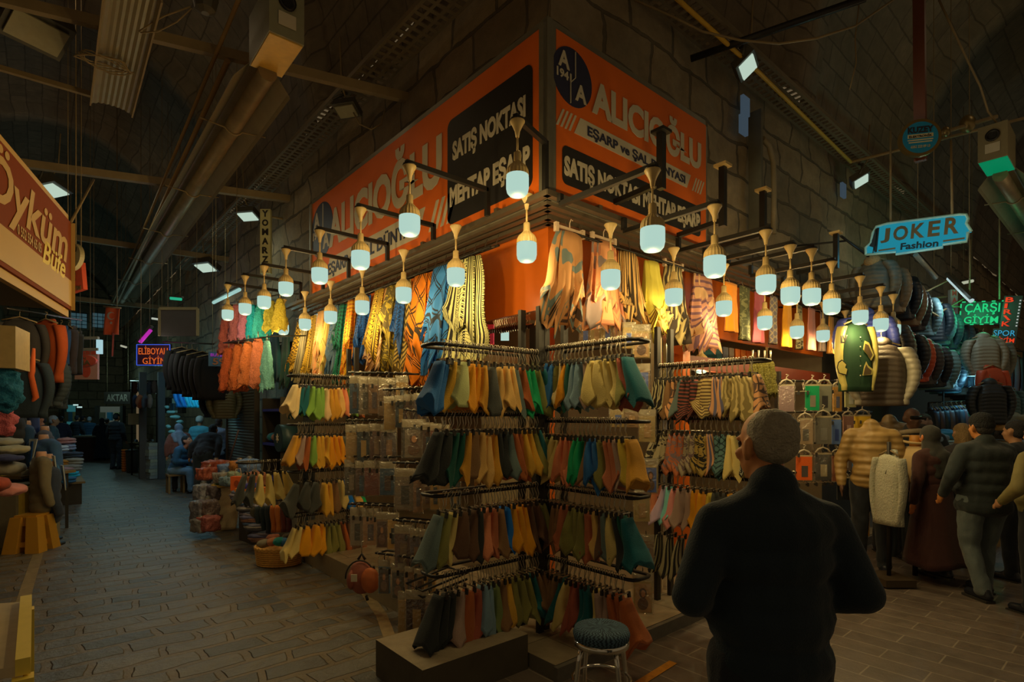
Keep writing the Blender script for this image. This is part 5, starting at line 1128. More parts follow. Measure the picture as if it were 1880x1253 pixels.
fx = lambda px: ((ray(px, 500).x * (O.y - CP.y) - ray(px, 500).y * (O.x - CP.x)) / (X.x * ray(px, 500).y - X.y * ray(px, 500).x))
for s_, p0, p1, f0, f1, m, sh in (('Öyküm', -30, 123, 0.36, 0.97, M_KCR, 0.25), ('Büfe', 77, 119, 0.29, 0.53, mat('amber_letter', obs((190, 108, 10), 0.30), 0.5), 0.3), ('0 552 554 65 05', 31, 75, 0.36, 0.455, M_KCR, 0.0)):
    u0, u1 = fx(p0), fx(p1); text(T, s_, O + X * u0 + Z * h * f0 + N_ * 0.003, X, Z, u1 - u0, h * (f1 - f0), m, 0.0015, 0.02, shear=sh)
MB().tube([O + X * (W_ - 0.02) + Z * h, atd(172, 330, 5.6)], 0.012, 6).build('stay_rope', M_BEAM, T)
# the kiosk roof under the sign
q = O - N_ * 0.12; MB().hexa([q + Z * 0.0, q + X * W_, q + X * W_ - N_ * 1.2, q - N_ * 1.2, q + Z * 0.05, q + X * W_ + Z * 0.05, q + X * W_ - N_ * 1.2 + Z * 0.05, q - N_ * 1.2 + Z * 0.05]).build('soffit', mat('brown_soffit', (0.10, 0.075, 0.04), 0.7), T)
spot('kiosk_fill', O + X * W_ * 0.7 + N_ * 1.6 + Z * (h * 0.3), O + X * W_ * 0.72 + Z * h * 0.45, (1.0, 0.68, 0.25), 2.6, 120, 0.1)  # unseen spot added in mid-air to light the sign face
def board(name, label, px, py, w, h, d, m, yaw=0.0, shape=None, t=0.05):
    c = atd(px, py, d); X = RT * math.cos(yaw) + FW * math.sin(yaw); Z = Vector((0, 0, 1)); s = d / F_PX; T = thing(name, label, 'sign', c); W_, H_ = w * s, h * s
    out = shape(W_, H_) if shape else [(-W_ / 2, -H_ / 2), (W_ / 2, -H_ / 2), (W_ / 2, H_ / 2), (-W_ / 2, H_ / 2)]; N_ = X.cross(Z).normalized()
    MB().prism(out, c - N_ * t, X, Z, t).build('board', m, T)
    def T2(s_, u0, v0, u1, v1, mm, b=0.02, e=0.003): return text(T, s_, c + X * W_ * u0 + Z * H_ * v0 + N_ * e, X, Z, W_ * (u1 - u0), H_ * (v1 - v0), mm, 0.006, b)
    def hang(k=0.45, up=0.8):
        for e in (-1, 1): q = c + X * W_ * k * e + Z * H_ * 0.45 - N_ * t / 2; chain(T, q, (q.x, q.y, vz(q.x, q.y)), 0.004)
    return T, T2, hang, (c, X, Z, N_, W_, H_)
ell = lambda w, h: [(w / 2 * math.cos(2 * PI * i / 36), h / 2 * math.sin(2 * PI * i / 36)) for i in range(36)]
M_RL = mat('red_board', obs((88, 28, 12), 0.14), 0.5)
T, T2, hang, _ = board('oval_sign', 'cream oval sign peeking out behind the kiosk sign', 128, 471, 62, 50, 6.6, mat('cream_oval', obs((88, 74, 44), 0.2), 0.5), -0.4, ell); T2('LU', 0.18, 0.12, 0.34, 0.30, M_SBLK, 0.0); T2('L', 0.1, -0.22, 0.3, -0.08, M_SBLK, 0.0); hang(0.2, 1.5)
T, T2, hang, _ = board('red_sign', 'red tapering sign with stacked grey letters below the cream oval', 140, 510, 42, 54, 6.9, M_RL, -0.4, lambda w, h: [(-w / 2, -h / 2), (w / 2, -h / 2 + 0.03), (w * 0.34, h / 2), (-w / 2, h / 2)])
for k, ch in enumerate('YALI'): T2(ch, -0.22, 0.30 - 0.2 * k, -0.0 if ch != 'I' else -0.14, 0.45 - 0.2 * k, M_JL)
T2('GIYIM', -0.42, -0.44, 0.36, -0.30, M_JL); hang(0.2, 2.0)
T = thing('national_flag', 'red flag with a white crescent and star hanging in the lane', 'flag', atd(207, 565, 12.0)); c = atd(207, 590, 12.0); wv = 27 * 12 / F_PX; hv = 50 * 12 / F_PX; mb = MB(); rings = []
for i in range(9):
    t = i / 8; ring = [c + RT * (wv * (x - 0.5) - 0.03 * t) + Vector((0, 0, hv * (0.5 - t))) - FW * (0.03 * math.sin(7 * x + 2 * t) - 0.006) for x in [k / 10 for k in range(11)]]; ring += [p + FW * 0.012 for p in ring[::-1]]; rings.append(ring)
mb.loft(rings); mb.build('cloth', cloth((112, 42, 14), 0.2), T)
MB().prism([(math.cos(a) * wv * 0.27, math.sin(a) * wv * 0.27) for a in [0.75 + i * (2 * PI - 1.5) / 20 for i in range(21)]] + [(math.cos(a) * wv * 0.21 + wv * 0.07, math.sin(a) * wv * 0.21) for a in [2 * PI - 0.85 - i * (2 * PI - 1.7) / 20 for i in range(21)]], c + Vector((0, 0, hv * 0.18)) - FW * 0.05, RT, Vector((0, 0, 1)), 0.004).build('crescent', M_SWHT, T)
MB().prism([((0.12 if i % 2 == 0 else 0.05) * wv * math.sin(i * PI / 5), (0.12 if i % 2 == 0 else 0.05) * wv * math.cos(i * PI / 5)) for i in range(10)], c + Vector((0, 0, -hv * 0.08)) - FW * 0.05, RT, Vector((0, 0, 1)), 0.004).build('star', M_SWHT, T)
MB().tube([atd(190, 563, 12.0), atd(222, 566, 12.0)], 0.02, 6).build('pole', M_BEAM, T); q = atd(215, 563, 12); chain(T, q, (q.x, q.y, vz(q.x, q.y)), 0.01)
MB().bar(atd(208, 612, 12), atd(206, 655, 12), 0.08, 0.03).build('ribbon', cloth((74, 30, 14), 0.2), T)
T, T2, hang, _ = board('oval_sign', 'dark red oval sign with pale lettering over the lane stalls', 146, 663, 60, 24, 10.5, M_RL, 0.0, ell); T2('EMİN', -0.18, 0.12, 0.2, 0.34, M_JL, 0.0); T2('KINA', -0.30, -0.32, 0.34, 0.06, M_JL, 0.02); hang(0.3, 0.6)
T, T2, hang, _ = board('poster_sign', 'pale square sign with a red emblem behind the dark red oval', 158, 670, 42, 54, 11.2, mat('pale_board', obs((100, 66, 44), 0.2), 0.5)); T2('usa', -0.3, 0.34, 0.44, 0.5, M_RL, 0.03)
c, X, Z, N_, W_, H_ = _; MB().prism([(0.2 * W_ * math.cos(2 * PI * i / 24), 0.24 * H_ * math.sin(2 * PI * i / 24)) for i in range(24)], c - Z * H_ * 0.2, X, Z, 0.004).build('red_emblem', M_RL, T); hang(0.3, 0.5)
T, T2, hang, _ = board('led_sign', 'orange lettered LED sign with a blue dotted border deep in the lane', 282, 652, 62, 40, 11.5, mat('purple_board', (0.03, 0.008, 0.02), 0.5)); M_NO = emit('orange_led', (0.68, 0.12, 0.02), 0.9); T2('ELİBOYALI', -0.44, 0.02, 0.42, 0.42, M_NO, 0.0); T2('GİYİM', -0.32, -0.42, 0.36, -0.04, M_NO, 0.0)
c, X, Z, N_, W_, H_ = _; M_BD = emit('blue_led_dot', (0.05, 0.12, 0.75), 0.9)
for a, b in (((-.49, -.47), (.49, -.47)), ((-.49, .47), (.49, .47)), ((-.49, -.47), (-.49, .47)), ((.49, .1), (.49, .47))): MB().bar(c + X * W_ * a[0] + Z * H_ * a[1] + N_ * 0.01, c + X * W_ * b[0] + Z * H_ * b[1] + N_ * 0.01, 0.018, 0.012).build('border_led', M_BD, T)
hang(0.4, 1.0); point('led_glow', c + N_ * 0.5, (1, 0.2, 0.3), 3, 0.1)
T, T2, hang, _ = board('plain_board', 'plain dark brown board in a pale frame hanging above the orange LED sign', 328, 592, 70, 50, 10.5, mat('dark_brown_board', (0.07, 0.05, 0.045), 0.6)); c, X, Z, N_, W_, H_ = _
for a, b in (((-.5, .5), (.5, .5)), ((-.5, -.5), (-.5, .5)), ((.5, -.5), (.5, .5))): MB().bar(c + X * W_ * a[0] + Z * H_ * a[1], c + X * W_ * b[0] + Z * H_ * b[1], 0.03, 0.05).build('frame', M_BEAM, T)
hang(0.46, 0.5)
T, T2, hang, _ = board('shop_board', 'dark herbalist board with grey letters at the far end of the lane', 215, 731, 48, 22, 17.5, mat('brown_black_board', (0.03, 0.024, 0.018), 0.6)); T2('AKTAR', -0.4, -0.28, 0.42, 0.3, mat('grey_letter', (0.22, 0.2, 0.16), 0.6), 0.02); hang(0.4, 0.8)
# fluorescent and LED tubes
def tubelamp(label, a, da, b, db, r, lit, col=(0.5, 0.75, 0.72), s=0.75, watt=0):
    A, B = atd(*a, da), atd(*b, db); T = thing('tube_lamp', label, 'lamp', A); up = Vector((0, 0, r * 1.6)); d = (B - A).normalized()
    MB().tube([A, A.lerp(B, .5), B], r, 8).build('tube', emit('lit_tube_%s' % (col,), col, s) if lit else mat('unlit_tube', (0.4, 0.42, 0.36), 0.3), T)
    MB().bar(A + up - d * 0.03, B + up + d * 0.03, r * 2.4, r * 1.2).build('casing', M_FBODY, T)
    for e in (0.1, 0.9): q = A.lerp(B, e); MB().tube([q + up, (q.x, q.y, vz(q.x, q.y))], 0.005, 5).build('hanger_wire', M_BEAM, T)
    if watt: point('tube_light', A.lerp(B, .5) - Vector((0, 0, 0.12)), col, watt, 0.1)
    return T
tubelamp('cool white tube lamp slanting beside the last bulbs of the lane', (392, 556), 9.8, (440, 532), 9.0, 0.028, True, (0.42, 0.72, 0.66), 0.75, 10)
tubelamp('bright bent strip light over the jackets', (1742, 511), 8.4, (1784, 553), 8.0, 0.035, True, (0.55, 0.74, 0.74), 0.8, 14)
tubelamp('unlit tube lamp hanging below the blue sign', (1681, 468), 7.0, (1718, 510), 7.4, 0.03, False)
tubelamp('short white strip light near the bright bent one', (1767, 520), 11, (1786, 516), 11, 0.03, True, (0.66, 0.7, 0.5), 0.6)
tubelamp('green tinted strip light over the plain dark board', (313, 548), 12, (333, 550), 12, 0.03, True, (0.03, 0.55, 0.30), 0.7)
tubelamp('small white strip light left of the plain dark board', (279, 585), 14, (293, 587), 14, 0.025, True, (0.6, 0.66, 0.55), 0.7)
tubelamp('purple strip light slanting above the orange LED sign', (257, 629), 12, (277, 606), 12, 0.04, True, (0.6, 0.03, 0.5), 0.75, 4)
tubelamp('pale strip light over the lane stalls beside the purple one', (222, 635), 16, (232, 638), 16, 0.03, True, (0.6, 0.6, 0.45), 0.6)
T, T2, hang, _ = board('lit_panel_sign', 'small blue-white lit sign on a bracket over the lane stalls', 181, 637, 9, 26, 10.2, emit('blue_white_panel', (0.45, 0.72, 0.78), 0.8)); c = atd(181, 637, 10.2)
for dz in (-0.05, 0.16): MB().bar(c + Vector((0, 0, dz)), c - RT * 0.75 + Vector((0, 0, dz)), 0.05, 0.05).build('bracket_bar', mat('pale_bar', (0.3, 0.28, 0.24), 0.5), T)
# unseen fill lights without fixtures, added to brighten both streets and their stalls
for x, y, z, col, w in ((-1.2, 9.5, 3.0, (0.9, 0.95, 0.8), 6), (-0.6, 12.5, 2.6, (0.35, 0.85, 0.95), 16), (-1.0, 18, 3.0, (0.5, 0.9, 0.85), 20), (-1.0, 25, 3.0, (0.4, 0.8, 0.8), 22), (-2.4, 5.2, 2.9, (1.0, 0.75, 0.4), 6), (8.5, -0.9, 2.3, (0.3, 0.8, 0.95), 12), (13, -1.5, 2.6, (0.35, 0.85, 0.95), 20), (6.2, -2.6, 3.6, (1, 0.75, 0.4), 12), (-0.5, 10.5, 2.35, (0.3, 0.9, 1.0), 10)):
    point('street_fill', (x, y, z), col, w, 0.15)
for p_, w in (((-2.45, -1.5, 7.2), 8), ((-2.45, 6, 7.0), 9), ((-2.45, 14, 6.8), 8), ((7, -2.45, 7.2), 5)): point('vault_fill', p_, (1.0, 0.74, 0.42), w, 0.4)  # unseen fill lights added under the vault to brighten the ceiling

# ================================================================ PEOPLE AND DUMMIES
def V3(*a): return Vector(a)
def figure(label, loc, face, H=1.72, skin=(118, 78, 44), top=(20, 22, 20), bottom=(30, 30, 28), shoes=(14, 14, 14), hair=None, hairstyle='short', arms=None, legs=None, lean=0.0, bend=0.0, yaw=0.0, pitch=0.0, girth=1.0,
           coat=None, skirt=None, scarf=None, cap=None, k=0.3, vox=0.016, name='person', cat='person', group=None, topmat=None, botmat=None, headless=False, sit=None, hood=None, collar=False, hemz=0.86, base_z=0.0, wr=0.010, beard=None, fingers=False, noLegs=False, drop=0.0):
    """a standing, walking or sitting figure, facing world angle `face`; one continuous body with clothing as its parts"""
    s = H / 1.75; T = thing(name, label, cat, (loc[0], loc[1], base_z), group, face - PI / 2)   # local +y is the way it faces
    dz = -(sit or 0.0)
    hipz = 0.92 + dz; lp = V3(0, 0, hipz)                                                       # torso pivots about the hips
    def up(x, y, z):                                                                            # torso frame, leaned forward
        z -= 0.92; q = V3(x, y, z); ca, sa = math.cos(bend), math.sin(bend)
        return (lp + V3(q.x + lean * z, q.y * ca + q.z * sa, q.z * ca - q.y * sa)) * s
    arms = arms or [(V3(-0.27, -0.02, 1.14), V3(-0.27, 0.07, 0.90)), (V3(0.27, -0.02, 1.14), V3(0.27, 0.07, 0.90))]
    legs = legs or [(V3(-0.10, 0.02, 0.49), V3(-0.11, -0.01, 0.08)), (V3(0.10, 0.02, 0.49), V3(0.11, -0.01, 0.08))]
    g = girth; sh = [up(-0.175 * (0.6 + 0.4 * g), 0, 1.405 - drop), up(0.175 * (0.6 + 0.4 * g), 0, 1.405 - drop)]
    A = [(up(*e), up(*w)) for e, w in arms]; L = [(kn * s, an * s) for kn, an in legs]
    nb = up(0, 0.0, 1.46); hc = up(0, 0.035, 1.625)
    cy, sy, cp_, sp_ = math.cos(yaw), math.sin(yaw), math.cos(pitch), math.sin(pitch)
    def hd(x, y, z):                                                                            # head frame
        y2, z2 = y * cp_ + z * sp_, z * cp_ - y * sp_
        return hc + V3(x * cy - y2 * sy, x * sy + y2 * cy, z2) * s
    HX = (hd(1, 0, 0) - hd(0, 0, 0)).normalized(), (hd(0, 1, 0) - hd(0, 0, 0)).normalized(), (hd(0, 0, 1) - hd(0, 0, 0)).normalized()
    b = MB()
    def torso(mb, inf, z0=0.92, belly=0.0):
        for z, rx, ry, yo in ((0.94, 0.155, 0.115, -0.005), (1.04, 0.148 + belly * .5, 0.112 + belly, 0.01 + belly * .5), (1.15, 0.150 + belly * .3, 0.113 + belly * .5, 0.01), (1.26, 0.165, 0.118, 0.0), (1.36, 0.165, 0.108, -0.008)):
            if z >= z0: mb.ball(up(0, yo, z), V3(rx * g + inf, ry * g + inf, 0.115), 16, 10)
        mb.capsule(up(0, -0.01, 1.425), up(-0.15 * g, -0.005, 1.395 - drop), 0.064 + inf, 0.055 + inf); mb.capsule(up(0, -0.01, 1.425), up(0.15 * g, -0.005, 1.395 - drop), 0.064 + inf, 0.055 + inf)
    torso(b, 0)
    for i in (0, 1):
        b.capsule(sh[i], A[i][0], 0.052 * s, 0.040 * s); b.capsule(A[i][0], A[i][1], 0.040 * s, 0.028 * s)
        d = (A[i][1] - A[i][0]).normalized(); h = A[i][1] + d * 0.05 * s
        b.ball(A[i][1] + d * 0.045 * s, V3(0.022, 0.040, 0.048) * s, 10, 8, ax=frame(d))
        sx = 1 if i else -1; f1, f2, _ = frame(d)
        for q in range(4):
            o = f2 * (0.030 - 0.020 * q) * s; p0 = A[i][1] + d * 0.075 * s + o; ln = (0.062, 0.072, 0.068, 0.052)[q] * s
            p1 = p0 + d * ln * 0.55 + f1 * 0.006; b.capsule(p0, p1, 0.0095 * s, 0.0088 * s, 8); b.capsule(p1, p1 + (d + V3(0, 0.45, 0) * 1).normalized() * ln * 0.5, 0.0088 * s, 0.0078 * s, 8)
        p0 = A[i][1] + d * 0.03 * s + f2 * 0.034 * s; p1 = p0 + (d * 0.7 + f2 * 0.6).normalized() * 0.035 * s; b.capsule(p0, p1, 0.011 * s, 0.010 * s, 8); b.capsule(p1, p1 + d * 0.028 * s, 0.010 * s, 0.0085 * s, 8)
        hp = V3((-0.095, 0.095)[i] * g, 0, hipz) * s; b.capsule(hp, L[i][0], 0.088 * s * (0.6 + 0.4 * g), 0.058 * s); b.capsule(L[i][0], L[i][1], 0.058 * s, 0.038 * s)
        if not noLegs: b.capsule(L[i][1] + V3(0, -0.04, -0.04) * s, L[i][1] + V3(0, 0.15, -0.05) * s, 0.034 * s, 0.028 * s)
    if not headless:
        b.capsule(nb - V3(0, 0, 0.05), hd(0, -0.015, -0.08), 0.062 * s, 0.055 * s)
        b.ball(hd(0, -0.012, 0.035), V3(0.077, 0.094, 0.092) * s, 18, 12, ax=HX); b.ball(hd(0, 0.025, -0.045), V3(0.060, 0.068, 0.078) * s, 14, 10, ax=HX); b.ball(hd(0, 0.066, -0.098), V3(0.026, 0.022, 0.02) * s, 10, 8, ax=HX)
        b.capsule(hd(0, 0.088, 0.015), hd(0, 0.108, -0.028), 0.010 * s, 0.016 * s, 8); b.ball(hd(0, 0.088, -0.066), V3(0.026, 0.012, 0.010) * s, 10, 6, ax=HX)
        for e in (-1, 1):
            b.ball(hd(0.080 * e, -0.008, -0.012), V3(0.013, 0.022, 0.038) * s, 8, 8, ax=HX); b.ball(hd(0.092 * e, -0.020, -0.002), V3(0.012, 0.017, 0.036) * s, 8, 8, ax=HX); b.ball(hd(0.045 * e, 0.062, -0.025), V3(0.024, 0.022, 0.022) * s, 8, 6, ax=HX); b.ball(hd(0.032 * e, 0.082, 0.026), V3(0.024, 0.012, 0.009) * s, 8, 6, ax=HX)
    M_SK = mat('skin_%d_%d_%d' % skin, obs(skin, k), 0.55, vary=0.10, scale=14)
    body = link('body', remesh(b, 'body', vox * 0.8 if fingers else vox, 3), M_SK, T, False)
    if not headless:
        for e in (-1, 1): MB().ball(hd(0.031 * e, 0.078, 0.010), V3(0.012, 0.008, 0.009) * s, 8, 6, ax=HX).build('eye', M_SBLK, body, False)
    # trousers and shoes
    if not noLegs:
        t = MB(); 
        for i in (0, 1):
            hp = V3((-0.09, 0.09)[i] * g, 0, hipz) * s; an = L[i][1]
            t.capsule(hp, L[i][0], 0.108 * s * (0.55 + 0.45 * g), 0.078 * s); t.capsule(L[i][0], an, 0.078 * s, 0.064 * s); t.ball(an + V3(0, 0.01, 0.0) * s, V3(0.068, 0.076, 0.045) * s, 12, 8)
        t.ball(V3(0, 0, hipz) * s, V3(0.165 * g, 0.130 * g, 0.12) * s, 14, 10)
        link('trousers', remesh(t, 'trousers', vox, 2, wr * 0.9, 8, loc[0], (1.3, 1.3, 0.8)), botmat or cloth(bottom, k), T, False)
        for i in (0, 1):
            an = L[i][1]; up_ = V3(0, 0, 0); sm = MB(); sm.capsule(an + V3(0, -0.045, -0.035) * s, an + V3(0, 0.165, -0.045) * s, 0.046 * s, 0.040 * s); sm.capsule(an + V3(0, -0.03, 0.0) * s, an + V3(0, 0.06, -0.01) * s, 0.046 * s, 0.038 * s)
            shoe = link('shoe', remesh(sm, 'shoe', 0.012, 3), mat('shoe_%d_%d_%d' % shoes, obs(shoes, k), 0.35), T, False)
            MB().box(an + V3(0, 0.06, -0.077) * s, (0.088 * s, 0.275 * s, 0.022 * s)).build('sole', mat('shoe_sole', (0.03, 0.028, 0.025), 0.7), shoe, False)
    # upper garment
    inf = 0.030; m = MB(); torso(m, inf, 0.9, 0.02 * g)
    z = 0.92
    m.ball(up(0, 0, hemz + 0.09), V3(0.175 * g + inf * .6, 0.135 * g + inf * .6, 0.12) * s, 16, 10); m.ball(up(0, 0, hemz + 0.05), V3(0.170 * g + inf * .6, 0.130 * g + inf * .6, 0.07) * s, 16, 8)
    for i in (0, 1):
        m.capsule(sh[i], A[i][0], 0.073 * s * (0.7 + 0.3 * g), 0.064 * s); m.capsule(A[i][0], A[i][1] - (A[i][1] - A[i][0]) * 0.04, 0.064 * s, 0.046 * s)
    if collar: m.capsule(nb - V3(0, 0, 0.06), nb + V3(0, -0.012, 0.035) * s, 0.092 * s, 0.078 * s)
    nm = 'coat' if skirt else 'jacket' if collar else 'sweater'
    link(nm, remesh(m, nm, vox, 4, wr, 7, loc[1], (1.3, 1.3, 0.7)), topmat or cloth(top, k), T, False)
    if skirt:
        mb = MB(); rings = []
        for i in range(16):
            t_ = i / 15; zz = 1.12 - (1.12 - skirt[1]) * t_; w = 0.185 + skirt[2] * t_ ** 1.2; ring = []
            for j in range(36):
                a = 2 * PI * j / 36; f = 1 + 0.05 * t_ * math.sin(5 * a + 1) + 0.04 * t_ * math.sin(9 * a)
                ring.append(V3(w * f * math.cos(a), w * 0.85 * f * math.sin(a) - 0.05 * t_, zz + 0.02 * t_ * math.sin(3 * a)) * s)
            rings.append(ring)
        mb.loft(rings); mb.build('long_skirt', topmat or cloth(skirt[0], k), T, False)
    if hair:
        hm = MB()
        if hairstyle == 'short': hm.ball(hd(0, -0.020, 0.045), V3(0.083, 0.097, 0.090) * s, 20, 12, ax=HX); hm.ball(hd(0, -0.05, -0.005), V3(0.078, 0.066, 0.072) * s, 16, 10, ax=HX)
        elif hairstyle == 'receding': hm.ball(hd(0, -0.034, 0.044), V3(0.0825, 0.088, 0.086) * s, 20, 12, ax=HX); hm.ball(hd(0, -0.048, 0.008), V3(0.080, 0.066, 0.064) * s, 16, 10, ax=HX)
        else:
            hm.ball(hd(0, -0.022, 0.04), V3(0.088, 0.100, 0.092) * s, 20, 12, ax=HX); hm.capsule(hd(0, -0.06, 0.0), hd(0, -0.075, -0.22), 0.075 * s, 0.06 * s); hm.capsule(hd(-0.05, -0.04, -0.02), hd(-0.06, -0.03, -0.2), 0.05 * s, 0.03 * s); hm.capsule(hd(0.05, -0.04, -0.02), hd(0.06, -0.03, -0.2), 0.05 * s, 0.03 * s)
        link('hair', remesh(hm, 'hair', 0.011, 2, 0.004, 40, 0, (1, 1, 0.4)), mat('hair_%d_%d_%d' % hair, obs(hair, k), 0.7, vary=0.35, scale=60, bump=0.8, bscale=120), T, False)
    if beard: link('beard', remesh(MB().ball(hd(0, 0.062, -0.085), V3(0.055, 0.05, 0.05) * s, 12, 8, ax=HX), 'beard', 0.011, 1, 0.004, 50), mat('hair_%d_%d_%d' % beard, obs(beard, k), 0.8), T, False)
    if cap:
        cm = MB(); cm.ball(hd(0, -0.012, 0.06), V3(0.094, 0.110, 0.088) * s, 20, 12, ax=HX); cm.ball(hd(0, -0.03, 0.02), V3(0.092, 0.098, 0.06) * s, 18, 10, ax=HX)
        link('knit_cap', remesh(cm, 'knit_cap', 0.011, 3), mat('knit_%d_%d_%d' % cap, obs(cap, k), 0.9, bump=1.0, bscale=90), T, False)
    if scarf:
        cm = MB(); cm.ball(hd(0, -0.018, 0.02), V3(0.098, 0.115, 0.125) * s, 20, 12, ax=HX); cm.capsule(hd(0, -0.02, -0.08), nb - V3(0, 0.03, 0.02) * s, 0.092 * s, 0.12 * s)
        cm.ball(up(0, -0.03, 1.38), V3(0.20, 0.14, 0.10) * s, 18, 10); cm.capsule(up(0.0, -0.10, 1.40), up(0.03, -0.17, 1.08), 0.10 * s, 0.055 * s); cm.capsule(up(-0.10, -0.05, 1.40), up(-0.09, -0.13, 1.2), 0.08 * s, 0.04 * s)
        link('head_scarf', remesh(cm, 'head_scarf', 0.014, 4, 0.008, 9), cloth(scarf, k), T, False)
    return T
def fl(px, py): p = onz(px, py, 0); return (p.x, p.y)
AWAY = math.atan2(FW.y, FW.x)
# the man in black in front, his back to us, hands together before him
p = atd(1414, 765, 1.80)
figure('man in black seen from behind, grey cropped hair, head turned to the printed scarves', (p.x, p.y), AWAY + 0.05, 1.722, skin=(124, 74, 34), top=(11, 15, 14), bottom=(10, 11, 11), hair=(98, 84, 58), hairstyle='receding', girth=1.07,
       arms=[(V3(-0.285, -0.05, 1.15), V3(-0.12, 0.20, 1.05)), (V3(0.285, -0.05, 1.15), V3(0.12, 0.20, 1.05))], yaw=0.26, pitch=0.0, drop=0.03, collar=True, hemz=0.985, k=0.30, topmat=cloth((11, 15, 14), 0.19), botmat=cloth((13, 13, 12), 0.2), vox=0.011, wr=0.007, fingers=True)
# walkers on the tiled street
figure('woman in a long wine-brown coat and dark headscarf walking beside the knit-capped man', fl(1712, 1066), AWAY + 0.25, 1.60, top=(44, 22, 15), bottom=(16, 16, 15), scarf=(32, 29, 21), skirt=((44, 22, 15), 0.20, 0.16), girth=1.1, skin=(150, 82, 34),
       arms=[(V3(-0.28, -0.06, 1.16), V3(-0.30, -0.02, 0.90)), (V3(0.28, -0.02, 1.16), V3(0.28, 0.05, 0.92))], legs=[(V3(-0.09, 0.08, 0.48), V3(-0.08, -0.20, 0.17)), (V3(0.10, 0.05, 0.49), V3(0.12, 0.10, 0.08))], k=0.42, vox=0.013, yaw=-0.3, fingers=True)
figure('stocky man in a dark jacket, jeans and black knit cap walking away', fl(1806, 1098), AWAY + 0.02, 1.72, top=(31, 33, 27), bottom=(66, 68, 56), cap=(16, 16, 14), hair=(30, 26, 20), girth=1.32, skin=(130, 76, 30), collar=True, hemz=0.80, k=0.42, vox=0.014, wr=0.011,
       arms=[(V3(-0.34, -0.03, 1.16), V3(-0.32, 0.10, 0.98)), (V3(0.34, -0.03, 1.16), V3(0.32, 0.12, 0.98))], legs=[(V3(-0.10, 0.05, 0.50), V3(-0.09, -0.10, 0.09)), (V3(0.11, 0.10, 0.50), V3(0.13, 0.14, 0.085))])
figure('woman with loose fair hair walking between the dark headscarf and the knit cap', fl(1768, 1040), AWAY - 0.1, 1.62, top=(40, 34, 28), bottom=(24, 24, 22), hair=(96, 70, 34), hairstyle='long', k=0.42, vox=0.018)
figure('person in dark clothes and sneakers at the far right behind the knit-capped man', fl(1868, 1066), AWAY + 0.3, 1.66, top=(18, 19, 17), bottom=(17, 17, 16), hair=(24, 20, 16), k=0.42, vox=0.018)
figure('person in a checked yellow and brown jacket cut by the picture edge', fl(1912, 1130), AWAY + 0.2, 1.66, top=(86, 74, 36), topmat=pattern('grid', (104, 88, 42), (40, 34, 20), 0.42, 1.2), bottom=(22, 22, 20), hair=(26, 22, 18), k=0.42, vox=0.018, arms=[(V3(-0.33, -0.05, 1.16), V3(-0.28, 0.12, 1.02)), (V3(0.27, 0, 1.14), V3(0.27, 0.1, 0.9))])
figure('bearded man with dark hair looking down among the hung coats', (lambda q: (q.x, q.y))(atd(1697, 765, 7.6)), AWAY + 2.3, 1.74, top=(22, 24, 22), bottom=(20, 20, 20), hair=(36, 32, 26), beard=(40, 34, 26), skin=(94, 70, 50), pitch=-0.35, k=0.42, vox=0.016)
# the lane
kl = 0.20
for lab, px, py, fc, H, top, bot, hr, kw in [
    ('grey-haired man in a dark green jacket at the suit stall', 96, 893, AWAY - 0.9, 1.72, (30, 40, 36), (24, 28, 28), (84, 82, 70), {}),
    ('dark-haired man with a plain face between the suit dummies', 78, 897, AWAY + 2.6, 1.74, (26, 26, 26), (24, 24, 24), (20, 18, 14), {'skin': (110, 62, 34)}),
    ('shopper in a dark vest with pale sleeves by the lit doorway', 112, 850, AWAY + 0.6, 1.70, (30, 28, 34), (18, 18, 18), (16, 16, 16), {}),
    ('dark shopper with pale trouser legs in the middle of the lane', 141, 840, AWAY, 1.74, (14, 18, 18), (38, 62, 62), (14, 14, 14), {}),
    ('broad dark shopper at the pale counter', 152, 836, AWAY - 0.2, 1.72, (14, 20, 20), (16, 18, 18), (18, 16, 14), {'girth': 1.2}),
    ('grey-headed shopper in dark blue at the pale counter', 164, 838, AWAY + 0.5, 1.68, (20, 34, 38), (18, 22, 22), (84, 84, 74), {}),
    ('woman all in black at the bag stall', 187, 846, AWAY + 0.5, 1.64, (13, 14, 15), (13, 13, 14), None, {'scarf': (13, 14, 15), 'skirt': ((13, 14, 15), 0.1, 0.1)}),
    ('shopper in a brown jacket between the two dark ones', 196, 842, AWAY + 0.2, 1.62, (50, 40, 30), (24, 24, 22), (28, 24, 18), {}),
    ('tall dark shopper with striped trousers nearest of the far group', 213, 862, AWAY - 0.1, 1.80, (13, 15, 15), (20, 23, 23), (12, 12, 12), {'girth': 1.15}),
    ('shopper in a pale green jumper and white cap under the blue shirts', 366, 885, AWAY + 0.1, 1.70, (40, 84, 80), (20, 24, 24), None, {'cap': (104, 118, 112), 'girth': 1.1}),
    ('shopper in a striped belted blouse beside the rolling shutter', 401, 892, AWAY, 1.66, (70, 74, 84), (14, 14, 16), (40, 30, 20), {'topmat': pattern('stripe', (44, 52, 64), (96, 98, 96), kl, 1.3), 'girth': 1.1, 'hemz': 0.78}),
    ('shopper in a rust shawl bending over the shoe stall', 330, 902, AWAY + 0.6, 1.62, (60, 32, 20), (18, 18, 18), None, {'scarf': (60, 66, 64), 'bend': 0.5}),
    ('bent shopper in a short black top with a tan waistband', 372, 918, AWAY + 0.1, 1.74, (14, 14, 14), (22, 25, 24), (16, 14, 12), {'bend': 0.75, 'hemz': 0.95}),
]:
    figure(lab, fl(px, py), fc, H, top=top, bottom=bot, hair=hr, k=kl, vox=0.022, wr=0.012, **kw)
p = fl(322, 905)
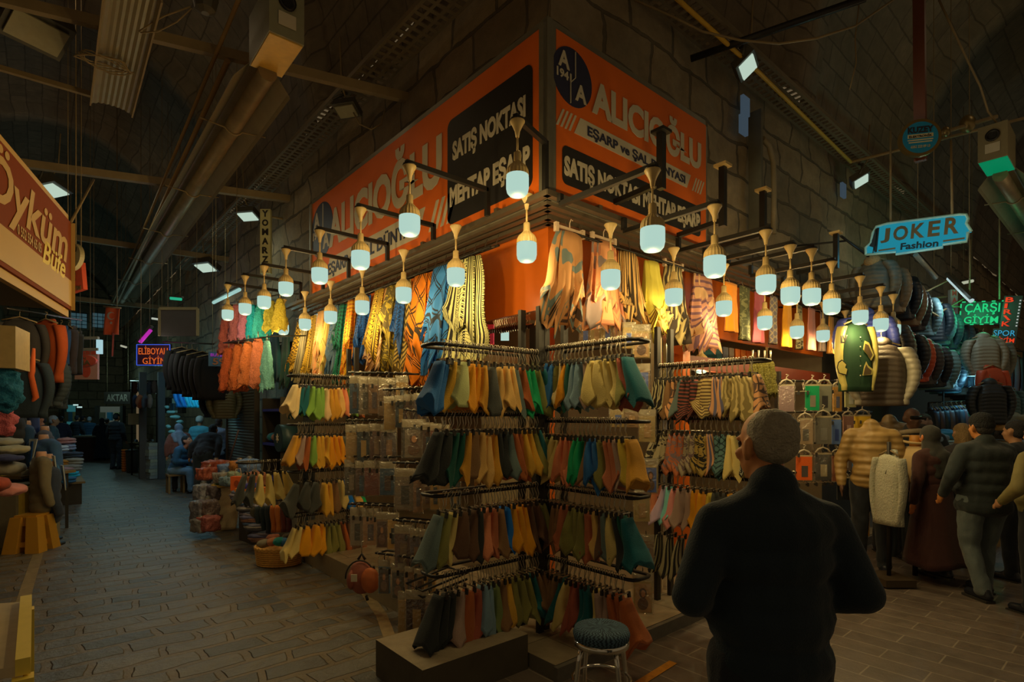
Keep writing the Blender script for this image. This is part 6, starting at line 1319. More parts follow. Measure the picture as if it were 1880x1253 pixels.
figure('young man with dark hair sitting and looking down at his phone', p, AWAY - 1.6, 1.72, top=(24, 44, 52), bottom=(60, 74, 76), hair=(20, 20, 18), skin=(104, 62, 38), sit=0.40, bend=0.35, pitch=-0.4, k=kl, vox=0.018,
       arms=[(V3(-0.24, 0.08, 1.16), V3(-0.05, 0.28, 1.22)), (V3(0.24, 0.08, 1.16), V3(0.05, 0.28, 1.22))], legs=[(V3(-0.12, 0.40, 0.50), V3(-0.12, 0.36, 0.08)), (V3(0.12, 0.40, 0.50), V3(0.12, 0.44, 0.08))])
T = thing('stool', 'low wooden stool under the young man with the phone', 'stool', (p[0], p[1], 0)); MB().box((p[0], p[1], 0.40), (0.34, 0.34, 0.04)).build('seat', M_BEAM, T)
for a in (-.14, .14):
    for b_ in (-.14, .14): MB().bar((p[0] + a, p[1] + b_, 0), (p[0] + a, p[1] + b_, 0.39), 0.04).build('leg', M_BEAM, T)

# ================================================================ GARMENTS AND GOODS ALONG BOTH STREETS
def garment_meshes(kind):
    """hung jacket in its own frame: hook at the origin, shoulders along x, front to -y"""
    puff = kind == 'puffer'; L_ = dict(puffer=0.66, coat=0.80, blazer=0.70, thin=0.62)[kind]; out = {}
    mb = MB(); rings = []; n = 56 if puff else 14
    for i in range(n):
        t = i / (n - 1); w = 0.19 + 0.05 * min(1, t * 5) + (0.02 * t if puff else 0.03 * t); d = (0.055 + 0.075 * min(1, t * 4)) * (1.0 if puff else 0.62)
        if puff: f = 0.93 + 0.08 * abs(math.sin(PI * t * 11)) ** 0.6; w *= (0.95 + 0.05 * f); d *= f
        rings.append([Vector((w * math.copysign(abs(math.cos(a)) ** 0.7, math.cos(a)), d * math.sin(a) * (1 + 0.12 * math.sin(5 * a)), -0.12 - L_ * t - 0.05 * abs(math.cos(a)) * (1 - t))) for a in [2 * PI * j / 22 for j in range(22)]])
    out['body'] = mb.loft(rings).mesh('body')
    for sgn in (-1, 1):
        mb = MB(); rings = []
        for i in range(n):
            t = i / (n - 1); c = Vector((sgn * (0.215 + 0.10 * math.sin(PI * min(1, t * 1.1)) ** 0.8 * (1 if puff else 0.7)), -0.03 * t, -0.17 - (L_ - 0.06) * t)); r_ = (0.085 - 0.030 * t) * (1.0 if puff else 0.72)
            if puff: r_ *= 0.91 + 0.10 * abs(math.sin(PI * t * 10)) ** 0.6
            rings.append([c + Vector((r_ * math.cos(a), r_ * 1.15 * math.sin(a), 0)) for a in [2 * PI * j / 12 for j in range(12)]])
        out['sleeve%d' % sgn] = mb.loft(rings).mesh('sleeve')
    mb = MB()
    if puff: mb.ball((0, 0.03, -0.12), (0.12, 0.09, 0.085), 14, 8)
    else: mb.tube([(-0.11, 0.03, -0.15), (-0.07, 0.05, -0.10), (0.07, 0.05, -0.10), (0.11, 0.03, -0.15), (0.02, -0.075, -0.34)], [0.03, 0.03, 0.03, 0.03, 0.012], 8)
    out['collar'] = mb.mesh('collar')
    mb = MB(); mb.tube([(-0.19, 0, -0.14), (0, 0, -0.075), (0.19, 0, -0.14)], 0.010, 6); mb.tube([(0, 0, -0.075), (0, 0, -0.03), (0, 0.022, -0.012), (0, 0.016, 0.012), (0, -0.008, 0.014)], 0.004, 6); out['hanger'] = mb.mesh('hanger')
    for k_, me in out.items():
        me.materials.append(M_CLIP if k_ != 'hanger' else M_BEAM)
    return out
GM = {k_: garment_meshes(k_) for k_ in ('puffer', 'coat', 'blazer', 'thin')}
def garment(label, p, rz, kind, c, k=0.3, sc=1.0, name='jacket', group=None, collar=None, m=None, hanger=True, tilt=0.0, sleeve=None, gloss=0.5):
    T = thing(name, label, 'jacket' if name != 'shirt' else 'shirt', p, group, rz); T.scale = (sc * (0.9 if kind == 'puffer' else 1), sc, sc); T.rotation_euler = (tilt, 0, rz)
    m = m or mat('garment_%d_%d_%d_%d' % (*c, int(k * 100)), obs(c, k), gloss, vary=0.15, scale=10, bump=0.15, bscale=60)
    G = GM[kind]
    for key, nm in (('body', 'body'), ('sleeve-1', 'sleeve'), ('sleeve1', 'sleeve'), ('collar', 'hood' if kind == 'puffer' else 'collar'), ('hanger', 'hanger')):
        if key == 'hanger' and not hanger: continue
        o = bpy.data.objects.new(nm, G[key]); COL.objects.link(o); o.parent = T
        if key != 'hanger': set_mat(o, collar if key == 'collar' and collar else sleeve if 'sleeve' in key and sleeve else m)
    return T
KJ = 0.46
M_FUR = mat('beige_fur', obs((132, 100, 54), KJ), 0.95, vary=0.4, scale=50, bump=1.0, bscale=90)
r8 = random.Random(81)
UP = [((86, 74, 50), 'grey-beige'), ((120, 92, 56), 'tan'), ((34, 34, 32), 'black'), ((112, 88, 58), 'sand'), ((40, 40, 38), 'charcoal'), ((76, 92, 80), 'pale green-grey'), ((30, 36, 34), 'black'), ((84, 112, 98), 'mint grey'), ((34, 44, 40), 'dark green'), ((28, 38, 36), 'bottle green'), ((70, 92, 84), 'grey green'), ((26, 32, 32), 'black'), ((34, 42, 42), 'slate')]
LOW = [((40, 44, 84), 'navy blue'), ((52, 40, 26), 'dark brown'), ((108, 96, 68), 'cream'), ((36, 32, 26), 'black speckled'), ((160, 58, 24), 'orange'), ((52, 46, 40), 'grey-brown'), ((30, 30, 28), 'shiny black'), ((84, 102, 84), 'pale sage'), ((30, 34, 34), 'black'), ((52, 82, 76), 'teal grey'), ((66, 54, 36), 'olive brown'), ((28, 30, 32), 'black'), ((40, 48, 50), 'slate'), ((26, 30, 30), 'black')]
for i, (c, nm) in enumerate(UP):
    x = 5.5 + 0.43 * i + 0.1 * r8.random(); garment('%s puffer jacket, %s from the shop end of the upper jacket row' % (nm, ORD[i]), (x, -0.42 - 0.08 * r8.random(), 3.86 - 0.035 * i), PI / 2 + r8.uniform(-0.45, -0.1), 'puffer', c, KJ + .12, 0.95, group='upper row of hung jackets', collar=M_FUR if i in (0, 1, 3, 4, 6) else None)
for i, (c, nm) in enumerate(LOW):
    x = 5.1 + 0.43 * i + 0.1 * r8.random(); garment('%s puffer jacket, %s from the shop end of the lower jacket row' % (nm, ORD[i]), (x, -0.50 - 0.08 * r8.random(), 3.05 - 0.02 * i), PI / 2 + r8.uniform(-0.45, -0.1), 'puffer', c, KJ + .12, 1.0, group='lower row of hung jackets')
for z, nm in ((3.86, 'upper'), (3.06, 'lower')):
    T = thing('garment_rail', '%s steel rail carrying the row of puffer jackets over the tiled street' % nm, 'rail', (8, -0.42, z)); MB().tube([(4.5, -0.42, z), (11.2, -0.42, z - 0.4 * (nm == 'upper'))], 0.014, 8).build('rail_bar', M_BLKSTEEL, T)
    for x in (4.7, 7.8, 10.9): MB().tube([(x, -0.42, z - (0.4 * (x - 4.5) / 6.7 if nm == 'upper' else 0)), (x, 0.44, z + 0.1)], 0.012, 6).build('bracket', M_BLKSTEEL, T)
# varsity jacket facing the camera
p = atd(1571, 574, 5.9); M_VG = mat('green_wool', obs((2, 72, 36), 1.6), 0.85); M_VC = mat('cream_leather', obs((166, 142, 62), 0.7), 0.4)
T = garment('green varsity jacket with cream sleeves and patches, hung facing the street', p, AWAY - PI / 2 + 0.15, 'coat', (0, 84, 42), KJ, 0.98, m=M_VG, sleeve=M_VC); T.scale = (0.74, 0.8, 0.92)
def patch(T, outl, x, z, y, m, sc=1.0): return MB().prism([(a * sc, b * sc) for a, b in outl], (x, y, z), (1, 0, 0), (0, 0, 1), 0.004).build('patch', m, T, False)
def ptext(T, s, x, z, w, h, y, m): return text(T, s, (x, y, z), (1, 0, 0), (0, 0, 1), w, h, m, 0.004, 0.03, 'letter_patch', world=False)
sy = -0.105
ptext(T, 'L', -0.335, -0.375, 0.07, 0.085, sy, M_SBLK); ptext(T, 'V', -0.315, -0.365, 0.085, 0.085, sy - 0.002, M_SBLK)
ol = [(0, 0), (0.12, -0.02), (0.14, 0.05), (0.10, 0.07), (0.12, 0.11), (0.05, 0.16), (-0.01, 0.13), (-0.03, 0.07)]
patch(T, ol, -0.355, -0.72, sy + 0.012, M_SBLK); patch(T, ol, -0.347, -0.712, sy + 0.009, M_VC, 0.86)
for x, z, oo in ((0.03, -0.50, [(0, 0.05), (0.06, 0.0), (0.11, -0.06), (0.15, 0.0), (0.12, 0.05), (0.08, 0.12), (0.02, 0.14)]), (0.02, -0.74, [(0, 0), (0.13, 0.01), (0.15, 0.06), (0.08, 0.10), (0.05, 0.14), (0.02, 0.08)])):
    patch(T, oo, x, z, -0.095, M_VC, 1.15); patch(T, oo, x + 0.012, z + 0.008, -0.099, mat('olive_patch', obs((60, 44, 20), KJ), 0.7), 0.85)
for i in range(5): MB().ball((-0.01, -0.093, -0.30 - 0.11 * i), 0.008, 8, 6).build('snap', M_SWHT, T, False)
garment('blue puffer jacket hanging behind the green varsity jacket', atd(1588, 558, 6.5), AWAY - PI / 2 - 0.3, 'puffer', (44, 48, 88), KJ, 1.0)
garment('dark brown and cream jacket beside the green varsity jacket', atd(1618, 612, 6.2), AWAY - PI / 2 - 0.5, 'puffer', (52, 40, 26), KJ, 1.05, sleeve=mat('cream_nylon', obs((112, 98, 70), KJ), 0.5))
# far group right of the neon signs, and rows of hung clothes
for i, (px, py, d, c, nm, kd) in enumerate([(1806, 606, 8.6, (96, 84, 58), 'sand puffer jacket hung below the green neon sign', 'puffer'), (1826, 612, 8.8, (80, 72, 52), 'olive-beige puffer jacket behind the sand one', 'puffer'), (1822, 662, 8.4, (134, 46, 18), 'orange jacket hanging below the sand puffer', 'thin'), (1818, 690, 8.2, (24, 25, 22), 'black puffer jacket hanging below the orange one', 'puffer'), (1845, 700, 8.5, (48, 66, 56), 'green-grey puffer jacket beside the black one', 'puffer')]):
    garment(nm, atd(px, py, d), AWAY - PI / 2 + (-0.2 + 0.2 * (i % 3)), kd, c, KJ, 0.92)
HC = [((34, 38, 40), 'charcoal'), ((60, 50, 44), 'taupe'), ((30, 44, 44), 'dark teal'), ((70, 62, 54), 'grey'), ((26, 28, 30), 'black'), ((52, 66, 66), 'slate'), ((84, 70, 64), 'dusty rose'), ((40, 36, 30), 'brown'), ((66, 84, 82), 'pale teal')]
for i in range(16):
    c, nm = HC[i % 9]; garment('%s coat, %s along the rail of coats under the jacket rows' % (nm, ORD[i]), atd(1712 + 9 * i, 742 - 0.6 * i, 9.2 - 0.03 * i), 0.5, 'thin', c, KJ, 0.75, group='coats on the low rail')
for i in range(12):
    c, nm = HC[(i * 4 + 2) % 9]; garment('%s garment, %s along the high rail right of the black puffer' % (nm, ORD[i]), atd(1740 + 11.5 * i, 628 + 1.5 * i, 9.6), 0.4, 'coat', c, KJ, 0.82, group='garments on the high rail')
for (a, b, nm) in (((1705, 740), (1860, 732), 'low steel rail of coats behind the bearded man'), ((1732, 626), (1880, 646), 'high steel rail of garments behind the neon signs')):
    T = thing('garment_rail', nm, 'rail', atd(*a, 9.4)); MB().tube([atd(*a, 9.3), atd(*b, 9.3)], 0.014, 6).build('rail_bar', M_BLKSTEEL, T)
    for q in (a, b): t = atd(*q, 9.3); MB().tube([t, (t.x, t.y, 0)], 0.016, 6).build('leg', M_BLKSTEEL, T)
# frames and struts near the jackets
for a, da, b, db in (((1672, 550), 8.6, (1746, 512), 8.8), ((1690, 560), 8.4, (1768, 564), 9.4), ((1675, 552), 8.4, (1724, 582), 8.4), ((1715, 580), 8.4, (1770, 548), 9.2)):
    tag(MB().tube([atd(*a, da), atd(*b, db)], 0.014, 6).build('steel_strut', M_BEAM), 'thin pale steel strut holding the strip light and neon sign', 'strut', 'thin struts by the neon sign')
# dummies
M_DUM = (70, 44, 26)
def dummy(label, px, py, d, fc, top, H=1.75, base=None, k=KJ, head=False, topmat=None, **kw):
    p = atd(px, py, d); return figure(label, (p.x, p.y), fc, H, top=top, skin=M_DUM, k=k, vox=0.016, name='mannequin', cat='mannequin', headless=not head, topmat=topmat, **kw)
def quilt(c, k):
    m, nt, N, L, b = newmat('quilted_nylon'); b.inputs['Base Color'].default_value = (*obs(c, k), 1); b.inputs['Roughness'].default_value = 0.45
    tc = N.new('ShaderNodeTexCoord'); w = N.new('ShaderNodeTexWave'); w.bands_direction = 'Z'; w.inputs['Scale'].default_value = 4.5; w.inputs['Distortion'].default_value = 0.6; L.new(tc.outputs['Object'], w.inputs['Vector'])
    bp = N.new('ShaderNodeBump'); bp.inputs['Strength'].default_value = 0.55; bp.inputs['Distance'].default_value = 0.012; L.new(w.outputs['Fac'], bp.inputs['Height']); L.new(bp.outputs['Normal'], b.inputs['Normal']); return m
dummy('headless dummy in a tan quilted puffer jacket beside the packed scarf rack', 1600, 765, 6.0, AWAY + 2.7, (108, 80, 36), 1.86, topmat=quilt((112, 82, 36), KJ), bottom=(24, 24, 22), collar=True, girth=1.05)
dummy('headless dummy in a brown quilted jacket behind the tan one', 1634, 765, 6.9, AWAY + 2.9, (82, 62, 30), 1.92, topmat=quilt((84, 62, 30), KJ), bottom=(24, 24, 22), collar=True)
T = dummy('dark dummy with sunglasses in a beige hoodie and black jacket', 1672, 765, 6.6, AWAY + PI - 0.1, (26, 26, 23), 1.80, head=True, bottom=(22, 22, 20), collar=True)
sp_ = MB(); sp_.box((0, 0.165, 1.22), (0.17, 0.035, 0.42)); o = sp_.build('hoodie_front', mat('beige_fleece', obs((112, 92, 60), KJ), 0.85), T, False)
for e in (-1, 1): MB().tube([(0.03 * e, 0.19, 1.42), (0.035 * e, 0.195, 1.24)], 0.005, 6).build('drawstring', M_SBLK, o, False)
MB().tube([(-0.08, 0.145, 1.685), (0.08, 0.145, 1.685)], 0.022, 8).build('sunglasses', mat('sunglass_lens', (0.01, 0.01, 0.01), 0.08), T, False)
MB().tube([(0.15 * math.cos(a), 0.04 + 0.13 * math.sin(a), 1.50 + 0.03 * math.sin(a)) for a in [i * PI / 8 for i in range(17)]], 0.03, 8).build('hood_rim', mat('beige_fleece', obs((112, 92, 60), KJ), 0.85), T, False)
# neck form with a cream top
p = atd(1680, 850, 5.9); T = thing('bust_form', 'neck-only form with a cream rimmed hood and cream top', 'mannequin', (p.x, p.y, 0.9)); q = Vector((p.x, p.y, 0)); M_CT = mat('cream_top', obs((140, 110, 62), KJ), 0.85)
MB().lathe([(0.05, 1.36), (0.055, 1.44), (0.05, 1.50)], 16, q).build('neck', mat('ochre_neck', obs((130, 80, 24), KJ), 0.5), T); MB().lathe([(0.15, 0.9), (0.17, 1.05), (0.19, 1.25), (0.15, 1.35), (0.06, 1.38)], 20, q).build('torso', M_CT, T)
MB().tube([q + RT * 0.17 * math.cos(a) + FW * 0.10 * math.sin(a) + Vector((0, 0, 1.45 + 0.035 * math.sin(a))) for a in [2 * PI * i / 20 for i in range(21)]], 0.014, 8).build('hood_rim', M_CT, T); MB().tube([q + Vector((0, 0, 0.0)), q + Vector((0, 0, 0.95))], 0.025, 8).build('stand', M_BLKSTEEL, T)
M_WDK = mat('dark_brown_wood', (0.06, 0.04, 0.02), 0.6)
# white fleece jacket on a bust with dark trousers below
p = atd(1632, 830, 5.6); garment('white fleece jacket on a low stand in front of the dummies', (p.x, p.y, 1.43), AWAY - PI / 2 - 1.25, 'coat', (128, 118, 84), KJ, 1.0, m=mat('white_fleece', obs((132, 120, 86), KJ), 0.95, bump=0.7, bscale=50)).scale = (0.55, 0.9, 0.9)
T = thing('garment_stand', 'low dark stand on a wooden foot holding the white fleece jacket', 'stand', (p.x, p.y, 0)); MB().tube([(p.x, p.y, 0.02), (p.x, p.y, 1.44)], 0.02, 8).build('pole', M_BLKSTEEL, T); MB().box((p.x, p.y, 0.05), (0.36, 0.3, 0.07), AWAY).build('wooden_foot', M_WDK, T)
def trousers(label, p, rz, c, L_=0.95, k=KJ):
    T = thing('trousers', label, 'trousers', p, None, rz); mm = cloth(c, k)
    for e in (-1, 1):
        MB().loft([[Vector((0.075 * e + (0.075 - 0.02 * t) * math.cos(a), 0.05 * math.sin(a) * (1 + .2 * math.sin(3 * a + 6 * t)), -0.05 - L_ * t)) for a in [2 * PI * j / 12 for j in range(12)]] for t in [i / 8 for i in range(9)]]).build('trouser_leg', mm, T, False)
    MB().box((0, 0, -0.045), (0.30, 0.09, 0.06)).build('waistband', mm, T, False); MB().tube([(0, 0, -0.02), (0, 0, 0.02), (0, 0.02, 0.04)], 0.005, 6).build('hook', M_HOOK, T, False); return T
p = atd(1652, 845, 5.9); trousers('dark grey trousers hanging between the white fleece and the wine-brown coat', (p.x, p.y, 1.30), AWAY - PI / 2 - 0.5, (44, 46, 40), 1.05)
# piles of clothes on the table behind
for i, (px, py, d, c, nm) in enumerate([(1716, 806, 7.6, (80, 92, 92), 'pale grey'), (1735, 800, 8.0, (30, 84, 96), 'turquoise'), (1815, 770, 8.4, (96, 60, 100), 'violet'), (1808, 760, 8.6, (40, 150, 130), 'mint'), (1840, 785, 8.2, (130, 90, 40), 'amber'), (1858, 768, 8.4, (100, 90, 60), 'cream')]):
    p = atd(px, py, d); o = link('folded_garment', remesh(MB().box(p, (0.34, 0.26, 0.09), 0.3 * i).ball(p + Vector((0.05, 0, 0.04)), (0.14, 0.1, 0.05)), 'folded_garment', 0.02, 3, 0.02, 8, i), cloth(c, KJ)); tag(o, '%s garment folded on the stall table behind the walkers' % nm, 'garment', 'folded garments on the far stall')
p = atd(1800, 800, 8.2); T = thing('stall_table', 'long stall table behind the walkers on the tiled street', 'table', (p.x, p.y, 0)); MB().box((p.x, p.y, 1.30), (2.6, 0.9, 0.05), -0.3).build('tabletop', M_BEAM, T)
for a, b in ((-1.1, -.35), (1.1, -.35), (-1.1, .35), (1.1, .35)): MB().bar((p.x + a, p.y + b, 0), (p.x + a, p.y + b, 1.28), 0.05).build('leg', M_BEAM, T)
# chrome stool
p = atd(1104, 1140, 2.78); T = thing('bar_stool', 'round chrome stool with a blue-grey patterned padded seat', 'stool', (p.x, p.y, 0)); q = Vector((p.x, p.y, 0)); zs = 1.7 - (1155 - 765) / F_PX * 2.78
M_CHR = mat('chrome', (0.75, 0.73, 0.68), 0.12, 1.0, vary=0.02)
MB().lathe([(0.02, zs + 0.012), (0.10, zs + 0.012), (0.135, zs + 0.004), (0.143, zs - 0.018), (0.138, zs - 0.045), (0.05, zs - 0.05)], 36, q).build('seat', pattern('zebra', (48, 60, 58), (22, 28, 28), 0.34, 3.0), T)
MB().lathe([(0.138, zs - 0.045), (0.140, zs - 0.075), (0.132, zs - 0.076), (0.130, zs - 0.045)], 36, q).build('seat_ring', M_CHR, T)
zr = zs - 0.25
for i in range(4):
    a = TH + 0.45 + i * PI / 2; u = Vector((math.cos(a), math.sin(a), 0)); MB().tube([q + u * 0.118 + Vector((0, 0, zs - 0.07)), q + u * 0.135 + Vector((0, 0, zs - 0.14)), q + u * 0.150 + Vector((0, 0, zr)), q + u * 0.172 + Vector((0, 0, 0.012))], 0.0125, 10).build('leg', M_CHR, T)
    MB().lathe([(0.016, 0.0), (0.016, 0.03)], 10, q + u * 0.172).build('foot_cap', M_CLIP, T)
MB().tube([q + Vector((0.145 * math.cos(a), 0.145 * math.sin(a), zr)) for a in [2 * PI * i / 28 for i in range(29)]], 0.008, 8).build('foot_ring', M_CHR, T)
# school bag hanging low by the ledge
p = atd(668, 1030, 4.75); T = thing('backpack', 'brown and maroon school backpack hanging low before the tiled ledge', 'backpack', p); X = RT; Z = Vector((0, 0, 1)); s = 4.75 / F_PX
def lump(c, r, m, name, T, vox=0.014, wr=0.006): return link(name, remesh(MB().ball(c, r, 18, 12, ax=(RT, FW, Z)).box(c, [x * 1.25 for x in r], ax=(RT, FW, Z)), name, vox, 6, wr, 9, c.x), m, T)
def loc_fix(o, T): o.data.transform(Matrix.Translation(-T.location)); return o
M_BAG = mat('maroon_bag_cloth', obs((72, 34, 20), 0.20), 0.6, vary=0.2); M_BAG2 = mat('rust_bag_pocket', obs((92, 42, 14), 0.20), 0.5, vary=0.15)
c = atd(664, 1060, 4.75); lump(c, (0.115, 0.09, 0.15), M_BAG, 'main_pocket', T); c2 = atd(680, 1066, 4.66); lump(c2, (0.085, 0.05, 0.115), M_BAG2, 'front_pocket', T); lump(atd(645, 1065, 4.7), (0.035, 0.06, 0.09), M_BAG, 'side_pocket', T)
MB().tube([c + X * 0.125 * math.cos(a) + Z * 0.155 * math.sin(a) - FW * 0.05 for a in [i * PI / 12 for i in range(13)]], 0.007, 6).build('zip', M_CLIP, T)
MB().tube([c + Z * 0.15 - X * 0.03, c + Z * 0.20, c + Z * 0.15 + X * 0.03], 0.012, 8).build('handle', M_CLIP, T); MB().box(atd(650, 1062, 4.60), (0.05, 0.008, 0.06), ax=(RT, FW, Z)).build('tag', M_SWHT, T); MB().tube([c + Z * 0.19, c + Z * 0.30, c + Z * 0.31 + X * 0.02], 0.005, 6).build('hook', M_HOOK, T)
MB().tube([c - Z * 0.16 + X * 0.04, c - Z * 0.20 + X * 0.05], 0.014, 8).build('strap_end', M_CLIP, T)

# ================================================================ THE COBBLED LANE: stalls and goods
KN = 0.30
def soft(name, c, r, m, T=None, rot=0.0, vox=0.02, wr=0.012, ws=9, boxy=0.85, seed=0.0):
    """a soft plump heap-like thing: rounded block with creases"""
    c = Vector(c); X = Vector((math.cos(rot), math.sin(rot), 0)); Y = Vector((-math.sin(rot), math.cos(rot), 0)); Z = Vector((0, 0, 1))
    mb = MB(); mb.ball(c, r, 16, 10, ax=(X, Y, Z)); mb.box(c, [2 * q * boxy * 0.82 for q in r], ax=(X, Y, Z)); return link(name, remesh(mb, name, vox, 4, wr, ws, seed + c.x), m, T)
# --- near left: yellow plastic stool, yellow cabinet, market table
p = onz(46, 1016, 0); T = thing('plastic_stool', 'yellow moulded plastic stool at the edge of the lane', 'stool', p); p.x -= 0.02
M_YP = mat('yellow_plastic', obs((112, 74, 16), 0.26), 0.4, vary=0.06)
hgt, b0, t0 = 0.46, 0.165, 0.12; yaw = TH + 0.15; X = Vector((math.sin(yaw), -math.cos(yaw), 0)); Y = Vector((math.cos(yaw), math.sin(yaw), 0)); Z = Vector((0, 0, 1)); p = p + Y * 0.16
MB().box(p + Z * (hgt - 0.012), (t0 * 2.06, t0 * 2.06, 0.03), ax=(X, Y, Z)).build('seat', M_YP, T)
for e in (-1, 1):
    for f in (-1, 1):
        mb = MB(); a, b = p + (X * e + Y * f) * (t0 - 0.03) + Z * (hgt - 0.02), p + (X * e + Y * f) * (b0 - 0.035); w0, w1 = 0.062, 0.078
        mb.hexa([b + X * w1 * i + Y * w1 * j for i, j in ((-1, -1), (1, -1), (1, 1), (-1, 1))] + [a + X * w0 * i + Y * w0 * j for i, j in ((-1, -1), (1, -1), (1, 1), (-1, 1))]); mb.build('leg', M_YP, T)
for u, v, e in ((X, Y, -1), (X, Y, 1), (Y, X, -1), (Y, X, 1)):
    mb = MB()
    for z0, z1 in ((0.07, 0.13), (0.33, 0.45)):
        k0, k1 = b0 + (t0 - b0) * z0 / hgt, b0 + (t0 - b0) * z1 / hgt; P = []
        for k_, z in ((k0, z0), (k1, z1)): P += [p + u * (-k_ + 0.03) + v * e * (k_ - 0.012) + Z * z, p + u * (k_ - 0.03) + v * e * (k_ - 0.012) + Z * z, p + u * (k_ - 0.03) + v * e * (k_ - 0.026) + Z * z, p + u * (-k_ + 0.03) + v * e * (k_ - 0.026) + Z * z]
        mb.hexa(P).build('side_panel', M_YP, T); mb = MB()
    for q in range(6):
        x_ = -0.06 + 0.024 * q; mb.bar(p + u * x_ + v * e * (b0 + (t0 - b0) * 0.33 / hgt - 0.008) + Z * 0.33, p + u * x_ * 0.9 + v * e * (b0 + (t0 - b0) * 0.45 / hgt - 0.008) + Z * 0.45, 0.008, 0.01)
    mb.build('panel_ribs', M_YP, T)
c = onz(77, 1000, 0) + Vector((-0.12, 0.25, 0)); T = thing('cabinet', 'yellow metal cabinet on casters behind the yellow stool', 'cabinet', c); M_YC = mat('yellow_cabinet', obs((116, 80, 22), 0.15), 0.5, vary=0.1)
MB().box(c + Z * 0.42, (0.30, 0.5, 0.70), TH - PI / 2).build('carcass', M_YC, T); MB().box(c + Z * 0.66 - FW * 0.26, (0.09, 0.02, 0.05), TH - PI / 2).build('handle', M_CLIP, T)
for e in (-1, 1):
    for f in (-1, 1): MB().ball(c + RT * 0.12 * e + FW * 0.2 * f + Z * 0.045, 0.045, 10, 8).build('caster', M_CLIP, T)
c = onz(40, 985, 0) + Vector((-0.30, 0.50, 0)); T = thing('market_table', 'market table of wrapped linen behind the yellow stool', 'table', c); tz = 0.86
MB().box(c + Z * tz, (1.6, 0.95, 0.04), TH - PI / 2).build('tabletop', M_BEAM, T)
for e in (-1, 1):
    for f in (-1, 1): MB().bar(c + RT * 0.72 * e + FW * 0.4 * f, c + RT * 0.72 * e + FW * 0.4 * f + Z * tz, 0.04).build('leg', M_CLIP, T)
TBL = c
for i, (u, v, w, h, cc, nm) in enumerate([(-.62, -.30, .3, .07, (108, 56, 16), 'orange'), (-.30, -.32, .3, .06, (60, 74, 26), 'green'), (-.28, -.32, .28, .055, (84, 80, 30), 'lime banded'), (0.05, -.32, .3, .06, (24, 40, 52), 'navy'), (0.36, -.32, .3, .06, (100, 84, 32), 'yellow'), (0.38, -.30, .32, .07, (92, 76, 50), 'pale wrapped'), (-.6, -.3, .28, .05, (40, 36, 34), 'black patterned'), (.62, -.25, .2, .07, (96, 84, 60), 'cream'), (0.05, -.1, .3, .08, (70, 90, 40), 'leaf green'), (.4, -.0, .34, .09, (110, 62, 40), 'rust wrapped')]):
    stack = {2: .065, 5: .065, 6: .075}.get(i, 0)
    q = TBL + RT * u + FW * v + Z * (tz + 0.02 + h / 2 + stack); T = thing('linen_pack', '%s flat pack of linen on the table by the yellow cabinet' % nm, 'packaged linen', q, 'linen packs on the market table')
    MB().box(q, (w, 0.26, h), TH - PI / 2 + 0.1 * (i % 3 - 1)).build('folded_linen', cloth(cc, KN * .6), T); MB().box(q + Z * 0.001 - FW * 0.134, (w * 0.7, 0.004, h * 0.7), TH - PI / 2).build('label_strip', M_SWHT if i % 2 else M_YC, T)
for i, (px, py, d, r, cc, nm) in enumerate([(20, 900, 6.6, (.17, .16, .08), (124, 72, 56), 'pink folded blanket heaped on the table'), (-14, 890, 6.2, (.16, .16, .09), (92, 36, 20), 'brick red blanket at the far left of the table'), (22, 826, 7.3, (.20, .2, .055), (104, 92, 62), 'cream draped bedspread over the white pile'), (8, 812, 7.6, (.22, .2, .06), (100, 90, 66), 'grey-white quilt, topmost of the pile'), (10, 860, 7.2, (.24, .2, .09), (98, 88, 66), 'white wrapped quilt in the middle of the pile'), (6, 842, 7.0, (.22, .2, .05), (30, 30, 44), 'dark blue bedspread folded under the cream one')]):
    tag(soft('blanket', atd(px, py, d), r, cloth(cc, KN * .75), None, TH - PI / 2, 0.022, 0.02, 7), nm, 'blanket')
c = atd(4, 930, 7.5); T = thing('display_box', 'white cabinet under the pile of quilts', 'cabinet', (c.x, c.y, 0)); MB().box((c.x, c.y, 0.40), (1.0, 0.7, 0.8), TH - PI / 2).build('carcass', mat('dim_white_cabinet', (0.3, 0.28, 0.22), 0.6), T); MB().box(Vector((c.x, c.y, 0.4)) - FW * 0.355, (0.46, 0.02, 0.7), TH - PI / 2).build('door', mat('dim_white_door', (0.26, 0.24, 0.19), 0.6), T)
# kiosk worktop in the left corner
q0, q1, q2, q3 = onz(48, 1105, 0.95), onz(42, 1225, 0.95), onz(-120, 1240, 0.95), onz(-90, 1115, 0.95); T = thing('kiosk_table', 'cream topped metal kiosk table at the left edge of the lane', 'table', (q0 + q2) / 2 - Vector((0, 0, .95)))
M_KT = mat('cream_laminate', obs((112, 92, 58), 0.26), 0.25); dn = Vector((0, 0, -0.03)); MB().hexa([x + dn for x in (q0, q1, q2, q3)][::-1] + [q0, q1, q2, q3][::-1]).build('tabletop', M_KT, T)
MB().bar(q0 + Z * 0.0, q1, 0.035, 0.05).build('edge_strip', M_YC, T); MB().bar(q0 - Z * 0.03, (q0.x, q0.y, 0), 0.05).build('leg', M_YC, T); MB().bar(q1 - Z * 0.03, (q1.x, q1.y, 0), 0.05).build('leg', M_YC, T); MB().bar(q2 - Z * .03, (q2.x, q2.y, 0), 0.05).build('leg', M_YC, T)
MB().bar(q1.lerp(q2, .02) - Z * 0.2, q1.lerp(q2, .9) - Z * 0.2, 0.03, 0.3).build('front_panel', mat('dark_panel', (0.03, 0.04, 0.05), 0.6), T)
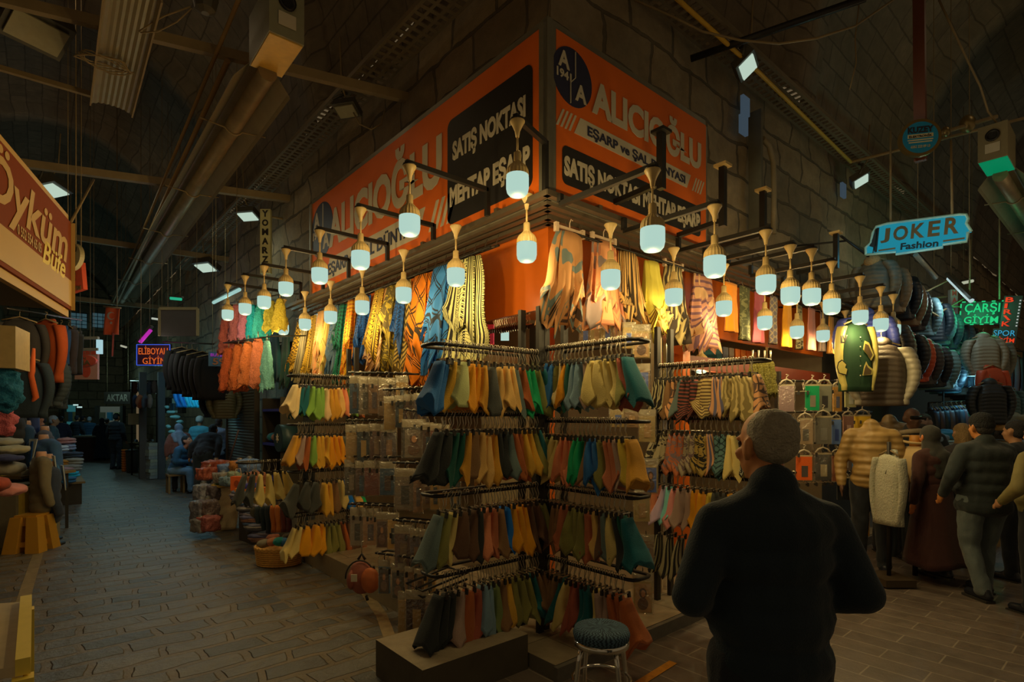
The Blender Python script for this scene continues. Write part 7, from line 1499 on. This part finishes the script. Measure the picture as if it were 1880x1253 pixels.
# wooden kiosk cupboard and hung garments at the left edge
c = atd(5, 640, 5.6); T = thing('wall_cupboard', 'slatted wooden cupboard under the kiosk sign at the left edge', 'cupboard', c); M_WD = mat('pale_wood_slat', obs((92, 72, 36), 0.2), 0.6, vary=0.2)
MB().box(c - RT * 0.12, (0.5, 0.5, 0.42), TH - PI / 2 + 0.5).build('carcass', M_WD, T); MB().box(c + RT * 0.0 - FW * 0.2 - Z * 0.0, (0.4, 0.02, 0.36), TH - PI / 2 + 0.5).build('door', M_WD, T); MB().ball(c - FW * 0.24 + RT * 0.1, 0.015, 8, 6).build('knob', M_CLIP, T)
for i, (px, py, d, kd, cc, nm, sc, rz) in enumerate([(36, 572, 6.6, 'coat', (34, 28, 20), 'dark brown fringed shawl coat below the kiosk sign', 0.85, 0.6), (84, 575, 6.9, 'coat', (128, 48, 10), 'bright orange glittering dress below the kiosk sign', 0.95, -0.2), (112, 590, 7.4, 'thin', (22, 46, 70), 'blue garment behind the orange dress', 0.8, -0.6), (36, 640, 6.5, 'blazer', (26, 34, 34), 'dark teal coat with an orange trim under the brown one', 1.0, 0.4), (78, 640, 7.0, 'puffer', (38, 42, 38), 'grey-black puffer vest under the orange dress', 0.95, 0.1), (98, 650, 7.4, 'puffer', (30, 36, 36), 'black puffer jacket behind the grey-black vest', 0.95, -0.4), (126, 590, 8.5, 'coat', (52, 42, 38), 'taupe coat hanging deeper along the left stalls', 0.9, -0.6), (140, 600, 9.0, 'coat', (40, 34, 26), 'brown coat hanging deeper along the left stalls', 0.85, -0.7)]):
    garment(nm, atd(px, py, d), AWAY - PI / 2 + rz, kd, cc, 0.45, sc, gloss=0.85)
a = atd(62, 640, 6.45); tag(MB().tube([a, atd(58, 690, 6.5), atd(66, 730, 6.5), atd(55, 745, 6.5)], [0.015, 0.035, 0.03, 0.008], 8).build('orange_trim', cloth((128, 52, 18), 0.25)), 'orange satin ribbon hanging from the dark teal coat', 'ribbon')
for a, b, nm in (((10, 566, 6.2), (150, 588, 9.4), 'upper'), ((20, 636, 6.3), (110, 644, 7.8), 'lower')):
    T = thing('garment_rail', '%s rail of hung garments under the kiosk sign' % nm, 'rail', atd(*a)); MB().tube([atd(*a), atd(*b)], 0.014, 6).build('rail_bar', M_BLKSTEEL, T)
tag(soft('tulle_bundle', atd(4, 715, 5.6), (.17, .14, .24), mat('teal_tulle', obs((8, 50, 56), 0.25), 0.9, vary=.5, scale=30, bump=1, bscale=60), None, 0, 0.018, 0.05, 12), 'teal net bundle with a violet edge at the left edge', 'fabric bundle')
tag(soft('sequin_bundle', atd(4, 775, 5.8), (.12, .10, .16), mat('pink_sequin', obs((112, 48, 44), 0.25), 0.5, vary=.5, scale=40, bump=1, bscale=80), None, 0, 0.018, 0.04, 14), 'pink sequined bundle below the teal net one', 'fabric bundle')
# suits on half dummies
def suit(label, px, py, d, fc, c, shirt=(96, 92, 76), tie=(20, 36, 52), k=0.2, sc=1.0, bow=False, waist=0.95):
    """half dummy in a suit jacket; py is its neck"""
    n = atd(px, py, d); T = thing('suit_dummy', label, 'mannequin', (n.x, n.y, 0), None, fc - PI / 2); zn = n.z / 1.0
    mb = MB(); P = lambda x, y, z: Vector((x * sc, y * sc, zn + (z - 1.46) * sc))
    for z, rx, ry in ((0.80, .19, .13), (0.92, .185, .13), (1.05, .17, .12), (1.18, .18, .125), (1.30, .195, .125)): mb.ball(P(0, 0, z), Vector((rx, ry, .12)) * sc, 16, 10)
    mb.capsule(P(-.15, 0, 1.38), P(.15, 0, 1.38), .085 * sc, .085 * sc)
    for e in (-1, 1): mb.capsule(P(.215 * e, 0, 1.37), P(.26 * e, -.01, 1.10), .075 * sc, .062 * sc); mb.capsule(P(.26 * e, -.01, 1.10), P(.25 * e, .05, .86), .062 * sc, .05 * sc)
    link('suit_jacket', remesh(mb, 'suit_jacket', 0.018, 3, 0.006, 7, px), cloth(c, k), T, False)
    MB().lathe([(.055 * sc, -0.10), (.058 * sc, 0.02), (.05 * sc, 0.06)], 14, P(0, 0.0, 1.46)).build('neck', mat('dummy_neck', obs((120, 84, 56), 0.25), 0.5), T, False)
    MB().prism([(-.075 * sc, .10 * sc), (.075 * sc, .10 * sc), (.045 * sc, -.12 * sc), (0, -.24 * sc), (-.045 * sc, -.12 * sc)], P(0, .128, 1.36), (-1, 0, -0.0), (0, -0.12, 1), 0.012).build('shirt_front', cloth(shirt, k), T, False)
    if bow: MB().prism([(-.06 * sc, .03 * sc), (0, .008 * sc), (.06 * sc, .03 * sc), (.06 * sc, -.03 * sc), (0, -.008 * sc), (-.06 * sc, -.03 * sc)], P(0, .132, 1.42), (-1, 0, 0), (0, 0, 1), 0.02).build('bow_tie', M_SBLK, T, False)
    else: MB().prism([(-.018 * sc, .08 * sc), (.018 * sc, .08 * sc), (.028 * sc, -.16 * sc), (0, -.20 * sc), (-.028 * sc, -.16 * sc)], P(0, .142, 1.35), (-1, 0, 0), (0, -0.12, 1), 0.012).build('tie', cloth(tie, k), T, False)
    MB().tube([P(0, 0, .8), Vector((0, 0, 0.03))], 0.02, 8).build('pole', M_CLIP, T, False); MB().lathe([(.16, 0), (.16, .02), (.03, .04)], 18, (0, 0, 0)).build('base', M_CLIP, T, False)
    return T
suit('headless dummy in a black suit at the left edge of the suit stall', 24, 758, 8.0, AWAY + 2.0, (24, 21, 16), sc=1.1)
suit('headless dummy in a navy suit with a bow tie, tallest at the suit stall', 54, 748, 8.6, AWAY + 2.5, (28, 34, 50), bow=True)
suit('headless dummy in a dark blue suit with a pale tie and a flower', 48, 780, 8.3, AWAY + 2.4, (22, 34, 42), tie=(30, 60, 80))
suit('headless dummy in a grey waistcoat suit behind the blue one', 82, 790, 8.4, AWAY + 2.2, (38, 34, 32))
suit('headless dummy in a mid blue suit with a dark blue tie, facing the lane', 80, 806, 7.9, AWAY + PI - 0.3, (32, 48, 60), tie=(10, 32, 54), sc=1.05)
suit('headless dummy in a teal waistcoat suit in front of the blue one', 88, 842, 7.6, AWAY + 2.4, (24, 58, 66))
suit('headless dummy in an olive brown jacket nearest to the linen table', 76, 838, 7.2, AWAY - 0.7, (62, 52, 32), sc=1.0)
suit('headless dummy in a dark jacket beside the olive brown one', 92, 856, 7.3, AWAY - 0.7, (26, 28, 30))
# stalls of folded goods along the left
for i, (px, py, d, cc, nm) in enumerate([(122, 812, 12.0, (92, 58, 44), 'peach'), (126, 824, 12.0, (66, 62, 60), 'grey'), (118, 838, 11.6, (30, 40, 46), 'navy'), (134, 838, 11.6, (24, 28, 30), 'black'), (124, 852, 11.2, (90, 60, 20), 'amber'), (136, 850, 11.2, (70, 64, 48), 'beige'), (120, 866, 10.8, (84, 62, 54), 'rose'), (130, 874, 10.6, (4, 78, 92), 'bright turquoise'), (122, 884, 10.4, (20, 44, 54), 'dark turquoise'), (132, 862, 10.9, (60, 56, 44), 'olive'), (112, 826, 11.8, (96, 90, 76), 'white')]):
    q = atd(px, py, d); T = thing('folded_garment', '%s folded clothing on the low stall below the grey-haired man' % nm, 'folded clothes', q, 'folded clothes on the left stall')
    for k_ in range(2): soft('folded_layer', q + Z * (0.055 * k_), (.19, .14, .04), cloth(cc, 0.18), T, 0.3 + 0.2 * k_ + i, 0.02, 0.012, 9)
q = atd(124, 880, 11.0); T = thing('stall_table', 'low stall under the folded clothes on the left of the lane', 'table', (q.x, q.y, 0)); MB().box((q.x - .15, q.y + .2, 0.42), (0.8, 1.6, 0.04), 0).build('tabletop', M_BEAM, T); MB().box((q.x - .15, q.y + .2, 0.2), (0.7, 1.5, 0.4), 0).build('crate_base', mat('dark_crate', (0.06, 0.05, 0.04), 0.7), T)
# --- right side of the lane, beyond the shop ---
M_SHUT = mat('ribbed_shutter_steel', (0.20, 0.175, 0.13), 0.45, 0.5)
a, b = onx(421, 850, 0.30), onx(472, 850, 0.30); T = thing('rolling_shutter', 'closed ribbed rolling shutter between the striped blouse and the scarf rack', 'shutter', ((a.x + b.x) / 2, (a.y + b.y) / 2, 0))
mb = MB(); zt = onx(440, 690, .30).z; n = 44; y0, y1 = b.y, a.y; rings = []
for i in range(n * 2 + 1):
    z = zt * i / (2 * n); e = 0.014 * (i % 2); rings.append([Vector((0.28 - e, y1, z)), Vector((0.28 - e, y0, z)), Vector((0.32, y0, z)), Vector((0.32, y1, z))])
mb.loft(rings, smooth=False); mb.build('curtain', M_SHUT, T); MB().bbox((0.24, y0 - .06, 0), (0.33, y0, zt + .1)).build('guide_rail', M_STEEL, T); MB().bbox((0.24, y1, 0), (0.33, y1 + .06, zt + .1)).build('guide_rail', M_STEEL, T); MB().bbox((0.16, y0 - .06, zt), (0.42, y1 + .06, zt + .28)).build('shutter_box', M_STEEL, T)
tag(MB().tube([onx(420, 850, .1), onx(438, 790, .15)], 0.016, 6).build('broom_stick', mat('rose_stick', (0.35, 0.2, 0.18), 0.6)), 'thin rose stick leaning on the rolling shutter', 'stick')
# shelf unit with a round dark drum, right of the shutter
c = onx(512, 800, 0.15); T = thing('shelf_unit', 'narrow shelf unit with blue edges between the shutter and the scarf rack', 'shelf', (c.x, c.y, 0)); M_BLU = mat('blue_shelf_edge', obs((26, 26, 62), 0.25), 0.5)
for z in (0.7, 1.25, 1.80): MB().box((0.20, c.y, z), (0.34, 0.9, 0.04)).build('board', M_BLU, T)
for e in (-1, 1): MB().box((0.20, c.y + .45 * e, 1.0), (0.34, 0.03, 2.0)).build('side', M_DARKWALL, T)
MB().box((0.36, c.y, 1.0), (0.02, 0.9, 2.0)).build('back', mat('beige_back', (0.2, 0.15, 0.08), .7), T)
q = onx(513, 805, 0.0); tag(MB().tube([q + Vector((-.02, 0, 0)), q + Vector((0.22, 0, 0))], 0.21, 28).build('round_box', mat('dark_green_tin', obs((16, 28, 24), 0.25), .4)), 'big dark green round box with a pale emblem on the shelf unit', 'box')
q2_ = q + Vector((-.03, 0, 0)); tag(MB().prism([((0.07 if i % 2 else 0.03) * math.cos(i * PI / 6), (0.07 if i % 2 else 0.03) * math.sin(i * PI / 6)) for i in range(12)], q2_, (0, -1, 0), (0, 0, 1), .006).build('emblem', M_SWHT), 'pale star shaped emblem on the round green box', 'emblem')
for i, (dy, cc, nm) in enumerate([(-.25, (40, 52, 44), 'grey-green'), (0, (96, 62, 40), 'peach'), (.22, (20, 60, 60), 'teal')]): tag(soft('folded_cloth', (0.15, c.y + dy, 1.36), (.12, .1, .08), cloth(cc, .3)), '%s cloth bundle on the top shelf beside the shutter' % nm, 'cloth bundle', 'bundles on the narrow shelf unit')
# dark jackets and blue shirts hung over the lane
for i in range(7): garment('dark coat, %s from the left in the black bunch beside the orange LED sign' % ORD[i], atd(334 + 9.5 * i, 630 + 2 * i + (4 if i % 2 else 0), 11.2 - 0.1 * i), AWAY - PI / 2 + 0.9, 'coat', (22 + i, 19 + i % 3, 16), 0.75, 1.05, gloss=0.95, group='black coats over the lane')
for i in range(7): garment('%s shirt, %s from the left in the lit turquoise bunch' % ('bright blue' if i < 2 else 'turquoise', ORD[i]), atd(346 + 10 * i, 692, 12.6 - 0.06 * i), AWAY - PI / 2 + 0.8, 'thin', (8, 62, 92) if i < 2 else (20, 88, 100), 0.22, 0.95, name='shirt', group='turquoise shirts over the lane')
for i, (px, cc, nm) in enumerate([(398, (14, 18, 20), 'black jacket hanging right of the turquoise shirts'), (412, (48, 40, 20), 'olive jacket hanging beside the shutter top')]): garment(nm, atd(px, 700, 11.2 - .4 * i), AWAY - PI / 2 + .6, 'puffer', cc, .22, .95)
for a, b, nm in (((300, 628, 11.3), (392, 632, 10.4), 'dark pipe rail of the black coats'), ((340, 690, 12.7), (420, 694, 11.0), 'pipe rail of the turquoise shirts')):
    T = thing('garment_rail', nm, 'rail', atd(*a)); MB().tube([atd(*a), atd(*b)], 0.016, 6).build('rail_bar', M_BLKSTEEL, T); MB().tube([atd(*b), onx(b[0], b[1], .45)], 0.014, 6).build('bracket', M_BLKSTEEL, T)
T, T2, hang, _ = board('shop_board', 'teal edged shop board with violet letters behind the orange net scarves', 402, 660, 34, 26, 9.9, mat('teal_board', obs((30, 48, 52), .2), .5), 0.5); T2('BUTİK', -.4, .18, .3, .46, emit('violet_led', (.45, .05, .5), .5), .02); T2('59', -.3, -.4, .3, .06, cloth((110, 60, 30), .25)); hang(.3, .5)
# goods on the ground: stack of cartons, bin, orange cones
q = fl(300, 878)
for k_ in range(2):
    for j in range(11):
        tag(MB().box((q[0] - 0.24 + .34 * k_ + r8.uniform(-.02, .02), q[1] + .25 * k_, 0.055 + 0.088 * j), (.33, .42, .084), .2 + r8.uniform(-.06, .06)).build('shoe_box', mat('pale_carton_%d' % (j % 3), obs((70 + 6 * (j % 3), 66 + 5 * (j % 3), 52), .17), .7, vary=.2)), 'pale shoe box, %s from the ground in the %s stack beside the sitting young man' % (ORD[j], 'left' if k_ == 0 else 'right'), 'box', 'stacked pale shoe boxes')
q = fl(243, 868); T = thing('waste_bin', 'grey plastic bin between the orange cone pile and the pale boxes', 'bin', (q[0], q[1], 0)); MB().lathe([(.15, 0.0), (.17, .62), (.18, .64), (.16, .64), (.15, .6)], 20, (q[0], q[1], 0)).build('bucket', mat('grey_bin', (.11, .115, .11), .5), T); MB().lathe([(.185, .64), (.18, .68), (.05, .72)], 20, (q[0], q[1], 0)).build('lid', mat('dark_lid', (.04, .04, .04), .5), T)
q = fl(231, 866)
for j in range(9): tag(MB().lathe([(.10, 0), (.12, .07), (.11, .075)], 16, (q[0], q[1], .075 * j)).build('plastic_tub', mat('orange_plastic', obs((170, 58, 12), .2), .4)), 'orange plastic tub, %s from the ground of the orange pile' % ORD[j], 'tub', 'piled orange tubs')
# shoe tables
for i, (px, py, w, nm) in enumerate([(252, 850, 1.0, 'farther shoe table below the herbalist board'), (270, 862, 1.0, 'nearer shoe table behind the pale boxes')]):
    q = fl(px, py); T = thing('shoe_table', nm, 'table', (q[0], q[1], 0)); MB().box((q[0] + .35, q[1] + .5, .72), (w, .8, .04), .2).build('tabletop', M_BEAM, T); MB().box((q[0] + .35, q[1] + .5, .36), (w * .9, .7, .7), .2).build('skirt', mat('brown_table_skirt', (.10, .07, .04), .8), T)
    for j in range(10):
        s_ = Vector((q[0] + .02 + .17 * (j % 5), q[1] + .3 + .3 * (j // 5), .775)); cc = [(22, 22, 22), (70, 76, 76), (50, 36, 24), (90, 88, 78)][(j + i) % 4]
        sm = MB(); sm.capsule(s_, s_ + Vector((.03, .18, 0)), .045, .038); sm.capsule(s_ + Vector((0, 0, .03)), s_ + Vector((.01, .06, .02)), .042, .034); o = link('shoe', remesh(sm, 'shoe', .02, 2), mat('shoe_%d_%d_%d' % cc, obs(cc, .2), .5)); tag(o, '%s shoe laid out on the %s' % (['black', 'grey', 'brown', 'pale'][(j + i) % 4], 'farther shoe table' if i == 0 else 'nearer shoe table'), 'shoe', 'shoes on the %s' % ('farther shoe table' if i == 0 else 'nearer shoe table'))
# hats, straps and bags hung at the bag stall
T = thing('bag_rail', 'dark rail of the bag stall beside the herbalist board', 'rail', atd(240, 700, 16)); MB().tube([atd(240, 700, 16.6), atd(292, 700, 15.2)], .02, 6).build('rail_bar', M_BLKSTEEL, T)
for px in (242, 288): q = atd(px, 700, 16); MB().tube([q, (q.x, q.y, 0)], .025, 6).build('leg', M_BLKSTEEL, T)
for i in range(9): tag(soft('hanging_bag', atd(248 + 9 * (i % 5), 712 + 26 * (i // 5), 16.5 - .3 * i), (.10, .06, .20), cloth([(46, 30, 18), (24, 34, 42), (80, 40, 18), (30, 26, 22)][i % 4], .18), None, i, .025, .02), '%s bag hanging at the bag stall beside the herbalist board' % ['brown', 'slate', 'rust', 'black'][i % 4], 'bag', 'bags hung at the bag stall')
for i in range(8): tag(soft('sneaker', atd(306 + 8 * (i % 4) + 3 * (i // 4), 748 + 9 * i, 14.5 - .05 * i), (.06, .14, .05), mat('pale_sneaker', obs((70, 100, 98), .2), .5), None, i * .8, .025, .015), 'pale sneaker in the slanting heap lit turquoise beside the blue shirts', 'shoe', 'heap of pale sneakers')
for a, c_, w, h, nm in ((262, (30, 24, 16), 10, 90, 'dark wooden post at the bag stall'), (296, (34, 32, 26), 14, 120, 'grey door frame beside the pale sneakers')):
    q = atd(a, 790, 15.0); post(nm, (q.x, q.y, 0), (q.x, q.y, 2.9), .16, mat('post_%d' % a, obs(c_, .15), .7))
q = atd(250, 770, 15.8); tag(MB().box(q, (.4, .1, .32), TH - PI / 2).build('carton', mat('cream_carton', obs((84, 74, 48), .18), .7)), 'cream carton with a yellow mark hung above the shoe table', 'box')
q = atd(172, 815, 21.5); T = thing('counter', 'pale counter at the far end of the lane', 'counter', (q.x, q.y, 0)); MB().box((q.x, q.y, .45), (1.0, .6, .9), .8).build('base', mat('maroon_counter', (.07, .035, .03), .6), T); MB().box((q.x, q.y, .94), (1.1, .7, .06), .8).build('worktop', mat('pale_worktop', (.3, .33, .3), .5), T)
# lit shop openings at the far end
for i, (px, py, w, h, d, col, s_, nm) in enumerate([(134, 762, 26, 36, 25, (.03, .16, .17), .5, 'blue-green lit doorway at the far left end of the lane'), (205, 762, 46, 30, 24, (.12, .15, .12), .35, 'dimly lit herbalist shopfront under its board'), (325, 745, 24, 26, 15.5, (.06, .16, .15), .35, 'pale lit shop corner behind the sneakers')]):
    c = atd(px, py, d); W_, H_ = w * d / F_PX, h * d / F_PX; T = thing('shop_opening', nm, 'shopfront', c); MB().box(c, (W_, .05, H_), TH - PI / 2).build('lit_back', emit('lit_shop_%d' % i, col, s_), T)
    for e in (-1, 1): MB().box(c + RT * W_ * .5 * e - FW * .08, (.12, .2, H_ * 1.1), TH - PI / 2).build('jamb', M_DARKWALL, T)
    for j in range(3): MB().box(c + RT * W_ * (-.3 + .3 * j) - FW * .1 - Z * H_ * .1, (.2, .1, H_ * .5), TH - PI / 2).build('shelved_goods', cloth([(60, 50, 30), (30, 60, 62), (84, 76, 40)][j], .2), T)
for px, py in ((139, 744), (146, 748)): tag(MB().box(atd(px, py, 24.5), (.18, .1, .06)).build('ceiling_lamp', emit('cool_lamp', (.55, .8, .75), .8)), 'small cool lamp at the lit doorway, %s of the two' % ('left' if px < 140 else 'right'), 'lamp')
# --- goods in front of the shop end: bags of textiles, sack, clothes pile, sock rail, basket ---
r9 = random.Random(9)
BG = [(370, 940, 7.9, .16, .20, (66, 60, 54), 'grey'), (382, 935, 7.9, .15, .16, (60, 46, 36), 'brown'), (374, 905, 8.2, .16, .15, (80, 74, 66), 'clear'), (392, 905, 8.2, .14, .14, (50, 40, 34), 'dark'), (384, 962, 7.7, .16, .13, (96, 48, 36), 'red'), (368, 965, 7.7, .12, .12, (74, 66, 54), 'beige'), (396, 858, 8.8, .26, .13, (96, 42, 24), 'brick red'), (384, 870, 8.6, .22, .12, (104, 48, 28), 'rust'), (420, 862, 8.4, .16, .10, (60, 70, 80), 'blue-grey'), (440, 858, 8.2, .15, .12, (112, 66, 24), 'orange-gold'), (458, 856, 8.0, .16, .12, (62, 74, 86), 'pale blue'), (438, 876, 8.0, .15, .10, (90, 90, 60), 'yellow-green'), (468, 880, 7.7, .16, .12, (100, 60, 34), 'copper'), (452, 890, 7.7, .13, .12, (86, 88, 88), 'silver'), (424, 884, 8.0, .15, .09, (70, 78, 70), 'mint'), (410, 878, 8.2, .14, .10, (84, 72, 54), 'sand')]
for px, py, d, w, h, cc, nm in BG:
    q = atd(px, py, d); T = thing('textile_bag', '%s bag of wrapped textiles in the heap before the shutter, beside the white sack' % nm, 'bag', q, None)
    soft('bundle', q, (w * .85, .13, h * .9), mat('bundle_%d_%d_%d' % cc, obs(cc, .3), .35, vary=.5, scale=26, bump=.8, bscale=40), T, .4, .020, .022, 14, 1.06); soft('knot', q + Z * h * .95, (.05, .05, .04), FILM, T, 0, .02, .01)
T = thing('sack', 'white woven sack with an open rolled top full of green net', 'sack', onz(412, 975, 0)); c = onz(412, 972, 0); rings = []
for t in range(12):
    f = t / 11; rings.append([c + Vector(((.165 + .02 * math.sin(PI * f) + .012 * math.sin(5 * a + 3 * f)) * math.copysign(abs(math.cos(a)) ** .8, math.cos(a)), (.15 + .015 * math.sin(4 * a)) * math.sin(a), .66 * f + .01 * math.sin(3 * a))) for a in [2 * PI * j / 24 for j in range(24)]])
M_SACK = mat('woven_sack', obs((112, 92, 58), .23), .7, vary=.1, bump=.4, bscale=60); MB().loft(rings).build('bag', M_SACK, T)
MB().tube([c + Vector((.18 * math.cos(a), .165 * math.sin(a), .665 + .008 * math.sin(4 * a))) for a in [2 * PI * j / 24 for j in range(25)]], .022, 8).build('rolled_rim', mat('ochre_rim', obs((100, 74, 24), .23), .8), T)
soft('green_net', c + Z * .70, (.14, .12, .09), mat('green_net', obs((74, 92, 44), .25), .8, vary=.4, scale=30, bump=1, bscale=50), T, 0, .02, .02)
text(T, 'KOBI', c - FW * .175 - RT * .07 + Z * .20, RT, Z, .14, .05, M_REDBEAM, .006, .02)
q = atd(437, 888, 7.4); T = thing('paper_bag', 'orange paper bag with white string handles over the clothes pile', 'bag', q); MB().box(q, (.17, .07, .19), TH - PI / 2).build('bag', mat('orange_paper', obs((150, 56, 16), .3), .6), T)
MB().tube([q + Z * .09 - RT * .05, q + Z * .19 - RT * .03, q + Z * .20 + RT * .03, q + Z * .09 + RT * .05], .005, 6).build('handle', M_SWHT, T); MB().prism([(.035 * math.cos(a), .045 * math.sin(a)) for a in [i * PI / 8 for i in range(16)]], q - FW * .038, RT, Z, .002).build('mark', mat('dark_orange_mark', obs((96, 36, 12), .3), .6), T)
q = atd(462, 902, 7.2); T = thing('basket_tray', 'orange plastic tray of purple cloth on the clothes pile', 'tray', q); MB().box(q, (.34, .22, .09), TH - PI / 2).build('tray', mat('orange_plastic', obs((170, 58, 12), .2), .4), T); tag(soft('purple_cloth', q + Z * .06 - FW * .02, (.14, .08, .05), cloth((30, 26, 60), .3)), 'purple cloth lying in the orange tray', 'cloth')
PILE = [(52, 44, 36), (84, 74, 60), (40, 50, 60), (96, 62, 40), (70, 60, 56), (34, 30, 28), (90, 84, 76), (78, 48, 30), (58, 54, 62)]
for j in range(26):
    py = 905 + 3.9 * j + r9.uniform(-1, 1); px = 452 + (py - 905) * 0.46 + r9.uniform(-8, 8); q = atd(px, py, 7.15 - .012 * j); cc = PILE[(j * 4) % 9]
    T = tag(soft('folded_shirt', q, (.19, .13, .035), pattern('stripe', cc, PILE[(j * 4 + 2) % 9], .32, 1.0) if j % 3 == 0 else cloth(cc, .32), None, TH - PI / 2 + r9.uniform(-.3, .3), .018, .014, 10), 'folded garment, %s from the top of the slumping clothes pile left of the basket' % (ORD + ['twenty-fifth', 'twenty-sixth'])[j], 'folded clothes', 'garments of the slumping pile')
q = atd(468, 955, 7.3); T = thing('crate', 'hidden dark crate holding up the slumping clothes pile', 'crate', (q.x, q.y, 0)); MB().box((q.x + .2, q.y + .25, .33), (.5, .5, .66), .1).build('box', mat('dark_crate', (0.06, 0.05, 0.04), 0.7), T); MB().box((q.x + .2, q.y + .25, .67), (.54, .54, .02), .1).build('lid', M_BEAM, T)
SK = [((52, 42, 26), 'olive'), ((46, 40, 26), 'dark olive'), ((24, 30, 26), 'dark green'), ((20, 26, 24), 'black'), ((22, 26, 24), 'black'), ((120, 62, 18), 'orange'), ((128, 68, 22), 'amber'), ((62, 28, 20), 'maroon'), ((52, 24, 20), 'dark maroon'), ((70, 66, 50), 'black and white checked')]
a, b = atd(452, 924, 7.0), atd(548, 916, 6.6); T = thing('sock_rail', 'short rail of socks and gloves hung above the woven basket', 'rail', a); MB().tube([a, b], .012, 6).build('rail_bar', M_BLKSTEEL, T); MB().tube([b, b + RT * .12 + FW * .3], .012, 6).build('bracket', M_BLKSTEEL, T)
for i, (cc, nm) in enumerate(SK):
    q = a.lerp(b, (i + .6) / 10.3); T = thing('sock', '%s long sock, %s from the left above the woven basket' % (nm, ORD[i]), 'sock', q, 'socks above the basket'); mm = pattern('grid', (88, 82, 64), (22, 22, 20), .32, 2) if i == 9 else cloth(cc, .32)
    MB().loft([[q + RT * (.042 + .012 * math.sin(6 * t)) * math.cos(u) + FW * .03 * math.sin(u) - Z * (.06 + .33 * t) for u in [2 * PI * j / 12 for j in range(12)]] for t in [k_ / 8 for k_ in range(9)]]).build('knit', mm, T); MB().tube([q + Z * .015, q - Z * .06], .004, 5).build('hook', M_HOOK, T)
# woven basket
c = onz(497, 1046, 0); c = c + FW * .22; T = thing('basket', 'wide woven wicker basket heaped with dark and teal clothes', 'basket', (c.x, c.y, 0)); M_WK = mat('wicker', obs((116, 78, 26), .24), .6, vary=.3, scale=30)
rx, ry, hb = .27, .20, .20
MB().loft([[c + RT * rx * f * math.cos(a) + FW * ry * f * math.sin(a) + Z * z for a in [2 * PI * j / 30 for j in range(30)]] for f, z in ((.82, .0), (.86, .01), (.95, hb), (.90, hb), (.80, .03))], smooth=True).build('wall', M_WK, T)
for k_ in range(9):
    z = .014 + k_ * .023; f = .865 + .095 * z / hb; pts = []
    for j in range(61): a_ = 2 * PI * j / 60; w = f + .018 * (1 if (j + k_) % 2 else -1); pts.append(c + RT * rx * w * math.cos(a_) + FW * ry * w * math.sin(a_) + Z * z)
    MB().tube(pts, .011, 5).build('weaver', M_WK, T)
for k_ in range(2): MB().tube([c + RT * rx * .97 * math.cos(a_) + FW * ry * .97 * math.sin(a_) + Z * (hb + .012 * math.sin(15 * a_ + PI * k_)) for a_ in [2 * PI * j / 60 for j in range(61)]], .014, 6).build('rim', M_WK, T)
for i, (u, v, zz, cc, nm) in enumerate([(-.16, -.03, .24, (60, 52, 40), 'leopard spotted'), (-.06, -.02, .26, (100, 58, 30), 'peach'), (.02, -.05, .27, (8, 70, 56), 'emerald'), (.08, -.04, .26, (24, 52, 66), 'petrol blue'), (.17, -.02, .25, (18, 24, 20), 'black'), (.08, .08, .29, (34, 26, 16), 'dark brown'), (-.10, .08, .28, (84, 44, 24), 'rust'), (.19, .06, .27, (20, 36, 30), 'dark green')]):
    q = c + RT * u + FW * v + Z * zz; tag(soft('rolled_garment', q, (.085, .07, .05), pattern('leopard', (84, 72, 48), (24, 20, 14), .3, 2) if i == 0 else cloth(cc, .3), None, i * .6, .015, .014, 12), '%s garment lying in the woven basket' % nm, 'garment', 'garments in the woven basket')
